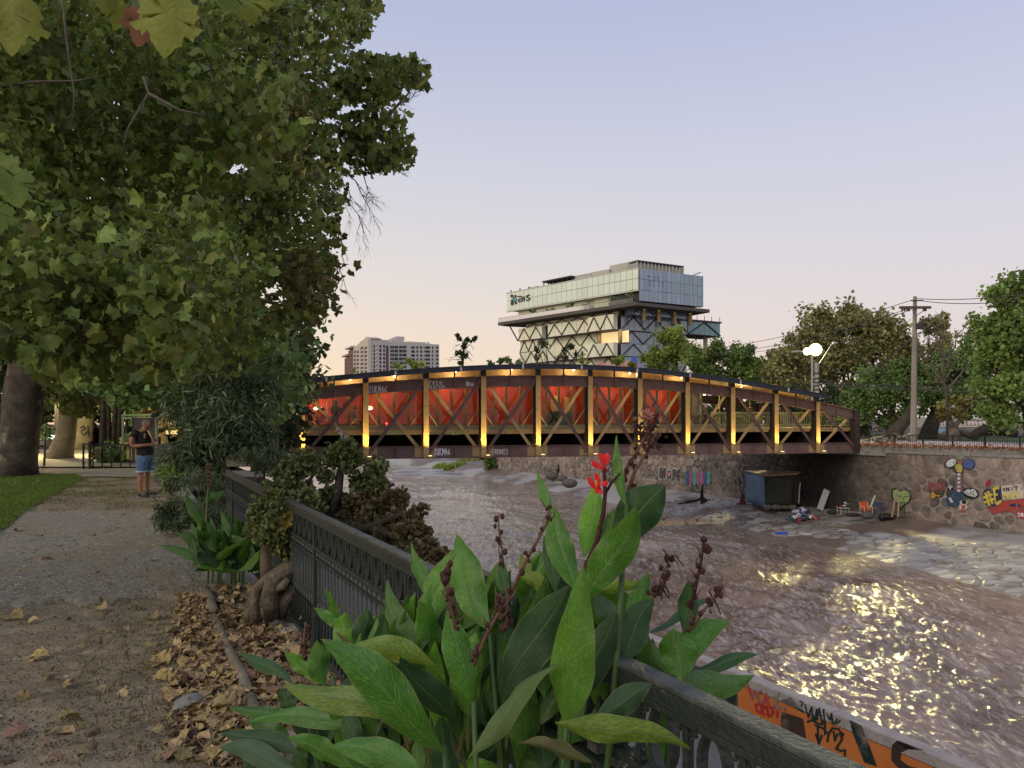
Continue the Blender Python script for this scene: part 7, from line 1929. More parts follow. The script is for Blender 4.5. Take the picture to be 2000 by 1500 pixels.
def litter_uv():
    r = random.random()
    if r < .48:   # heap between path and log
        v = random.uniform(1170, 1500); ul = np.interp(v, [1170, 1200, 1300, 1380, 1500], [395, 405, 452, 490, 540]); u = ul-abs(random.gauss(0, 1))*np.interp(v, [1170, 1300, 1500], [22, 58, 85])
    elif r < .965:  # in the bed
        v = random.uniform(1150, 1420); ul = np.interp(v, [1150, 1200, 1300, 1380, 1500], [400, 415, 458, 490, 540]); u = ul+random.random()*np.interp(v, [1150, 1300, 1420], [190, 200, 260])
    else:
        v = random.uniform(990, 1500); u = random.uniform(-20, 420)
    return u, v
# single leaves that can be told apart
lone = [(26, 1213, .15, 'y'), (77, 1286, .11, 'y'), (44, 1368, .07, 'y'), (136, 1407, .10, 'y'), (33, 1440, .10, 'b'), (205, 1176, .12, 'y'), (268, 1192, .09, 'y'), (298, 1212, .11, 'y'), (218, 1148, .07, 'b'), (316, 1158, .07, 'b'), (315, 1292, .13, 'y'), (300, 1300, .10, 'y'), (366, 1301, .12, 'y'), (316, 1327, .12, 'y'), (335, 1365, .12, 'y'), (357, 1345, .10, 'd'), (380, 1170, .10, 'y'), (395, 1180, .08, 'y'), (440, 1405, .15, 'y'), (430, 1430, .14, 'd'), (126, 1342, .05, 'y'), (118, 1070, .09, 'b'), (230, 1035, .09, 'y'), (180, 1050, .09, 'b'), (35, 1042, .10, 'b'), (298, 1103, .08, 'b'), (90, 1099, .12, 'b'), (240, 1008, .08, 'b'), (65, 1048, .07, 'd'), (340, 1085, .09, 'y')]
GL = 'fallen leaves scattered over path and bed'
kinds = {'y': 2, 'b': 1, 'd': 0}
def drop_leaf(u, v, s, kind, lift=0.0, lab=None):
    p = G(u, v); z = float(gh(p.x, p.y)); me = dmeshes[random.randrange(6)*3+kinds[kind]][0]
    o = link('fallen_leaf', me, None); o.location = (p.x, p.y, z+.022+lift); o.scale = (s, s, s*.8)
    o.rotation_euler = (random.uniform(-.35, .35), random.uniform(-.35, .35), random.uniform(0, 6.28)); return tag(o, lab, 'leaf', GL)
for u, v, s, k in lone:
    drop_leaf(u, v, s, k, lab='single dry plane leaf lying apart on the open path surface')
for k in range(240):
    u, v = litter_uv()
    inbed = u > np.interp(v, [1150, 1200, 1300, 1380, 1500], [400, 415, 458, 490, 540])
    onp = u < 300
    drop_leaf(u, v, random.uniform(.04, .085), random.choice('bbd') if inbed else random.choice('ddy'), lift=0 if onp else random.uniform(0, .03),
              lab='single dry plane leaf lying apart on the open path surface' if onp else ('curled brown plane leaf in the litter of the bed between log and railing' if inbed else 'curled tan plane leaf in the litter piled along the log'))
pos, rot, sz, rn = [], [], [], []
for k in range(4400):
    u, v = litter_uv()
    if u < 330 and random.random() < .6: continue
    p = G(u, max(v, 1000)); pos.append((p.x, p.y, float(gh(p.x, p.y))+random.uniform(.004, .03)))
    e = Euler((random.uniform(-.5, .5), random.uniform(-.5, .5), random.uniform(0, 6.28))).to_matrix(); rot.append([list(r_) for r_ in e]); sz.append(random.uniform(.02, .075))
pos, rot, sz = np.array(pos), np.array(rot), np.array(sz)
for j, m in enumerate((m_dry, m_dryb)):
    sel = np.arange(len(pos)) % 2 == j; TP['dry'] = dry_leaf(j+30)
    c = pos[sel].mean(0); me = leaves_mesh('leaf_litter', pos[sel]-c, rot[sel], sz[sel], 'dry', rng.random(sel.sum()))
    o = link('leaf_litter', me, m); o.location = tuple(c); tag(o, ('tan', 'dark brown')[j]+' crumbled leaf litter covering the bed and the path edge', 'leaf litter', kind='stuff')
# crumbs over the whole dirt
pos = []
for k in range(9000):
    v = 1000+500*random.random()**.8; u = random.uniform(-40, 560); p = G(u, v); pos.append((p.x, p.y, float(gh(p.x, p.y))+.006))
pos = np.array(pos); n_ = len(pos); rot = rand_rot(n_); TP['dry'] = dry_leaf(50)
c = pos.mean(0); o = link('dirt_crumbs', leaves_mesh('dirt_crumbs', pos-c, rot, rng.uniform(.006, .020, n_), 'quad', rng.random(n_)), mat('crumbs', (.20, .145, .09), (.10, .075, .05), scale=2, rough=.9, attr=True)); o.location = tuple(c)
tag(o, 'tiny crumbs of leaf and grit over the dirt path', 'grit', kind='stuff')

pos = []
for k in range(7000):
    v = 995+172*random.random()**.7; u = random.uniform(-60, 400); p = G(u, v); pos.append((p.x, p.y, float(gh(p.x, p.y))+.03))
pos = np.array(pos); n_ = len(pos); c = pos.mean(0)
o = link('gravel_chips', leaves_mesh('gravel_chips', pos-c, rand_rot(n_), rng.uniform(.008, .022, n_), 'round', rng.random(n_)), mat('chips', (.42, .38, .31), (.2, .18, .15), scale=2, rough=.9, attr=True, objrand=.6)); o.location = tuple(c)
tag(o, 'loose grey chips on the gravel path', 'gravel', kind='stuff')
# ------------------------------------------------------------------ large willow-leaved bush and its neighbours
lf_wil = leafm('grey green narrow leaf', (.105, .15, .075), tr=.2, rough=.45)
lf_jade = leafm('jade leaf', (.17, .20, .075), tr=.05, rough=.35, vr=.5); lf_jader = leafm('reddish jade leaf', (.165, .135, .07), tr=.05, rough=.35, vr=.45)
def bush(name, label, lobes, m, n, size, tmpl, parts=0, base=None, trunks=(), droop=0, cat='bush', cr=.26, shell=.5, sq=(1, 1, 1)):
    t = empty(name, base, label, cat); Pp = []; cl = []
    ar = sum(l[2]**2 for l in lobes); off = 0
    for (u, v, r, Y) in lobes:
        k = max(5, int(r/5)); pp, w = clumps(tuple(P(u, v, Y)), r/F*Y, max(10, int(n*r*r/ar)), k, cr=cr, shell=shell, sq=sq)
        Pp.append(pp); cl.append(w+off); off += k
    pp = np.concatenate(Pp); w = np.concatenate(cl); c = rng.random(off)
    leafy(t, pp, rand_rot(len(pp), droop=droop), size*(.6+.7*rng.random(len(pp))), tmpl, m, np.clip(.5*c[w]+.5*rng.random(len(pp)), 0, .999), parts=parts)
    for pts, rr_ in trunks: MB().tube(pts, rr_, 8, wob=.06).build('stem', m_barkd, t, smooth=True)
    return t
bush('willow_leaved_bush', 'tall dense grey-green bush with long narrow leaves at the far end of the railing', [(430, 740, 52, 12.5), (480, 760, 48, 12.5), (395, 770, 48, 12.5), (440, 800, 62, 12), (500, 810, 44, 12.3), (380, 830, 48, 12), (350, 790, 34, 13), (430, 860, 54, 11.8), (370, 880, 42, 11.6), (490, 850, 44, 12), (520, 770, 26, 13), (460, 710, 28, 13), (410, 920, 30, 11.5), (520, 830, 28, 12.5)],
     lf_wil, 17000, .17, 'narrow', 300, (P(430, 0, 12).x, 12, 0), [([(P(430, 0, 12).x, 12, -.1), P(430, 860, 12), P(440, 780, 12.3)], [.12, .09, .05]), ([(P(420, 0, 12).x, 12, -.1), P(395, 850, 12), P(385, 790, 12.3)], [.1, .07, .03])], droop=.6)
bush('low_bush', 'low dark pinnate-leaved bush spilling onto the path edge', [(345, 1005, 34, 10), (380, 985, 38, 10), (410, 1010, 34, 9.6), (325, 1020, 22, 10), (400, 955, 34, 10.4), (350, 955, 26, 10.8), (370, 1025, 26, 9.4)], lf_wil, 4200, .11, 'narrow', 150, G(370, 1045), droop=.3)
bush('grassy_clump', 'light green grassy clump between the flute player and the dark bush', [(335, 912, 16, 14), (348, 925, 18, 13.5), (362, 915, 14, 13.5)], lf_mid, 900, .20, 'narrow', 0, G(345, 960), cat='plant')
bush('feathery_bush', 'feathery silver green growth over the far end of the railing', [(520, 905, 26, 10.5), (545, 925, 20, 10), (490, 890, 24, 11), (560, 900, 16, 10.5)], lf_wil, 2200, .10, 'narrow', 0, (P(520, 0, 10.5).x, 10.5, -1.2), [([(P(520, 0, 10.5).x, 10.5, -1.2), P(515, 905, 10.5)], [.05, .02])])
# jade tree: twisted roots by the path, boughs leaning out through the railing
m_root = mat('smooth twisted bark', (.17, .14, .10), (.07, .055, .038), scale=6, rough=.85, bump=.9, bscale=30, c3=(.25, .20, .15), scale3=9, thr3=(.55, .68))
jb = G(540, 1205)
jade = empty('jade_tree', jb, 'old jade tree with thick twisted roots at the railing and round fleshy leaves', 'tree')
def root(pts, r, nm='root'): MB().tube(pts, r, 12, wob=.07).build(nm, m_root, jade, smooth=True)
YJ = 5.7
def Q(u, v, d=0.0): return P(u, v, YJ+d)
root([Q(500, 1214, -.1), Q(496, 1180, -.12), Q(500, 1152, -.1), Q(515, 1138, -.06), Q(555, 1112), Q(602, 1072, .1)], [.05, .038, .036, .042, .050, .04])
root([Q(528, 1208, -.15), Q(525, 1165, -.2), Q(533, 1130, -.2), Q(562, 1112, -.14), Q(608, 1098, .05)], [.055, .062, .062, .05, .04])
root([Q(545, 1160, -.12), Q(556, 1128, -.14), Q(582, 1108, -.08), Q(607, 1085, .05)], [.03, .04, .035, .03])
root([Q(548, 1206, -.05), Q(552, 1175, -.1), Q(572, 1150, -.12), Q(604, 1135, 0)], [.04, .05, .05, .03])
root([Q(572, 1212, .05), Q(580, 1180, 0), Q(590, 1145, 0), Q(606, 1118, .05)], [.09, .075, .06, .05])
root([Q(538, 1150, -.2), Q(552, 1145, -.22), Q(562, 1130, -.2)], [.03, .035, .02])
root([Q(522, 1135, .15), Q(519, 1100, .18), Q(520, 1075, .2), Q(524, 1030, .2)], [.06, .05, .045, .035])
root([Q(590, 1215, .1), Q(600, 1170, .05), Q(606, 1130, .05)], [.10, .09, .05])
root([Q(512, 1140, .05), Q(490, 1180, 0), Q(486, 1215, 0)], [.05, .04, .05])
YJ2 = 5.9
def Q2(u, v, d=0.0): return P(u, v, YJ2+d)
for pts, r in (([Q2(600, 1080), Q2(640, 1020, .2), Q2(690, 985, .3), Q2(730, 960, .3), Q2(770, 945, .3)], (.06, .05, .04, .03, .014)), ([Q2(640, 1020, .2), Q2(660, 960, .2), Q2(665, 920, .2), Q2(672, 880, .2)], (.05, .04, .032, .018)), ([Q2(690, 985, .3), Q2(720, 925, .3), Q2(735, 905, .3)], (.03, .022, .01)),
               ([Q2(620, 1050, .1), Q2(610, 990, .1), Q2(598, 950, .1), Q2(575, 920, .1)], (.04, .03, .024, .012)), ([Q2(598, 950, .1), Q2(610, 930, .1), Q2(622, 910, .1)], (.02, .014, .008)), ([Q2(650, 1040, .1), Q2(720, 1030, 0), Q2(770, 1010, -.1), Q2(800, 1000, -.1)], (.045, .035, .025, .012)), ([Q2(720, 1030, 0), Q2(780, 1050, -.3), Q2(830, 1080, -.5)], (.03, .024, .012)), ([Q2(700, 975, .3), Q2(740, 975, .2), Q2(755, 980, .2)], (.014, .010, .006))):
    MB().tube(pts, list(r), 8, wob=.06).build('bough', m_barkd, jade, smooth=True)
def jleaves(lobes, m, n, parts):
    Pp = []; ar = sum(l[2]**2 for l in lobes); cl = []; off = 0
    for (u, v, r, d) in lobes:
        k = max(5, int(r*r/34)); Yq = YJ2+d
        c = rng.normal(size=(k, 3)); c /= np.linalg.norm(c, axis=1)[:, None]; c *= r/F*Yq*rng.random((k, 1))**.35; c += np.array(tuple(P(u, v, Yq)))
        nn = max(8, int(n*r*r/ar)); w = rng.integers(0, k, nn)
        o = rng.normal(size=(nn, 3)); o /= np.linalg.norm(o, axis=1)[:, None]
        Pp.append((c[w]+o*.022, o)); cl.append(w+off); off += k
        for j in range(0, k, 2):   # twig to each rosette
            q = c[j]; MBt.tube([P(u, v+r*.5, Yq), tuple((np.array(tuple(P(u, v, Yq)))*.5+q*.5)+[0, 0, -.02]), tuple(q)], [.007, .005, .004], 4, cap=False)
    pos = np.concatenate([a for a, b in Pp]); y = np.concatenate([b for a, b in Pp]); y[:, 2] += .35; y /= np.linalg.norm(y, axis=1)[:, None]
    x = np.cross(y, rng.normal(size=y.shape)); x /= np.linalg.norm(x, axis=1)[:, None]; rot = np.stack([x, y, np.cross(x, y)], 2)
    w = np.concatenate(cl); c = rng.random(off)
    leafy(jade, pos, rot, .040*(.7+.6*rng.random(len(pos))), 'round', m, np.clip(.4*c[w]+.6*rng.random(len(pos)), 0, .999), parts=parts)
MBt = MB()
jleaves([(672, 880, 26, .2), (655, 900, 18, .2), (690, 905, 24, .2), (575, 915, 24, .1), (600, 900, 20, .1), (560, 930, 22, .1), (615, 915, 18, .1), (635, 935, 12, .2), (720, 930, 26, .3), (738, 915, 18, .3), (700, 945, 18, .3), (745, 950, 12, .3), (740, 975, 9, .3),
         (540, 965, 32, 0), (545, 1010, 40, -.1), (580, 1045, 34, -.2), (600, 985, 30, -.1), (570, 985, 30, -.1), (520, 1000, 30, -.1), (560, 1030, 34, -.2), (590, 1000, 26, 0), (530, 1050, 26, -.2), (600, 1040, 20, -.1), (605, 1085, 12, -.2), (500, 1040, 16, -.1), (590, 955, 18, .1), (640, 965, 16, .2), (560, 1080, 12, -.2)], lf_jade, 12500, 150)
jleaves([(650, 985, 28, .3), (690, 1000, 30, .2), (730, 1005, 26, .1), (765, 985, 22, .1), (778, 972, 14, .1), (710, 975, 18, .3), (780, 1020, 24, 0), (815, 1010, 22, -.1), (760, 1040, 26, 0), (800, 1050, 28, -.3), (835, 1065, 20, -.5), (832, 1035, 14, -.3), (860, 1085, 14, -.6), (700, 1035, 22, .1), (845, 1100, 18, -.6), (740, 1060, 22, -.1)], lf_jader, 7500, 150)
MBt.build('rosette_twigs', m_barkd, jade, kind='stuff')
bigl = mat('yellow aging leaf', (.38, .28, .05), (.2, .16, .03), scale=9, transl=.3, c3=(.06, .05, .02), scale3=9, thr3=(.5, .62))
big_leaf(jade, (556, 1038), (565, 1000), 5.3, .06, bigl, 31, (.3, -1, .2), nm='yellow_leaf')
t = empty('wire_stay', Q(600, 1185, -.3), 'thin taut wire stretched from the ground to the railing by the roots', 'wire')
MB().tube([Q(585, 1210, -.4), Q(641, 1100, -.5)], .0035, 5).build('strand', mat('grey wire', (.35, .34, .32), rough=.4), t)
MB().tube([Q(588, 1207, -.4), Q(628, 1202, -.6)], .0035, 5).build('strand', MATS['grey wire'], t)

# ------------------------------------------------------------------ man playing a flute
def skin_body(name, verts, edges, radii, m, parent, sub=2, root=0):
    me = bpy.data.meshes.new(name); me.from_pydata([Vector(v)-wloc(parent) for v in verts], edges, [])
    bm = bmesh.new(); bm.from_mesh(me); lay = bm.verts.layers.skin.verify(); bm.verts.ensure_lookup_table()
    for i, v in enumerate(bm.verts):
        r = radii[i]; v[lay].radius = r if isinstance(r, tuple) else (r, r); v[lay].use_root = (i == root)
    bm.to_mesh(me); bm.free()
    o = link(name, me, m, parent)
    s = o.modifiers.new('skin', 'SKIN'); s.use_smooth_shade = True; s.branch_smoothing = .4
    ss = o.modifiers.new('sub', 'SUBSURF'); ss.levels = sub; ss.render_levels = sub
    return o
m_skin = mat('skin', (.30, .15, .095), (.25, .12, .075), scale=6, rough=.5)
mp_ = G(284, 971.5); man = empty('person', mp_, 'bald man in black T-shirt and denim shorts playing a long wooden flute', 'person')
S = mp_.y/F
def H(u, v, d=0.0): return Vector(((u-1000)*S, mp_.y+d, CZ+(HZ-v)*S))
V = [H(283, 889), H(282, 872), H(281, 856), H(281, 845), H(284, 838), H(287, 830), H(288, 824),   # pelvis..neck..head 0-6
     H(272, 846, -.16), H(267, 861, -.22), H(269, 871, -.22), H(286, 870, -.20), H(299, 868, -.12), H(303, 867, -.08),     # near arm 7-12
     H(276, 846, .16), H(276, 860, .20), H(288, 866, .14), H(299, 861, .0), H(303, 859, -.04),          # far arm 13-17
     H(281, 895, -.09), H(279, 928, -.09), H(278, 945, -.09), H(279, 963, -.09), H(288, 969, -.09),      # near leg 18-22
     H(285, 895, .09), H(285, 926, .09), H(284, 944, .09), H(284, 959, .09), H(293, 966, .09)]          # far leg 23-27
E_ = [(0, 1), (1, 2), (2, 3), (3, 4), (4, 5), (5, 6), (3, 7), (7, 8), (8, 9), (9, 10), (10, 11), (11, 12), (3, 13), (13, 14), (14, 15), (15, 16), (16, 17), (0, 18), (18, 19), (19, 20), (20, 21), (21, 22), (0, 23), (23, 24), (24, 25), (25, 26), (26, 27)]
rad = [(.14, .13), (.14, .12), (.155, .12), (.13, .12), .058, (.092, .085), .082, .068, .055, .048, .038, .028, .026, .062, .05, .04, .028, .024, .095, .062, .062, .038, .036, .09, .06, .06, .036, .034]
skin_body('body', V, E_, rad, m_skin, man)
# face: nose, ear, eye, beard shade, grey stubble
MB().ball(H(295, 831), .022, 8, 6, (1, .8, .8)).ball(H(291, 836), .03, 8, 6, (1, 1.2, .6)).build('nose_and_jaw', m_skin, man, smooth=True)
MB().ball(H(285, 830, -.078), .022, 8, 6, (.7, .4, 1.2)).build('ear', m_skin, man, smooth=True)
MB().ball(H(293, 829.5, -.04), .012, 8, 6).build('eye', m_blk, man, smooth=True)
MB().ball(H(291.5, 827.6, -.05), .018, 8, 5, (1.2, .6, .25)).build('eyebrow', m_blk, man, smooth=True)
MB().ball(H(286, 827, 0), .098, 14, 10, (.95, .86, .92)).build('cropped_hair', mat('grey stubble', (.16, .13, .12), (.22, .18, .16), scale=30, rough=.9), man, smooth=True)
MB().ball(H(290.5, 828, 0), .084, 14, 10, (.85, .86, 1.05)).build('face', m_skin, man, smooth=True)
# clothes
def lathe_cloth(nm, rings, m, n=20, closed=False):
    """rings: centre, rx, ry"""
    mb = MB(); vs = []; fs = []
    for c, rx_, ry_ in rings:
        for k in range(n):
            a = 2*math.pi*k/n; w_ = 1+.03*math.sin(5*a+c.z*30)
            vs.append(c+Vector((math.cos(a)*rx_*w_, math.sin(a)*ry_*w_, 0)))
    for i in range(len(rings)-1):
        for k in range(n): a = i*n+k; b_ = i*n+(k+1) % n; fs.append((a, b_, b_+n, a+n))
    fs.append(tuple(range((len(rings)-1)*n, len(rings)*n)))
    return mb.add(vs, fs).build(nm, m, man, smooth=True)
m_tee = mat('black T-shirt', (.010, .010, .012), (.016, .016, .02), scale=8, rough=.9, bump=.5, bscale=12)
lathe_cloth('t_shirt', [(H(283.5, 889), .172, .165), (H(283.5, 880), .175, .168), (H(282, 866), .185, .17), (H(280.5, 855), .175, .185), (H(280, 848), .14, .19), (H(282, 842.5), .085, .12), (H(283, 840.5), .06, .07)], m_tee)
for (a, b_, r0, r1) in ((H(273, 844.5, -.14), H(269.5, 855, -.20), .095, .082), (H(277, 845, .14), H(276, 855, .19), .085, .075)):
    MB().tube([a-(b_-a)*.25, a, b_], [r0*.8, r0, r1], 14).build('sleeve', m_tee, man, smooth=True)
MB().tube([H(292, 851, -.168), H(290, 851, -.185)], [.06, .06], 10).build('shirt_print', mat('red print', (.3, .05, .05), (.10, .2, .1), scale=9), man)
m_denim = mat('blue denim', (.055, .11, .21), (.085, .15, .26), scale=12, rough=.9, bump=.4, bscale=40)
def leg_cloth(dy, u0, u1):
    n = 16; vs = []; fs = []; rows = [(H(283, 886, dy*.4), .165, .10), (H(283, 893, dy*.7), .165, .11), (H(u0, 902, dy), .125, .11), (H(u1, 916, dy), .115, .10), (H(u1, 920, dy), .118, .105)]
    for c, a_, b_ in rows:
        for k in range(n): t = 2*math.pi*k/n; vs.append(c+Vector((math.cos(t)*a_, math.sin(t)*b_, 0)))
    for i in range(len(rows)-1):
        for k in range(n): fs.append((i*n+k, i*n+(k+1) % n, (i+1)*n+(k+1) % n, (i+1)*n+k))
    MB().add(vs, fs).build('shorts_leg', m_denim, man, smooth=True)
    vs = [];
    for c, a_, b_ in ((H(u1, 918.5, dy), .122, .108), (H(u1, 921.5, dy), .122, .108)):
        for k in range(n): t = 2*math.pi*k/n; vs.append(c+Vector((math.cos(t)*a_, math.sin(t)*b_, 0)))
    MB().add(vs, [(k, (k+1) % n, n+(k+1) % n, n+k) for k in range(n)]).build('shorts_hem', mat('pale hem', (.3, .38, .45)), man, smooth=True)
leg_cloth(-.09, 281.5, 280.5); leg_cloth(.09, 287, 288)
m_shoe = mat('dark shoe', (.025, .03, .04), rough=.6)
for (u, v, d) in ((283, 967.5, -.09), (290, 964.5, .10)):
    c = H(u, v, d); 
    MB().ball(c+Vector((.03, 0, -.005)), .05, 12, 8, (2.5, 1, .85)).ball(c+Vector((-.05, 0, .03)), .05, 10, 7, (1.2, .95, 1.1)).build('shoe', m_shoe, man, smooth=True)
    MB().ball(c+Vector((.02, 0, -.035)), .05, 14, 6, (2.75, 1.1, .25)).build('sole', mat('grey sole', (.22, .22, .22)), man, smooth=True)
# hands: palm and fingers round the flute
fl0, fl1 = H(291.5, 841, -.05), H(309.5, 875, -.07)
for (c, sg) in ((H(303, 867, -.08), -1), (H(302.5, 860, -.04), 1)):
    mb = MB(); ax = (fl1-fl0).normalized(); mb.ball(c+Vector((-.015, .015*-sg, 0)), .036, 10, 7, (1.1, .7, 1.1))
    for k in range(4):
        b_ = c+ax*(k-1.5)*.021; n_ = Vector((.6, 0, .4)).normalized()
        mb.tube([b_+Vector((-.01, .028*sg, 0)), b_+Vector((.022, .034*sg, .010)), b_+Vector((.040, .016*sg, .008)), b_+Vector((.034, -.008*sg, 0))], [.0105, .0105, .0095, .007], 6)
    mb.tube([c-ax*.03+Vector((-.02, -.02*sg, 0)), c-ax*.035+Vector((.01, -.03*sg, 0)), c-ax*.02+Vector((.03, -.018*sg, .005))], [.012, .011, .008], 6)
    mb.build('hand', m_skin, man, smooth=True)
flute = empty('flute', fl0, 'long pale wooden flute held diagonally in the man\'s hands', 'flute')
MB().tube([fl0, fl0.lerp(fl1, .5), fl1], [.017, .016, .018], 10).build('pipe', mat('pale cane', (.50, .36, .20), rough=.4), flute, smooth=True)
bg_ = empty('shoulder_bag', H(272, 890, .25), 'grey cloth bag hanging behind the flute player', 'bag')
MB().ball(H(268, 884, .3), .16, 10, 8, (.9, .5, 1.5)).build('pouch', mat('grey bag cloth', (.09, .09, .09), rough=.9), bg_, smooth=True)
MB().tube([H(272, 870, .28), H(276, 850, .2), H(284, 843, .02)], .012, 5).build('strap', m_blk, bg_)

# people seen inside the bridge
def sitter(label, u, v_top, off, h, m_c, seated=False):
    a, z = BP.px(u, v_top, off); base = BP.pt(a, deckz(a), off); t = empty('person', base, label, 'person'); z0 = deckz(a); hh = h
    B_ = lambda da, z_: BP.pt(a+da, z0+z_, off)
    if seated: Vv = [B_(0, .5), B_(0, .8), B_(.02, 1.0), B_(.03, 1.12), B_(.04, 1.22), B_(.35, .55), B_(.38, .1), B_(-.2, .95), B_(-.12, .65), B_(.12, .7)]; Ee = [(0, 1), (1, 2), (2, 3), (3, 4), (0, 5), (5, 6), (2, 7), (7, 8), (8, 9)]; rr_ = [.15, .15, .13, .05, .10, .09, .05, .06, .045, .035]
    else: Vv = [B_(0, hh*.53), B_(0, hh*.68), B_(.01, hh*.80), B_(.02, hh*.86), B_(.03, hh*.93), B_(-.09, hh*.28), B_(-.09, .05), B_(.09, hh*.28), B_(.10, .05), B_(-.2, hh*.78), B_(-.24, hh*.6), B_(-.1, hh*.58), B_(.2, hh*.78), B_(.26, hh*.62), B_(.42, hh*.60)]; Ee = [(0, 1), (1, 2), (2, 3), (3, 4), (0, 5), (5, 6), (0, 7), (7, 8), (2, 9), (9, 10), (10, 11), (2, 12), (12, 13), (13, 14)]; rr_ = [.15, .15, .15, .055, .10, .07, .05, .07, .05, .065, .05, .035, .065, .05, .03]
    skin_body('body', Vv, Ee, rr_, m_c, t, sub=1)
    MB().ball(Vv[4]+Vector((0, 0, .02)), .11, 10, 8, (.9, .9, 1.1)).build('hair', m_blk, t, smooth=True)
m_cl = mat('dark green clothes', (.03, .045, .035), rough=.9)
sitter('standing figure in dark clothes behind the glass of the first bridge bay', 656, 781, -1.3, 1.66, m_cl)
sitter('seated figure in tan clothes behind the glass left of the second post', 693, 798, -1.5, 1.6, mat('tan clothes', (.30, .19, .10)), seated=True)
sitter('dim standing figure at the open gallery railing near the right end', 1467, 795, -1.4, 1.6, mat('umber clothes', (.12, .08, .05)))
# ------------------------------------------------------------------ canna lilies
def canna_mat(nm, base, light, yel=.0, rough=.34):
    m = bpy.data.materials.new(nm); m.use_nodes = True; N, L = m.node_tree.nodes, m.node_tree.links
    b = N['Principled BSDF']; out = N['Material Output']
    uv = N.new('ShaderNodeUVMap'); sp = N.new('ShaderNodeSeparateXYZ'); L.new(uv.outputs[0], sp.inputs[0])
    def math_(op, a, b_=None, c=None):
        n = N.new('ShaderNodeMath'); n.operation = op
        for i, x in enumerate((a, b_, c)):
            if x is None: continue
            if isinstance(x, (int, float)): n.inputs[i].default_value = x
            else: L.new(x, n.inputs[i])
        return n.outputs[0]
    au = math_('ABSOLUTE', math_('MULTIPLY', math_('SUBTRACT', sp.outputs[0], .5), 2.0))      # 0 midrib .. 1 edge
    # pinnate veins: slanted towards the tip
    ph = math_('MULTIPLY', math_('SUBTRACT', sp.outputs[1], math_('MULTIPLY', au, .22)), 260.0)
    vein = math_('MULTIPLY_ADD', math_('SINE', ph), .5, .5)
    tc = N.new('ShaderNodeTexCoord'); nz = N.new('ShaderNodeTexNoise'); nz.inputs['Scale'].default_value = 9; nz.inputs['Detail'].default_value = 5; L.new(tc.outputs['Object'], nz.inputs['Vector'])
    # streaky mottling along the veins
    cmb = N.new('ShaderNodeCombineXYZ'); L.new(math_('MULTIPLY', ph, .12), cmb.inputs[0]); L.new(math_('MULTIPLY', au, 2.2), cmb.inputs[1])
    oi = N.new('ShaderNodeObjectInfo'); L.new(math_('MULTIPLY', oi.outputs['Random'], 40.), cmb.inputs[2])
    n2 = N.new('ShaderNodeTexNoise'); n2.inputs['Scale'].default_value = 2.6; n2.inputs['Detail'].default_value = 6; n2.inputs['Roughness'].default_value = .65; L.new(cmb.outputs[0], n2.inputs['Vector'])
    mr = N.new('ShaderNodeMapRange'); mr.inputs[1].default_value = .50-yel*.10; mr.inputs[2].default_value = .70-yel*.08; L.new(n2.outputs[0], mr.inputs[0])
    mx = N.new('ShaderNodeMix'); mx.data_type = 'RGBA'; L.new(mr.outputs[0], mx.inputs[0]); mx.inputs[6].default_value = (*base, 1); mx.inputs[7].default_value = (*light, 1)
    mg = N.new('ShaderNodeMapRange'); mg.inputs[1].default_value = .93; mg.inputs[2].default_value = 1.0; L.new(au, mg.inputs[0])
    m2 = N.new('ShaderNodeMix'); m2.data_type = 'RGBA'; L.new(mg.outputs[0], m2.inputs[0]); L.new(mx.outputs[2], m2.inputs[6]); m2.inputs[7].default_value = (.17, .20, .07, 1)
    rib = N.new('ShaderNodeMapRange'); rib.inputs[1].default_value = .034; rib.inputs[2].default_value = .012; L.new(au, rib.inputs[0])
    m3 = N.new('ShaderNodeMix'); m3.data_type = 'RGBA'; L.new(rib.outputs[0], m3.inputs[0]); L.new(m2.outputs[2], m3.inputs[6]); m3.inputs[7].default_value = (.11, .20, .06, 1)
    tip = N.new('ShaderNodeMapRange'); tip.inputs[1].default_value = .965; tip.inputs[2].default_value = 1.0; L.new(sp.outputs[1], tip.inputs[0])
    m4 = N.new('ShaderNodeMix'); m4.data_type = 'RGBA'; L.new(tip.outputs[0], m4.inputs[0]); L.new(m3.outputs[2], m4.inputs[6]); m4.inputs[7].default_value = (.22, .10, .04, 1)
    hs = N.new('ShaderNodeHueSaturation'); vv = N.new('ShaderNodeMapRange'); vv.inputs[3].default_value = .72; vv.inputs[4].default_value = 1.28; L.new(oi.outputs['Random'], vv.inputs[0]); L.new(vv.outputs[0], hs.inputs['Value']); L.new(m4.outputs[2], hs.inputs['Color'])
    L.new(hs.outputs[0], b.inputs['Base Color']); b.inputs['Roughness'].default_value = rough; b.inputs['Specular IOR Level'].default_value = .6
    bp = N.new('ShaderNodeBump'); bp.inputs['Strength'].default_value = .35; bp.inputs['Distance'].default_value = .004
    L.new(math_('ADD', vein, math_('MULTIPLY', nz.outputs[0], .8)), bp.inputs['Height']); L.new(bp.outputs[0], b.inputs['Normal'])
    tr = N.new('ShaderNodeBsdfTranslucent'); L.new(hs.outputs[0], tr.inputs[0]); ms = N.new('ShaderNodeMixShader'); ms.inputs[0].default_value = .28
    L.new(b.outputs[0], ms.inputs[1]); L.new(tr.outputs[0], ms.inputs[2]); L.new(ms.outputs[0], out.inputs[0])
    return m
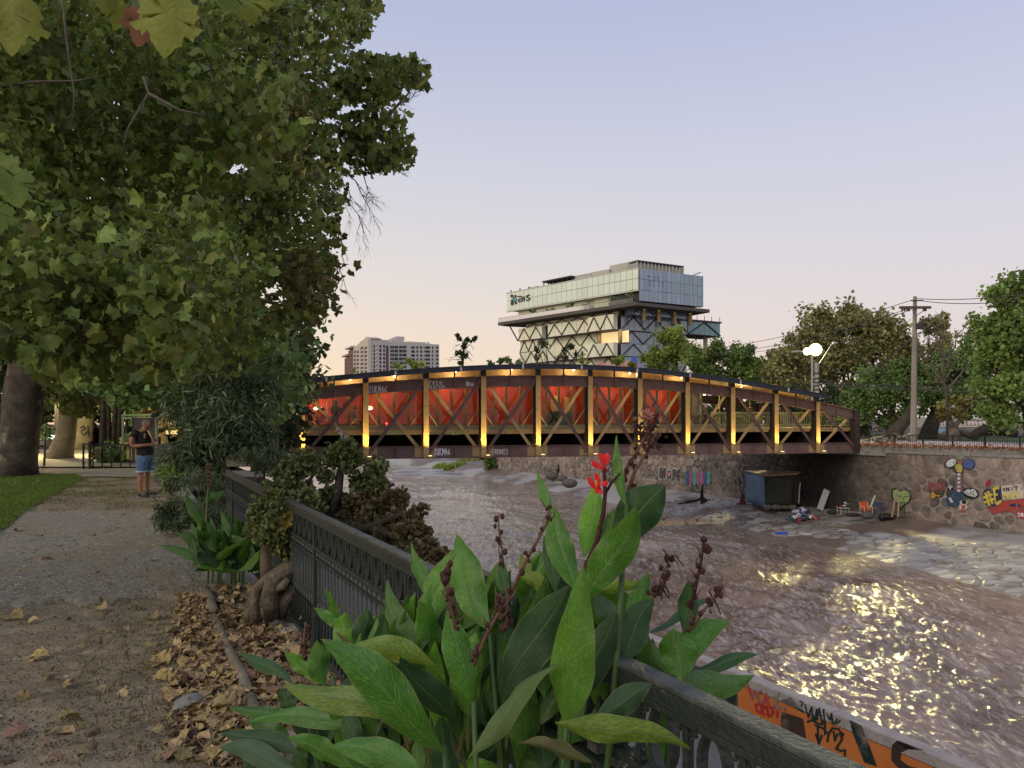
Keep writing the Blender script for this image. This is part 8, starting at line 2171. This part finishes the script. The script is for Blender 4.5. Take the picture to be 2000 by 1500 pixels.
cm = {'g': canna_mat('canna leaf', (.042, .150, .014), (.18, .34, .028)), 'd': canna_mat('dark canna leaf', (.022, .078, .018), (.05, .13, .032), rough=.5), 'b': canna_mat('blue green canna leaf', (.048, .12, .052), (.10, .19, .08), rough=.5),
      'y': canna_mat('yellowing canna leaf', (.08, .19, .016), (.30, .38, .04), yel=1.0), 'l': canna_mat('bright canna leaf', (.070, .225, .018), (.22, .40, .04), yel=.5), 'p': canna_mat('pale canna leaf', (.085, .15, .035), (.17, .23, .07), rough=.6),
      'o': canna_mat('withered canna leaf', (.11, .085, .025), (.07, .13, .025), yel=.6)}
def blade(parent, base, tip, width, m, Yb, Yt, bend=0.0, arch=0.0, roll=0.0, fold=.25, wav=.08, peak=.42, nm='leaf', n=22, stalk=0.0, tipcurl=0.0):
    """leaf sheet: base/tip pixels, width in pixels, bend = sideways bow, arch = bow towards the camera"""
    b = P(*base, Yb); t = P(*tip, Yt); d = t-b; Ln = d.length; side = d.cross(Vector((0, 1, 0))).normalized(); Ym = (Yb+Yt)/2
    c = b.lerp(t, .5)+side*bend/F*Ym+Vector((0, -arch, 0))
    W = width/F*Ym/2; nu = 8; V = []; UV = []; rs = random.Random(int(base[0]*7+tip[1]*3)); sw = rs.uniform(-.035, .035)*Ln; ph = rs.uniform(0, 6); sr = rs.uniform(-.5, .5)
    for i in range(n+1):
        s = i/n; p = b*(1-s)**2+c*2*s*(1-s)+t*s*s+side*(sw*math.sin(2*math.pi*s))
        tg = ((c-b)*(1-s)+(t-c)*s).normalized()
        fr = Vector((0, -1, .15)); w = tg.cross(fr).normalized(); nn = w.cross(tg).normalized()
        rl = roll+tipcurl*s*s+sr*math.sin(s*3.1+ph*.3); w, nn = w*math.cos(rl)+nn*math.sin(rl), nn*math.cos(rl)-w*math.sin(rl)
        q = s/peak if s < peak else (1-s)/(1-peak)
        prof_ = (math.sin(q*math.pi/2))**(1.05 if s < peak else .92)
        prof_ = max(prof_, .05 if s < .1 else 0)
        for j in range(nu+1):
            x = j/nu*2-1; ax = abs(x)
            off = w*x*W*prof_*(1-.12*fold*ax)+nn*(-(fold+.15)*W*prof_*ax**1.3*.8+wav*W*2*ax**2*math.sin(s*17+x*1.5+ph)*prof_)
            off = off+nn*(.05*W*math.cos(x*9)*math.sin(s*40)*prof_)
            V.append(p+off); UV.append((j/nu, s))
    Fc = [(i*(nu+1)+j, i*(nu+1)+j+1, (i+1)*(nu+1)+j+1, (i+1)*(nu+1)+j) for i in range(n) for j in range(nu)]
    org = wloc(parent); me = np_mesh(nm, [tuple(v-org) for v in V], Fc, smooth=True, uv=UV)
    return link(nm, me, m, parent)
m_stem = mat('canna stem', (.06, .11, .03), (.04, .08, .025), scale=6, rough=.5); m_dead = mat('dry flower stalk', (.16, .09, .055), (.09, .045, .035), scale=20, rough=.85); m_seed = mat('dark seed head', (.045, .018, .018), (.075, .03, .028), scale=30, rough=.8, bump=.6, bscale=90)
m_petal = mat('red petal', (.72, .02, .03), (.85, .05, .05), scale=14, rough=.5, transl=.35)
canna = empty('canna_lily', (.05, 2.05, 0), 'big foreground clump of canna lilies with broad leaves, red flower and dry seed heads', 'plant')
def stem(parent, pts, r0, r1, m=m_stem, nm='stem'):
    n = len(pts); q = [P(u, v, Y) for u, v, Y in pts]; return MB().tube(q, [r0+(r1-r0)*i/(n-1) for i in range(n)], 8).build(nm, m, parent, smooth=True)
# (base, tip, width, kind, Ybase, Ytip, bend, arch, roll, fold, peak)
LV = [
 ((868, 1470), (626, 1247), 96, 'g', 1.70, 1.62, -34, .05, -.35, .25, .50),
 ((795, 1425), (552, 1336), 64, 'y', 1.75, 1.75, -44, .04, -.6, .3, .55),
 ((600, 1418), (446, 1381), 34, 'g', 2.0, 2.05, -14, 0, -.7, .3, .5),
 ((715, 1412), (487, 1409), 44, 'g', 1.95, 1.95, -22, 0, -.6, .3, .45),
 ((590, 1480), (430, 1430), 46, 'd', 1.9, 1.95, -24, 0, -.5, .3, .5),
 ((600, 1520), (426, 1461), 48, 'b', 1.85, 1.9, -26, 0, -.4, .3, .55),
 ((575, 1338), (463, 1272), 30, 'd', 2.2, 2.3, -10, 0, -.3, .2, .5),
 ((618, 1338), (556, 1272), 38, 'l', 2.2, 2.2, -8, 0, .1, .2, .5),
 ((636, 1340), (618, 1250), 52, 'g', 2.1, 2.1, 8, 0, 0, .2, .5),
 ((672, 1240), (635, 1148), 34, 'g', 2.5, 2.5, 8, 0, .3, .2, .45),
 ((668, 1232), (613, 1187), 24, 'g', 2.4, 2.4, -4, 0, 0, .2, .5),
 ((645, 1268), (677, 1195), 44, 'l', 2.3, 2.3, -8, 0, 0, .3, .5),
 ((706, 1275), (718, 1188), 50, 'd', 2.25, 2.25, 4, 0, 0, .3, .5),
 ((782, 1262), (742, 1182), 48, 'b', 2.2, 2.2, 6, 0, 0, .3, .5),
 ((850, 1300), (688, 1262), 56, 'y', 1.9, 1.85, -26, 0, -.3, .3, .5),
 ((690, 1260), (655, 1232), 10, 'o', 1.85, 1.85, 4, 0, 0, .2, .5),
 ((855, 1345), (756, 1131), 58, 'g', 2.0, 2.15, 26, 0, .35, .25, .5),
 ((842, 1180), (803, 1058), 36, 'g', 2.2, 2.3, 6, 0, .4, .3, .45),
 ((960, 1235), (892, 1042), 74, 'g', 1.95, 2.0, 24, 0, .15, .25, .5),
 ((826, 1185), (884, 1072), 66, 'l', 2.1, 2.15, -16, 0, 0, .25, .5),
 ((955, 1225), (972, 1098), 52, 'l', 2.05, 2.1, -8, 0, 0, .25, .5),
 ((992, 1170), (978, 1086), 24, 'd', 2.0, 2.05, 4, 0, .3, .3, .5),
 ((918, 1375), (872, 1192), 70, 'g', 1.75, 1.75, -14, .03, 0, .25, .5),
 ((905, 1335), (930, 1235), 50, 'l', 1.8, 1.85, 6, 0, 0, .2, .5),
 ((980, 1372), (1112, 1142), 104, 'd', 1.9, 1.85, 16, 0, .2, .3, .5),
 ((915, 1480), (1102, 1290), 50, 'p', 1.6, 1.62, 26, 0, .7, .4, .4),
 ((1105, 1420), (1140, 1102), 98, 'l', 1.66, 1.62, 6, .04, 0, .22, .32),
 ((1112, 1415), (1205, 1192), 82, 'd', 1.8, 1.8, 14, 0, .1, .3, .5),
 ((1140, 1180), (1243, 988), 82, 'g', 1.80, 1.72, -12, 0, 0, .25, .5),
 ((1190, 1070), (1300, 946), 96, 'd', 1.85, 1.78, 4, 0, .15, .25, .55),
 ((1170, 1060), (1240, 960), 60, 'g', 1.95, 1.95, -20, 0, 0, .2, .5),
 ((1150, 1150), (1215, 1040), 40, 'd', 2.0, 1.9, 8, 0, .2, .2, .5),
 ((1080, 1002), (1049, 920), 24, 'g', 1.95, 2.0, 8, 0, .2, .3, .4),
 ((1128, 1160), (1083, 985), 60, 'g', 1.85, 1.9, 18, 0, .1, .25, .5),
 ((1140, 1090), (1160, 942), 56, 'l', 1.92, 1.95, -14, 0, 0, .2, .45),
 ((1224, 992), (1204, 848), 24, 'g', 1.8, 1.82, 14, 0, .25, .35, .40),
 ((1085, 1160), (1062, 1045), 34, 'd', 2.0, 2.05, -8, 0, 0, .3, .5),
 ((1072, 1175), (1018, 1080), 42, 'y', 2.0, 2.05, 8, 0, .2, .3, .5),
 ((1105, 1110), (1090, 1000), 20, 'l', 1.95, 1.95, -6, 0, .4, .3, .5),
 ((1232, 1245), (1268, 1118), 52, 'g', 1.9, 1.95, 6, 0, 0, .3, .5),
 ((1210, 1300), (1279, 1168), 72, 'd', 1.85, 1.88, 14, 0, 0, .25, .5),
 ((1290, 1292), (1428, 1214), 66, 'g', 1.95, 2.0, 12, 0, .4, .3, .45),
 ((1315, 1228), (1330, 1332), 84, 'g', 1.9, 1.86, 6, -.02, .1, .25, .45),
 ((1338, 1320), (1482, 1278), 32, 'd', 2.0, 2.05, 8, 0, .6, .3, .5),
 ((1322, 1345), (1474, 1318), 62, 'g', 1.9, 2.0, -10, 0, .3, .3, .4),
 ((1335, 1240), (1346, 1131), 46, 'd', 2.0, 2.0, -6, 0, 0, .3, .5),
 ((1262, 1238), (1396, 1168), 26, 'b', 2.05, 2.15, 8, 0, .7, .2, .5),
 ((1085, 1412), (1352, 1466), 62, 'y', 1.42, 1.48, 30, .02, -.5, .35, .35),
 ((1160, 1400), (1274, 1334), 58, 'd', 1.55, 1.55, -6, 0, .2, .3, .5),
 ((1140, 1158), (1262, 1140), 34, 'y', 1.95, 1.95, -2, 0, -.6, .3, .5),
 ((1225, 1225), (1160, 1158), 46, 'b', 1.92, 1.92, 14, 0, 0, .2, .5),
 ((835, 1520), (642, 1457), 66, 'g', 1.6, 1.6, -34, 0, -.4, .3, .5),
 ((1010, 1452), (1158, 1490), 44, 'o', 1.45, 1.45, 10, 0, -.4, .5, .5),
 ((1150, 1235), (1240, 1220), 30, 'g', 1.95, 1.95, 4, 0, .2, .2, .5),
 ((930, 1180), (905, 1110), 44, 'g', 2.1, 2.1, 0, 0, 0, .2, .5),
 ((880, 1270), (842, 1180), 56, 'd', 2.1, 2.15, 6, 0, 0, .3, .5),
 ((800, 1330), (770, 1215), 58, 'g', 2.1, 2.2, 8, 0, .1, .3, .5),
 ((760, 1350), (700, 1270), 50, 'd', 2.0, 2.05, 4, 0, 0, .3, .5),
 ((1040, 1230), (1045, 1150), 60, 'd', 2.05, 2.1, 0, 0, 0, .3, .5),
 ((705, 1470), (668, 1380), 46, 'd', 1.9, 1.95, 4, 0, 0, .3, .5),
 ((575, 1395), (548, 1345), 46, 'd', 2.1, 2.1, 4, 0, 0, .3, .5),
 ((690, 1500), (560, 1440), 46, 'g', 1.8, 1.8, -10, 0, -.2, .3, .5),
 ((1330, 1420), (1400, 1360), 40, 'd', 1.95, 2.0, 6, 0, .2, .3, .5),
]
for i, (b_, t_, w_, k, Yb, Yt, be, ar_, ro, fo, pk) in enumerate(LV):
    blade(canna, b_, t_, w_*.93, cm[k], Yb, Yt, be, ar_, ro, fo, peak=pk)
rr = random.Random(77)
for k in range(150):    # inner mass of darker leaves
    u = rr.uniform(650, 1260); v = rr.uniform(1330, 1560); Y = rr.uniform(1.95, 2.3); a = rr.gauss(0, .55); L_ = rr.uniform(120, 210)
    top = (u+math.sin(a)*L_, v-math.cos(a)*L_)
    lo = np.interp(top[0], [600, 760, 900, 1060, 1150, 1260], [1380, 1290, 1230, 1180, 1190, 1280])
    if top[1] < lo: v += lo-top[1]; top = (top[0], lo)
    if top[0] > 1240 or top[0] < 600: continue
    blade(canna, (u, v), top, rr.uniform(44, 74), cm[rr.choice('dggdgl')], Y, Y+rr.uniform(-.1, .15), rr.uniform(-20, 20), 0, rr.uniform(-.4, .4), .3)
for k in range(105):    # leaves standing behind the drawn ones, up to the outline of the clump
    u = rr.uniform(700, 1330); Y = rr.uniform(2.0, 2.35); a = rr.gauss(0, .35); L_ = rr.uniform(110, 190)
    lo = np.interp(u, [640, 720, 800, 880, 960, 1050, 1150, 1210, 1260, 1330], [1260, 1200, 1130, 1090, 1110, 1050, 1080, 1150, 1200, 1260])
    vt = lo+abs(rr.gauss(0, 55))+15; top = (u, vt)
    blade(canna, (u-math.sin(a)*L_, vt+math.cos(a)*L_), top, rr.uniform(30, 56), cm[rr.choice('dgggl')], Y, Y+rr.uniform(-.1, .1), rr.uniform(-16, 16), 0, rr.uniform(-.5, .5), .3)
for k in range(26):
    u = rr.uniform(480, 700); v = rr.uniform(1440, 1540); Y = rr.uniform(2.0, 2.3); a = rr.gauss(-.5, .5); L_ = rr.uniform(60, 120)
    top = (u+math.sin(a)*L_, v-abs(math.cos(a))*L_)
    if top[0] < 440: continue
    blade(canna, (u, v), top, rr.uniform(28, 50), cm[rr.choice('ddgd')], Y, Y, rr.uniform(-14, 14), 0, rr.uniform(-.4, .4), .3)
# stems going down to the ground
for (u, v, Y, ub_) in ((868, 1455, 1.72, 880), (1105, 1400, 1.7, 1080), (1110, 1150, 1.9, 1090), (1225, 985, 1.82, 1130), (955, 1215, 2.0, 1000), (845, 1320, 2.0, 860), (700, 1260, 2.2, 760), (600, 1400, 2.0, 700), (1225, 1250, 1.9, 1160), (1325, 1240, 1.9, 1240), (650, 1320, 2.1, 690), (925, 1370, 1.75, 930), (570, 1480, 1.9, 640)):
    top = P(u, v, Y); bot = Vector(((ub_-1000)/F*Y, Y, 0)); MB().tube([top, top.lerp(bot, .4)+Vector((.01, 0, 0)), bot], [.006, .009, .011], 8).build('stem', m_stem, canna, smooth=True)
stem(canna, [(1107, 1405, 1.67), (1100, 1500, 1.7), (1096, 1600, 1.7)], .006, .008)
# flower spike with two red blooms
stem(canna, [(1122, 1160, 1.85), (1165, 1060, 1.83), (1178, 1005, 1.82), (1182, 965, 1.81), (1180, 915, 1.81)], .008, .004, m_seed, 'flower_stalk')
stem(canna, [(1180, 968, 1.81), (1196, 940, 1.81), (1212, 924, 1.81)], .004, .003, m_seed, 'flower_stalk')
def bloom(parent, pts):
    for (b_, t_, w_, be, ro) in pts: blade(parent, b_, t_, w_, m_petal, 1.80, 1.79, be, .005, ro, .35, .08, peak=.6, nm='petal', n=10)
f1 = MB().tube([P(1184, 920, 1.81), P(1178, 905, 1.80)], [.004, .003], 6).build('flower', m_petal, canna, smooth=True)
bloom(f1, [((1180, 915), (1155, 898), 13, 6, .2), ((1180, 912), (1170, 884), 12, -3, .2), ((1178, 910), (1188, 885), 12, -3, .5), ((1180, 918), (1166, 914), 7, -6, 0), ((1176, 892), (1190, 887), 10, 0, .3)])
f2 = MB().tube([P(1174, 962, 1.81), P(1168, 945, 1.80)], [.004, .003], 6).build('flower', m_petal, canna, smooth=True)
bloom(f2, [((1170, 958), (1148, 930), 12, 5, 0), ((1169, 955), (1162, 922), 11, -4, .4), ((1172, 948), (1185, 938), 12, -5, .2), ((1170, 952), (1162, 962), 12, 2, .2), ((1171, 955), (1172, 966), 10, 2, .2), ((1168, 942), (1164, 956), 7, 2, .2)])
blade(f2, (1168, 952), (1164, 936), 5, mat('yellow petal', (.7, .4, .06), transl=.3), 1.795, 1.79, 2, 0, 0, .3, nm='petal_throat', n=8)
# dry stalks and seed heads
def seedhead(pts, nodes, r=.0045, big=(), wisps=3, m=m_dead):
    q = [P(u, v, Y) for u, v, Y in pts]; n = len(q)
    st = MB().tube(q, [r*1.2-(r*.5)*i/(n-1) for i in range(n)], 6).build('seed_stalk', m, canna, smooth=True)
    mb = MB(); mw = MB()
    for k in range(nodes):
        t = (k+.3)/nodes*(n-1); i = min(int(t), n-2); p = q[i].lerp(q[i+1], t-i)
        o = Vector((random.uniform(-1, 1), random.uniform(-1, 1), random.uniform(-.3, 1))).normalized(); s = random.uniform(.004, .008)
        mb.ball(p+o*(.005+s), s, 6, 5, (1, 1, 1.4)); 
        if random.random() < .6: mw.tube([p+o*.006, p+o*.02+Vector((0, 0, .006)), p+o*.026+Vector((random.uniform(-.01, .01), 0, .016))], [.0025, .002, .0008], 4)
    for (u, v, s) in big: mb.ball(P(u, v, pts[-1][2]), s, 12, 9)
    mb.build('seed_pods', m_seed, st, smooth=True, kind='stuff')
    if mw.v: mw.build('bracts', m_dead, st, kind='stuff')
    return st
seedhead([(1212, 965, 1.85), (1222, 920, 1.85), (1245, 880, 1.85), (1262, 848, 1.85)], 8)
seedhead([(1215, 1000, 1.85), (1240, 920, 1.85), (1265, 880, 1.85), (1282, 845, 1.85)], 6)
for k in range(64):
    c = P(random.gauss(1268, 16), random.gauss(845, 18), 1.85+random.uniform(-.03, .03))
    if k == 0: hd = MB().tube([P(1262, 848, 1.85), P(1270, 815, 1.85), P(1262, 800, 1.85)], .003, 5).build('seed_head', m_seed, canna)
    blade(hd, ((c.x/c.y*F+1000), HZ-(c.z-CZ)/c.y*F), ((c.x/c.y*F+1000)+random.uniform(-14, 14), HZ-(c.z-CZ)/c.y*F-random.uniform(4, 16)), random.uniform(7, 12), m_seed if k % 3 else m_dead, c.y, c.y+random.uniform(-.01, .01), random.uniform(-4, 4), 0, random.uniform(-1, 1), .5, nm='dry_bract', n=5)
for (b_, t_) in (((1265, 810), (1252, 797)), ((1265, 810), (1270, 797)), ((1265, 812), (1280, 806)), ((1264, 814), (1253, 812)), ((1266, 808), (1262, 795))):
    blade(hd, b_, t_, 7, mat('pink brown petal', (.32, .14, .13), transl=.2), 1.84, 1.84, 2, 0, .3, .3, nm='dry_bract', n=6)
seedhead([(983, 1110, 1.95), (980, 1070, 1.95), (974, 1030, 1.95), (974, 1000, 1.95)], 9, .0028)
seedhead([(995, 1165, 1.9), (1025, 1100, 1.9), (1050, 1055, 1.9), (1068, 1020, 1.9), (1075, 985, 1.9)], 8, .0045, big=((1026, 1080, .0065), (1031, 1086, .006), (1070, 1010, .007), (1074, 990, .006)))
seedhead([(890, 1230, 1.7), (882, 1190, 1.7), (876, 1150, 1.7), (872, 1100, 1.7)], 14, .0035, big=((870, 1130, .012), (874, 1115, .010), (866, 1122, .009)))
seedhead([(925, 1300, 1.65), (950, 1240, 1.65), (975, 1195, 1.65), (993, 1172, 1.65)], 12, .004)
seedhead([(990, 1230, 1.66), (988, 1195, 1.66), (975, 1160, 1.66)], 14, .003)
seedhead([(1268, 1160, 1.9), (1284, 1160, 1.9), (1290, 1130, 1.9), (1300, 1110, 1.9), (1310, 1085, 1.9)], 16, .003)
for (a, b2, c2) in (((1306, 1090), (1320, 1085), (1336, 1108)), ((1306, 1092), (1316, 1092), (1325, 1102)), ((1290, 1140), (1300, 1160), (1310, 1172)), ((1286, 1145), (1292, 1165), (1293, 1175)), ((1296, 1140), (1303, 1150), (1308, 1165))):
    stem(canna, [(*a, 1.9), (*b2, 1.9), (*c2, 1.9)], .003, .001, m_seed, 'dry_wisp')
seedhead([(1350, 1190, 1.95), (1362, 1130, 1.95), (1370, 1095, 1.95), (1375, 1052, 1.95)], 12, .0045, big=((1382, 1073, .0125), (1374, 1053, .009)), m=m_seed)
seedhead([(1345, 1235, 1.95), (1370, 1200, 1.95), (1395, 1165, 1.95), (1414, 1145, 1.95)], 16, .0042)
for (a, b2, c2) in (((1395, 1170), (1402, 1185), (1408, 1200)), ((1385, 1190), (1390, 1198), (1386, 1196)), ((1402, 1150), (1412, 1150), (1410, 1140)), ((1390, 1165), (1384, 1155), (1390, 1150))):
    stem(canna, [(*a, 1.95), (*b2, 1.95), (*c2, 1.95)], .003, .0012, m_seed, 'dry_wisp')
seedhead([(596, 1290, 2.2), (594, 1250, 2.2), (597, 1215, 2.2)], 12, .004)
# dry brown straps low in the clump
for k in range(12):
    u = rr.uniform(760, 1000); v = rr.uniform(1420, 1500); blade(canna, (u, v+40), (u+rr.uniform(-40, 40), v-40), 14, cm['o'], 1.8, 1.8, rr.uniform(-10, 10), 0, rr.uniform(-1, 1), .5)

# ------------------------------------------------------------------ small canna clump by the roots
def small_canna(nm, label, base, Y, n, uc, v0, spread, L0, w0, seed, kinds='ggld', vmin=None):
    t = empty(nm, base, label, 'plant'); r = random.Random(seed)
    for k in range(n):
        a = r.gauss(0, .7); L_ = r.uniform(*L0); u = uc+r.uniform(-1, 1)*spread; v = v0-r.uniform(0, 1)*spread*.9
        blade(t, (u, v), (u+math.sin(a)*L_, v-abs(math.cos(a))*L_*.85), r.uniform(*w0), cm[r.choice(kinds)], Y+r.uniform(-.3, .3), Y+r.uniform(-.3, .3), r.uniform(-14, 14), 0, r.uniform(-.7, .7), .3, n=12)
    for k in range(n//6):
        u = uc+r.uniform(-1, 1)*spread*.7; MB().tube([(((u-1000)/F*Y), Y, 0), P(u+4, v0-spread*.7, Y)], [.012, .007], 6).build('stem', m_stem, t)
    return t
sc_ = small_canna('canna_lily', 'smaller bright green canna clump beside the twisted roots', G(440, 1140), 7.0, 66, 440, 1120, 62, (50, 105), (14, 24), 5)
small_canna('canna_lily', 'tall thin canna with a dry spike behind the smaller clump', G(405, 1090), 8.0, 0, 405, 1060, 10, (40, 60), (10, 16), 6)
c2 = bpy.data.objects['canna_lily.002']
q = [P(403, 1075, 8), P(402, 1010, 8), P(406, 960, 8), P(408, 935, 8)]
MB().tube(q, [.012, .010, .008, .005], 6).build('stem', mat('yellow green stem', (.22, .22, .09)), c2, smooth=True)
for (b_, t_, w_, be) in (((402, 1030), (362, 963), 24, 6), ((402, 985), (440, 958), 20, 8), ((402, 1060), (372, 1040), 18, 4)): blade(c2, b_, t_, w_, cm['g'], 8, 8, be, 0, 0, .3, n=12)
mb = MB()
for k in range(16): mb.ball(P(random.gauss(408, 3), random.uniform(905, 950), 8), random.uniform(.012, .028), 6, 5)
mb.build('seed_head', m_dead, c2, smooth=True)
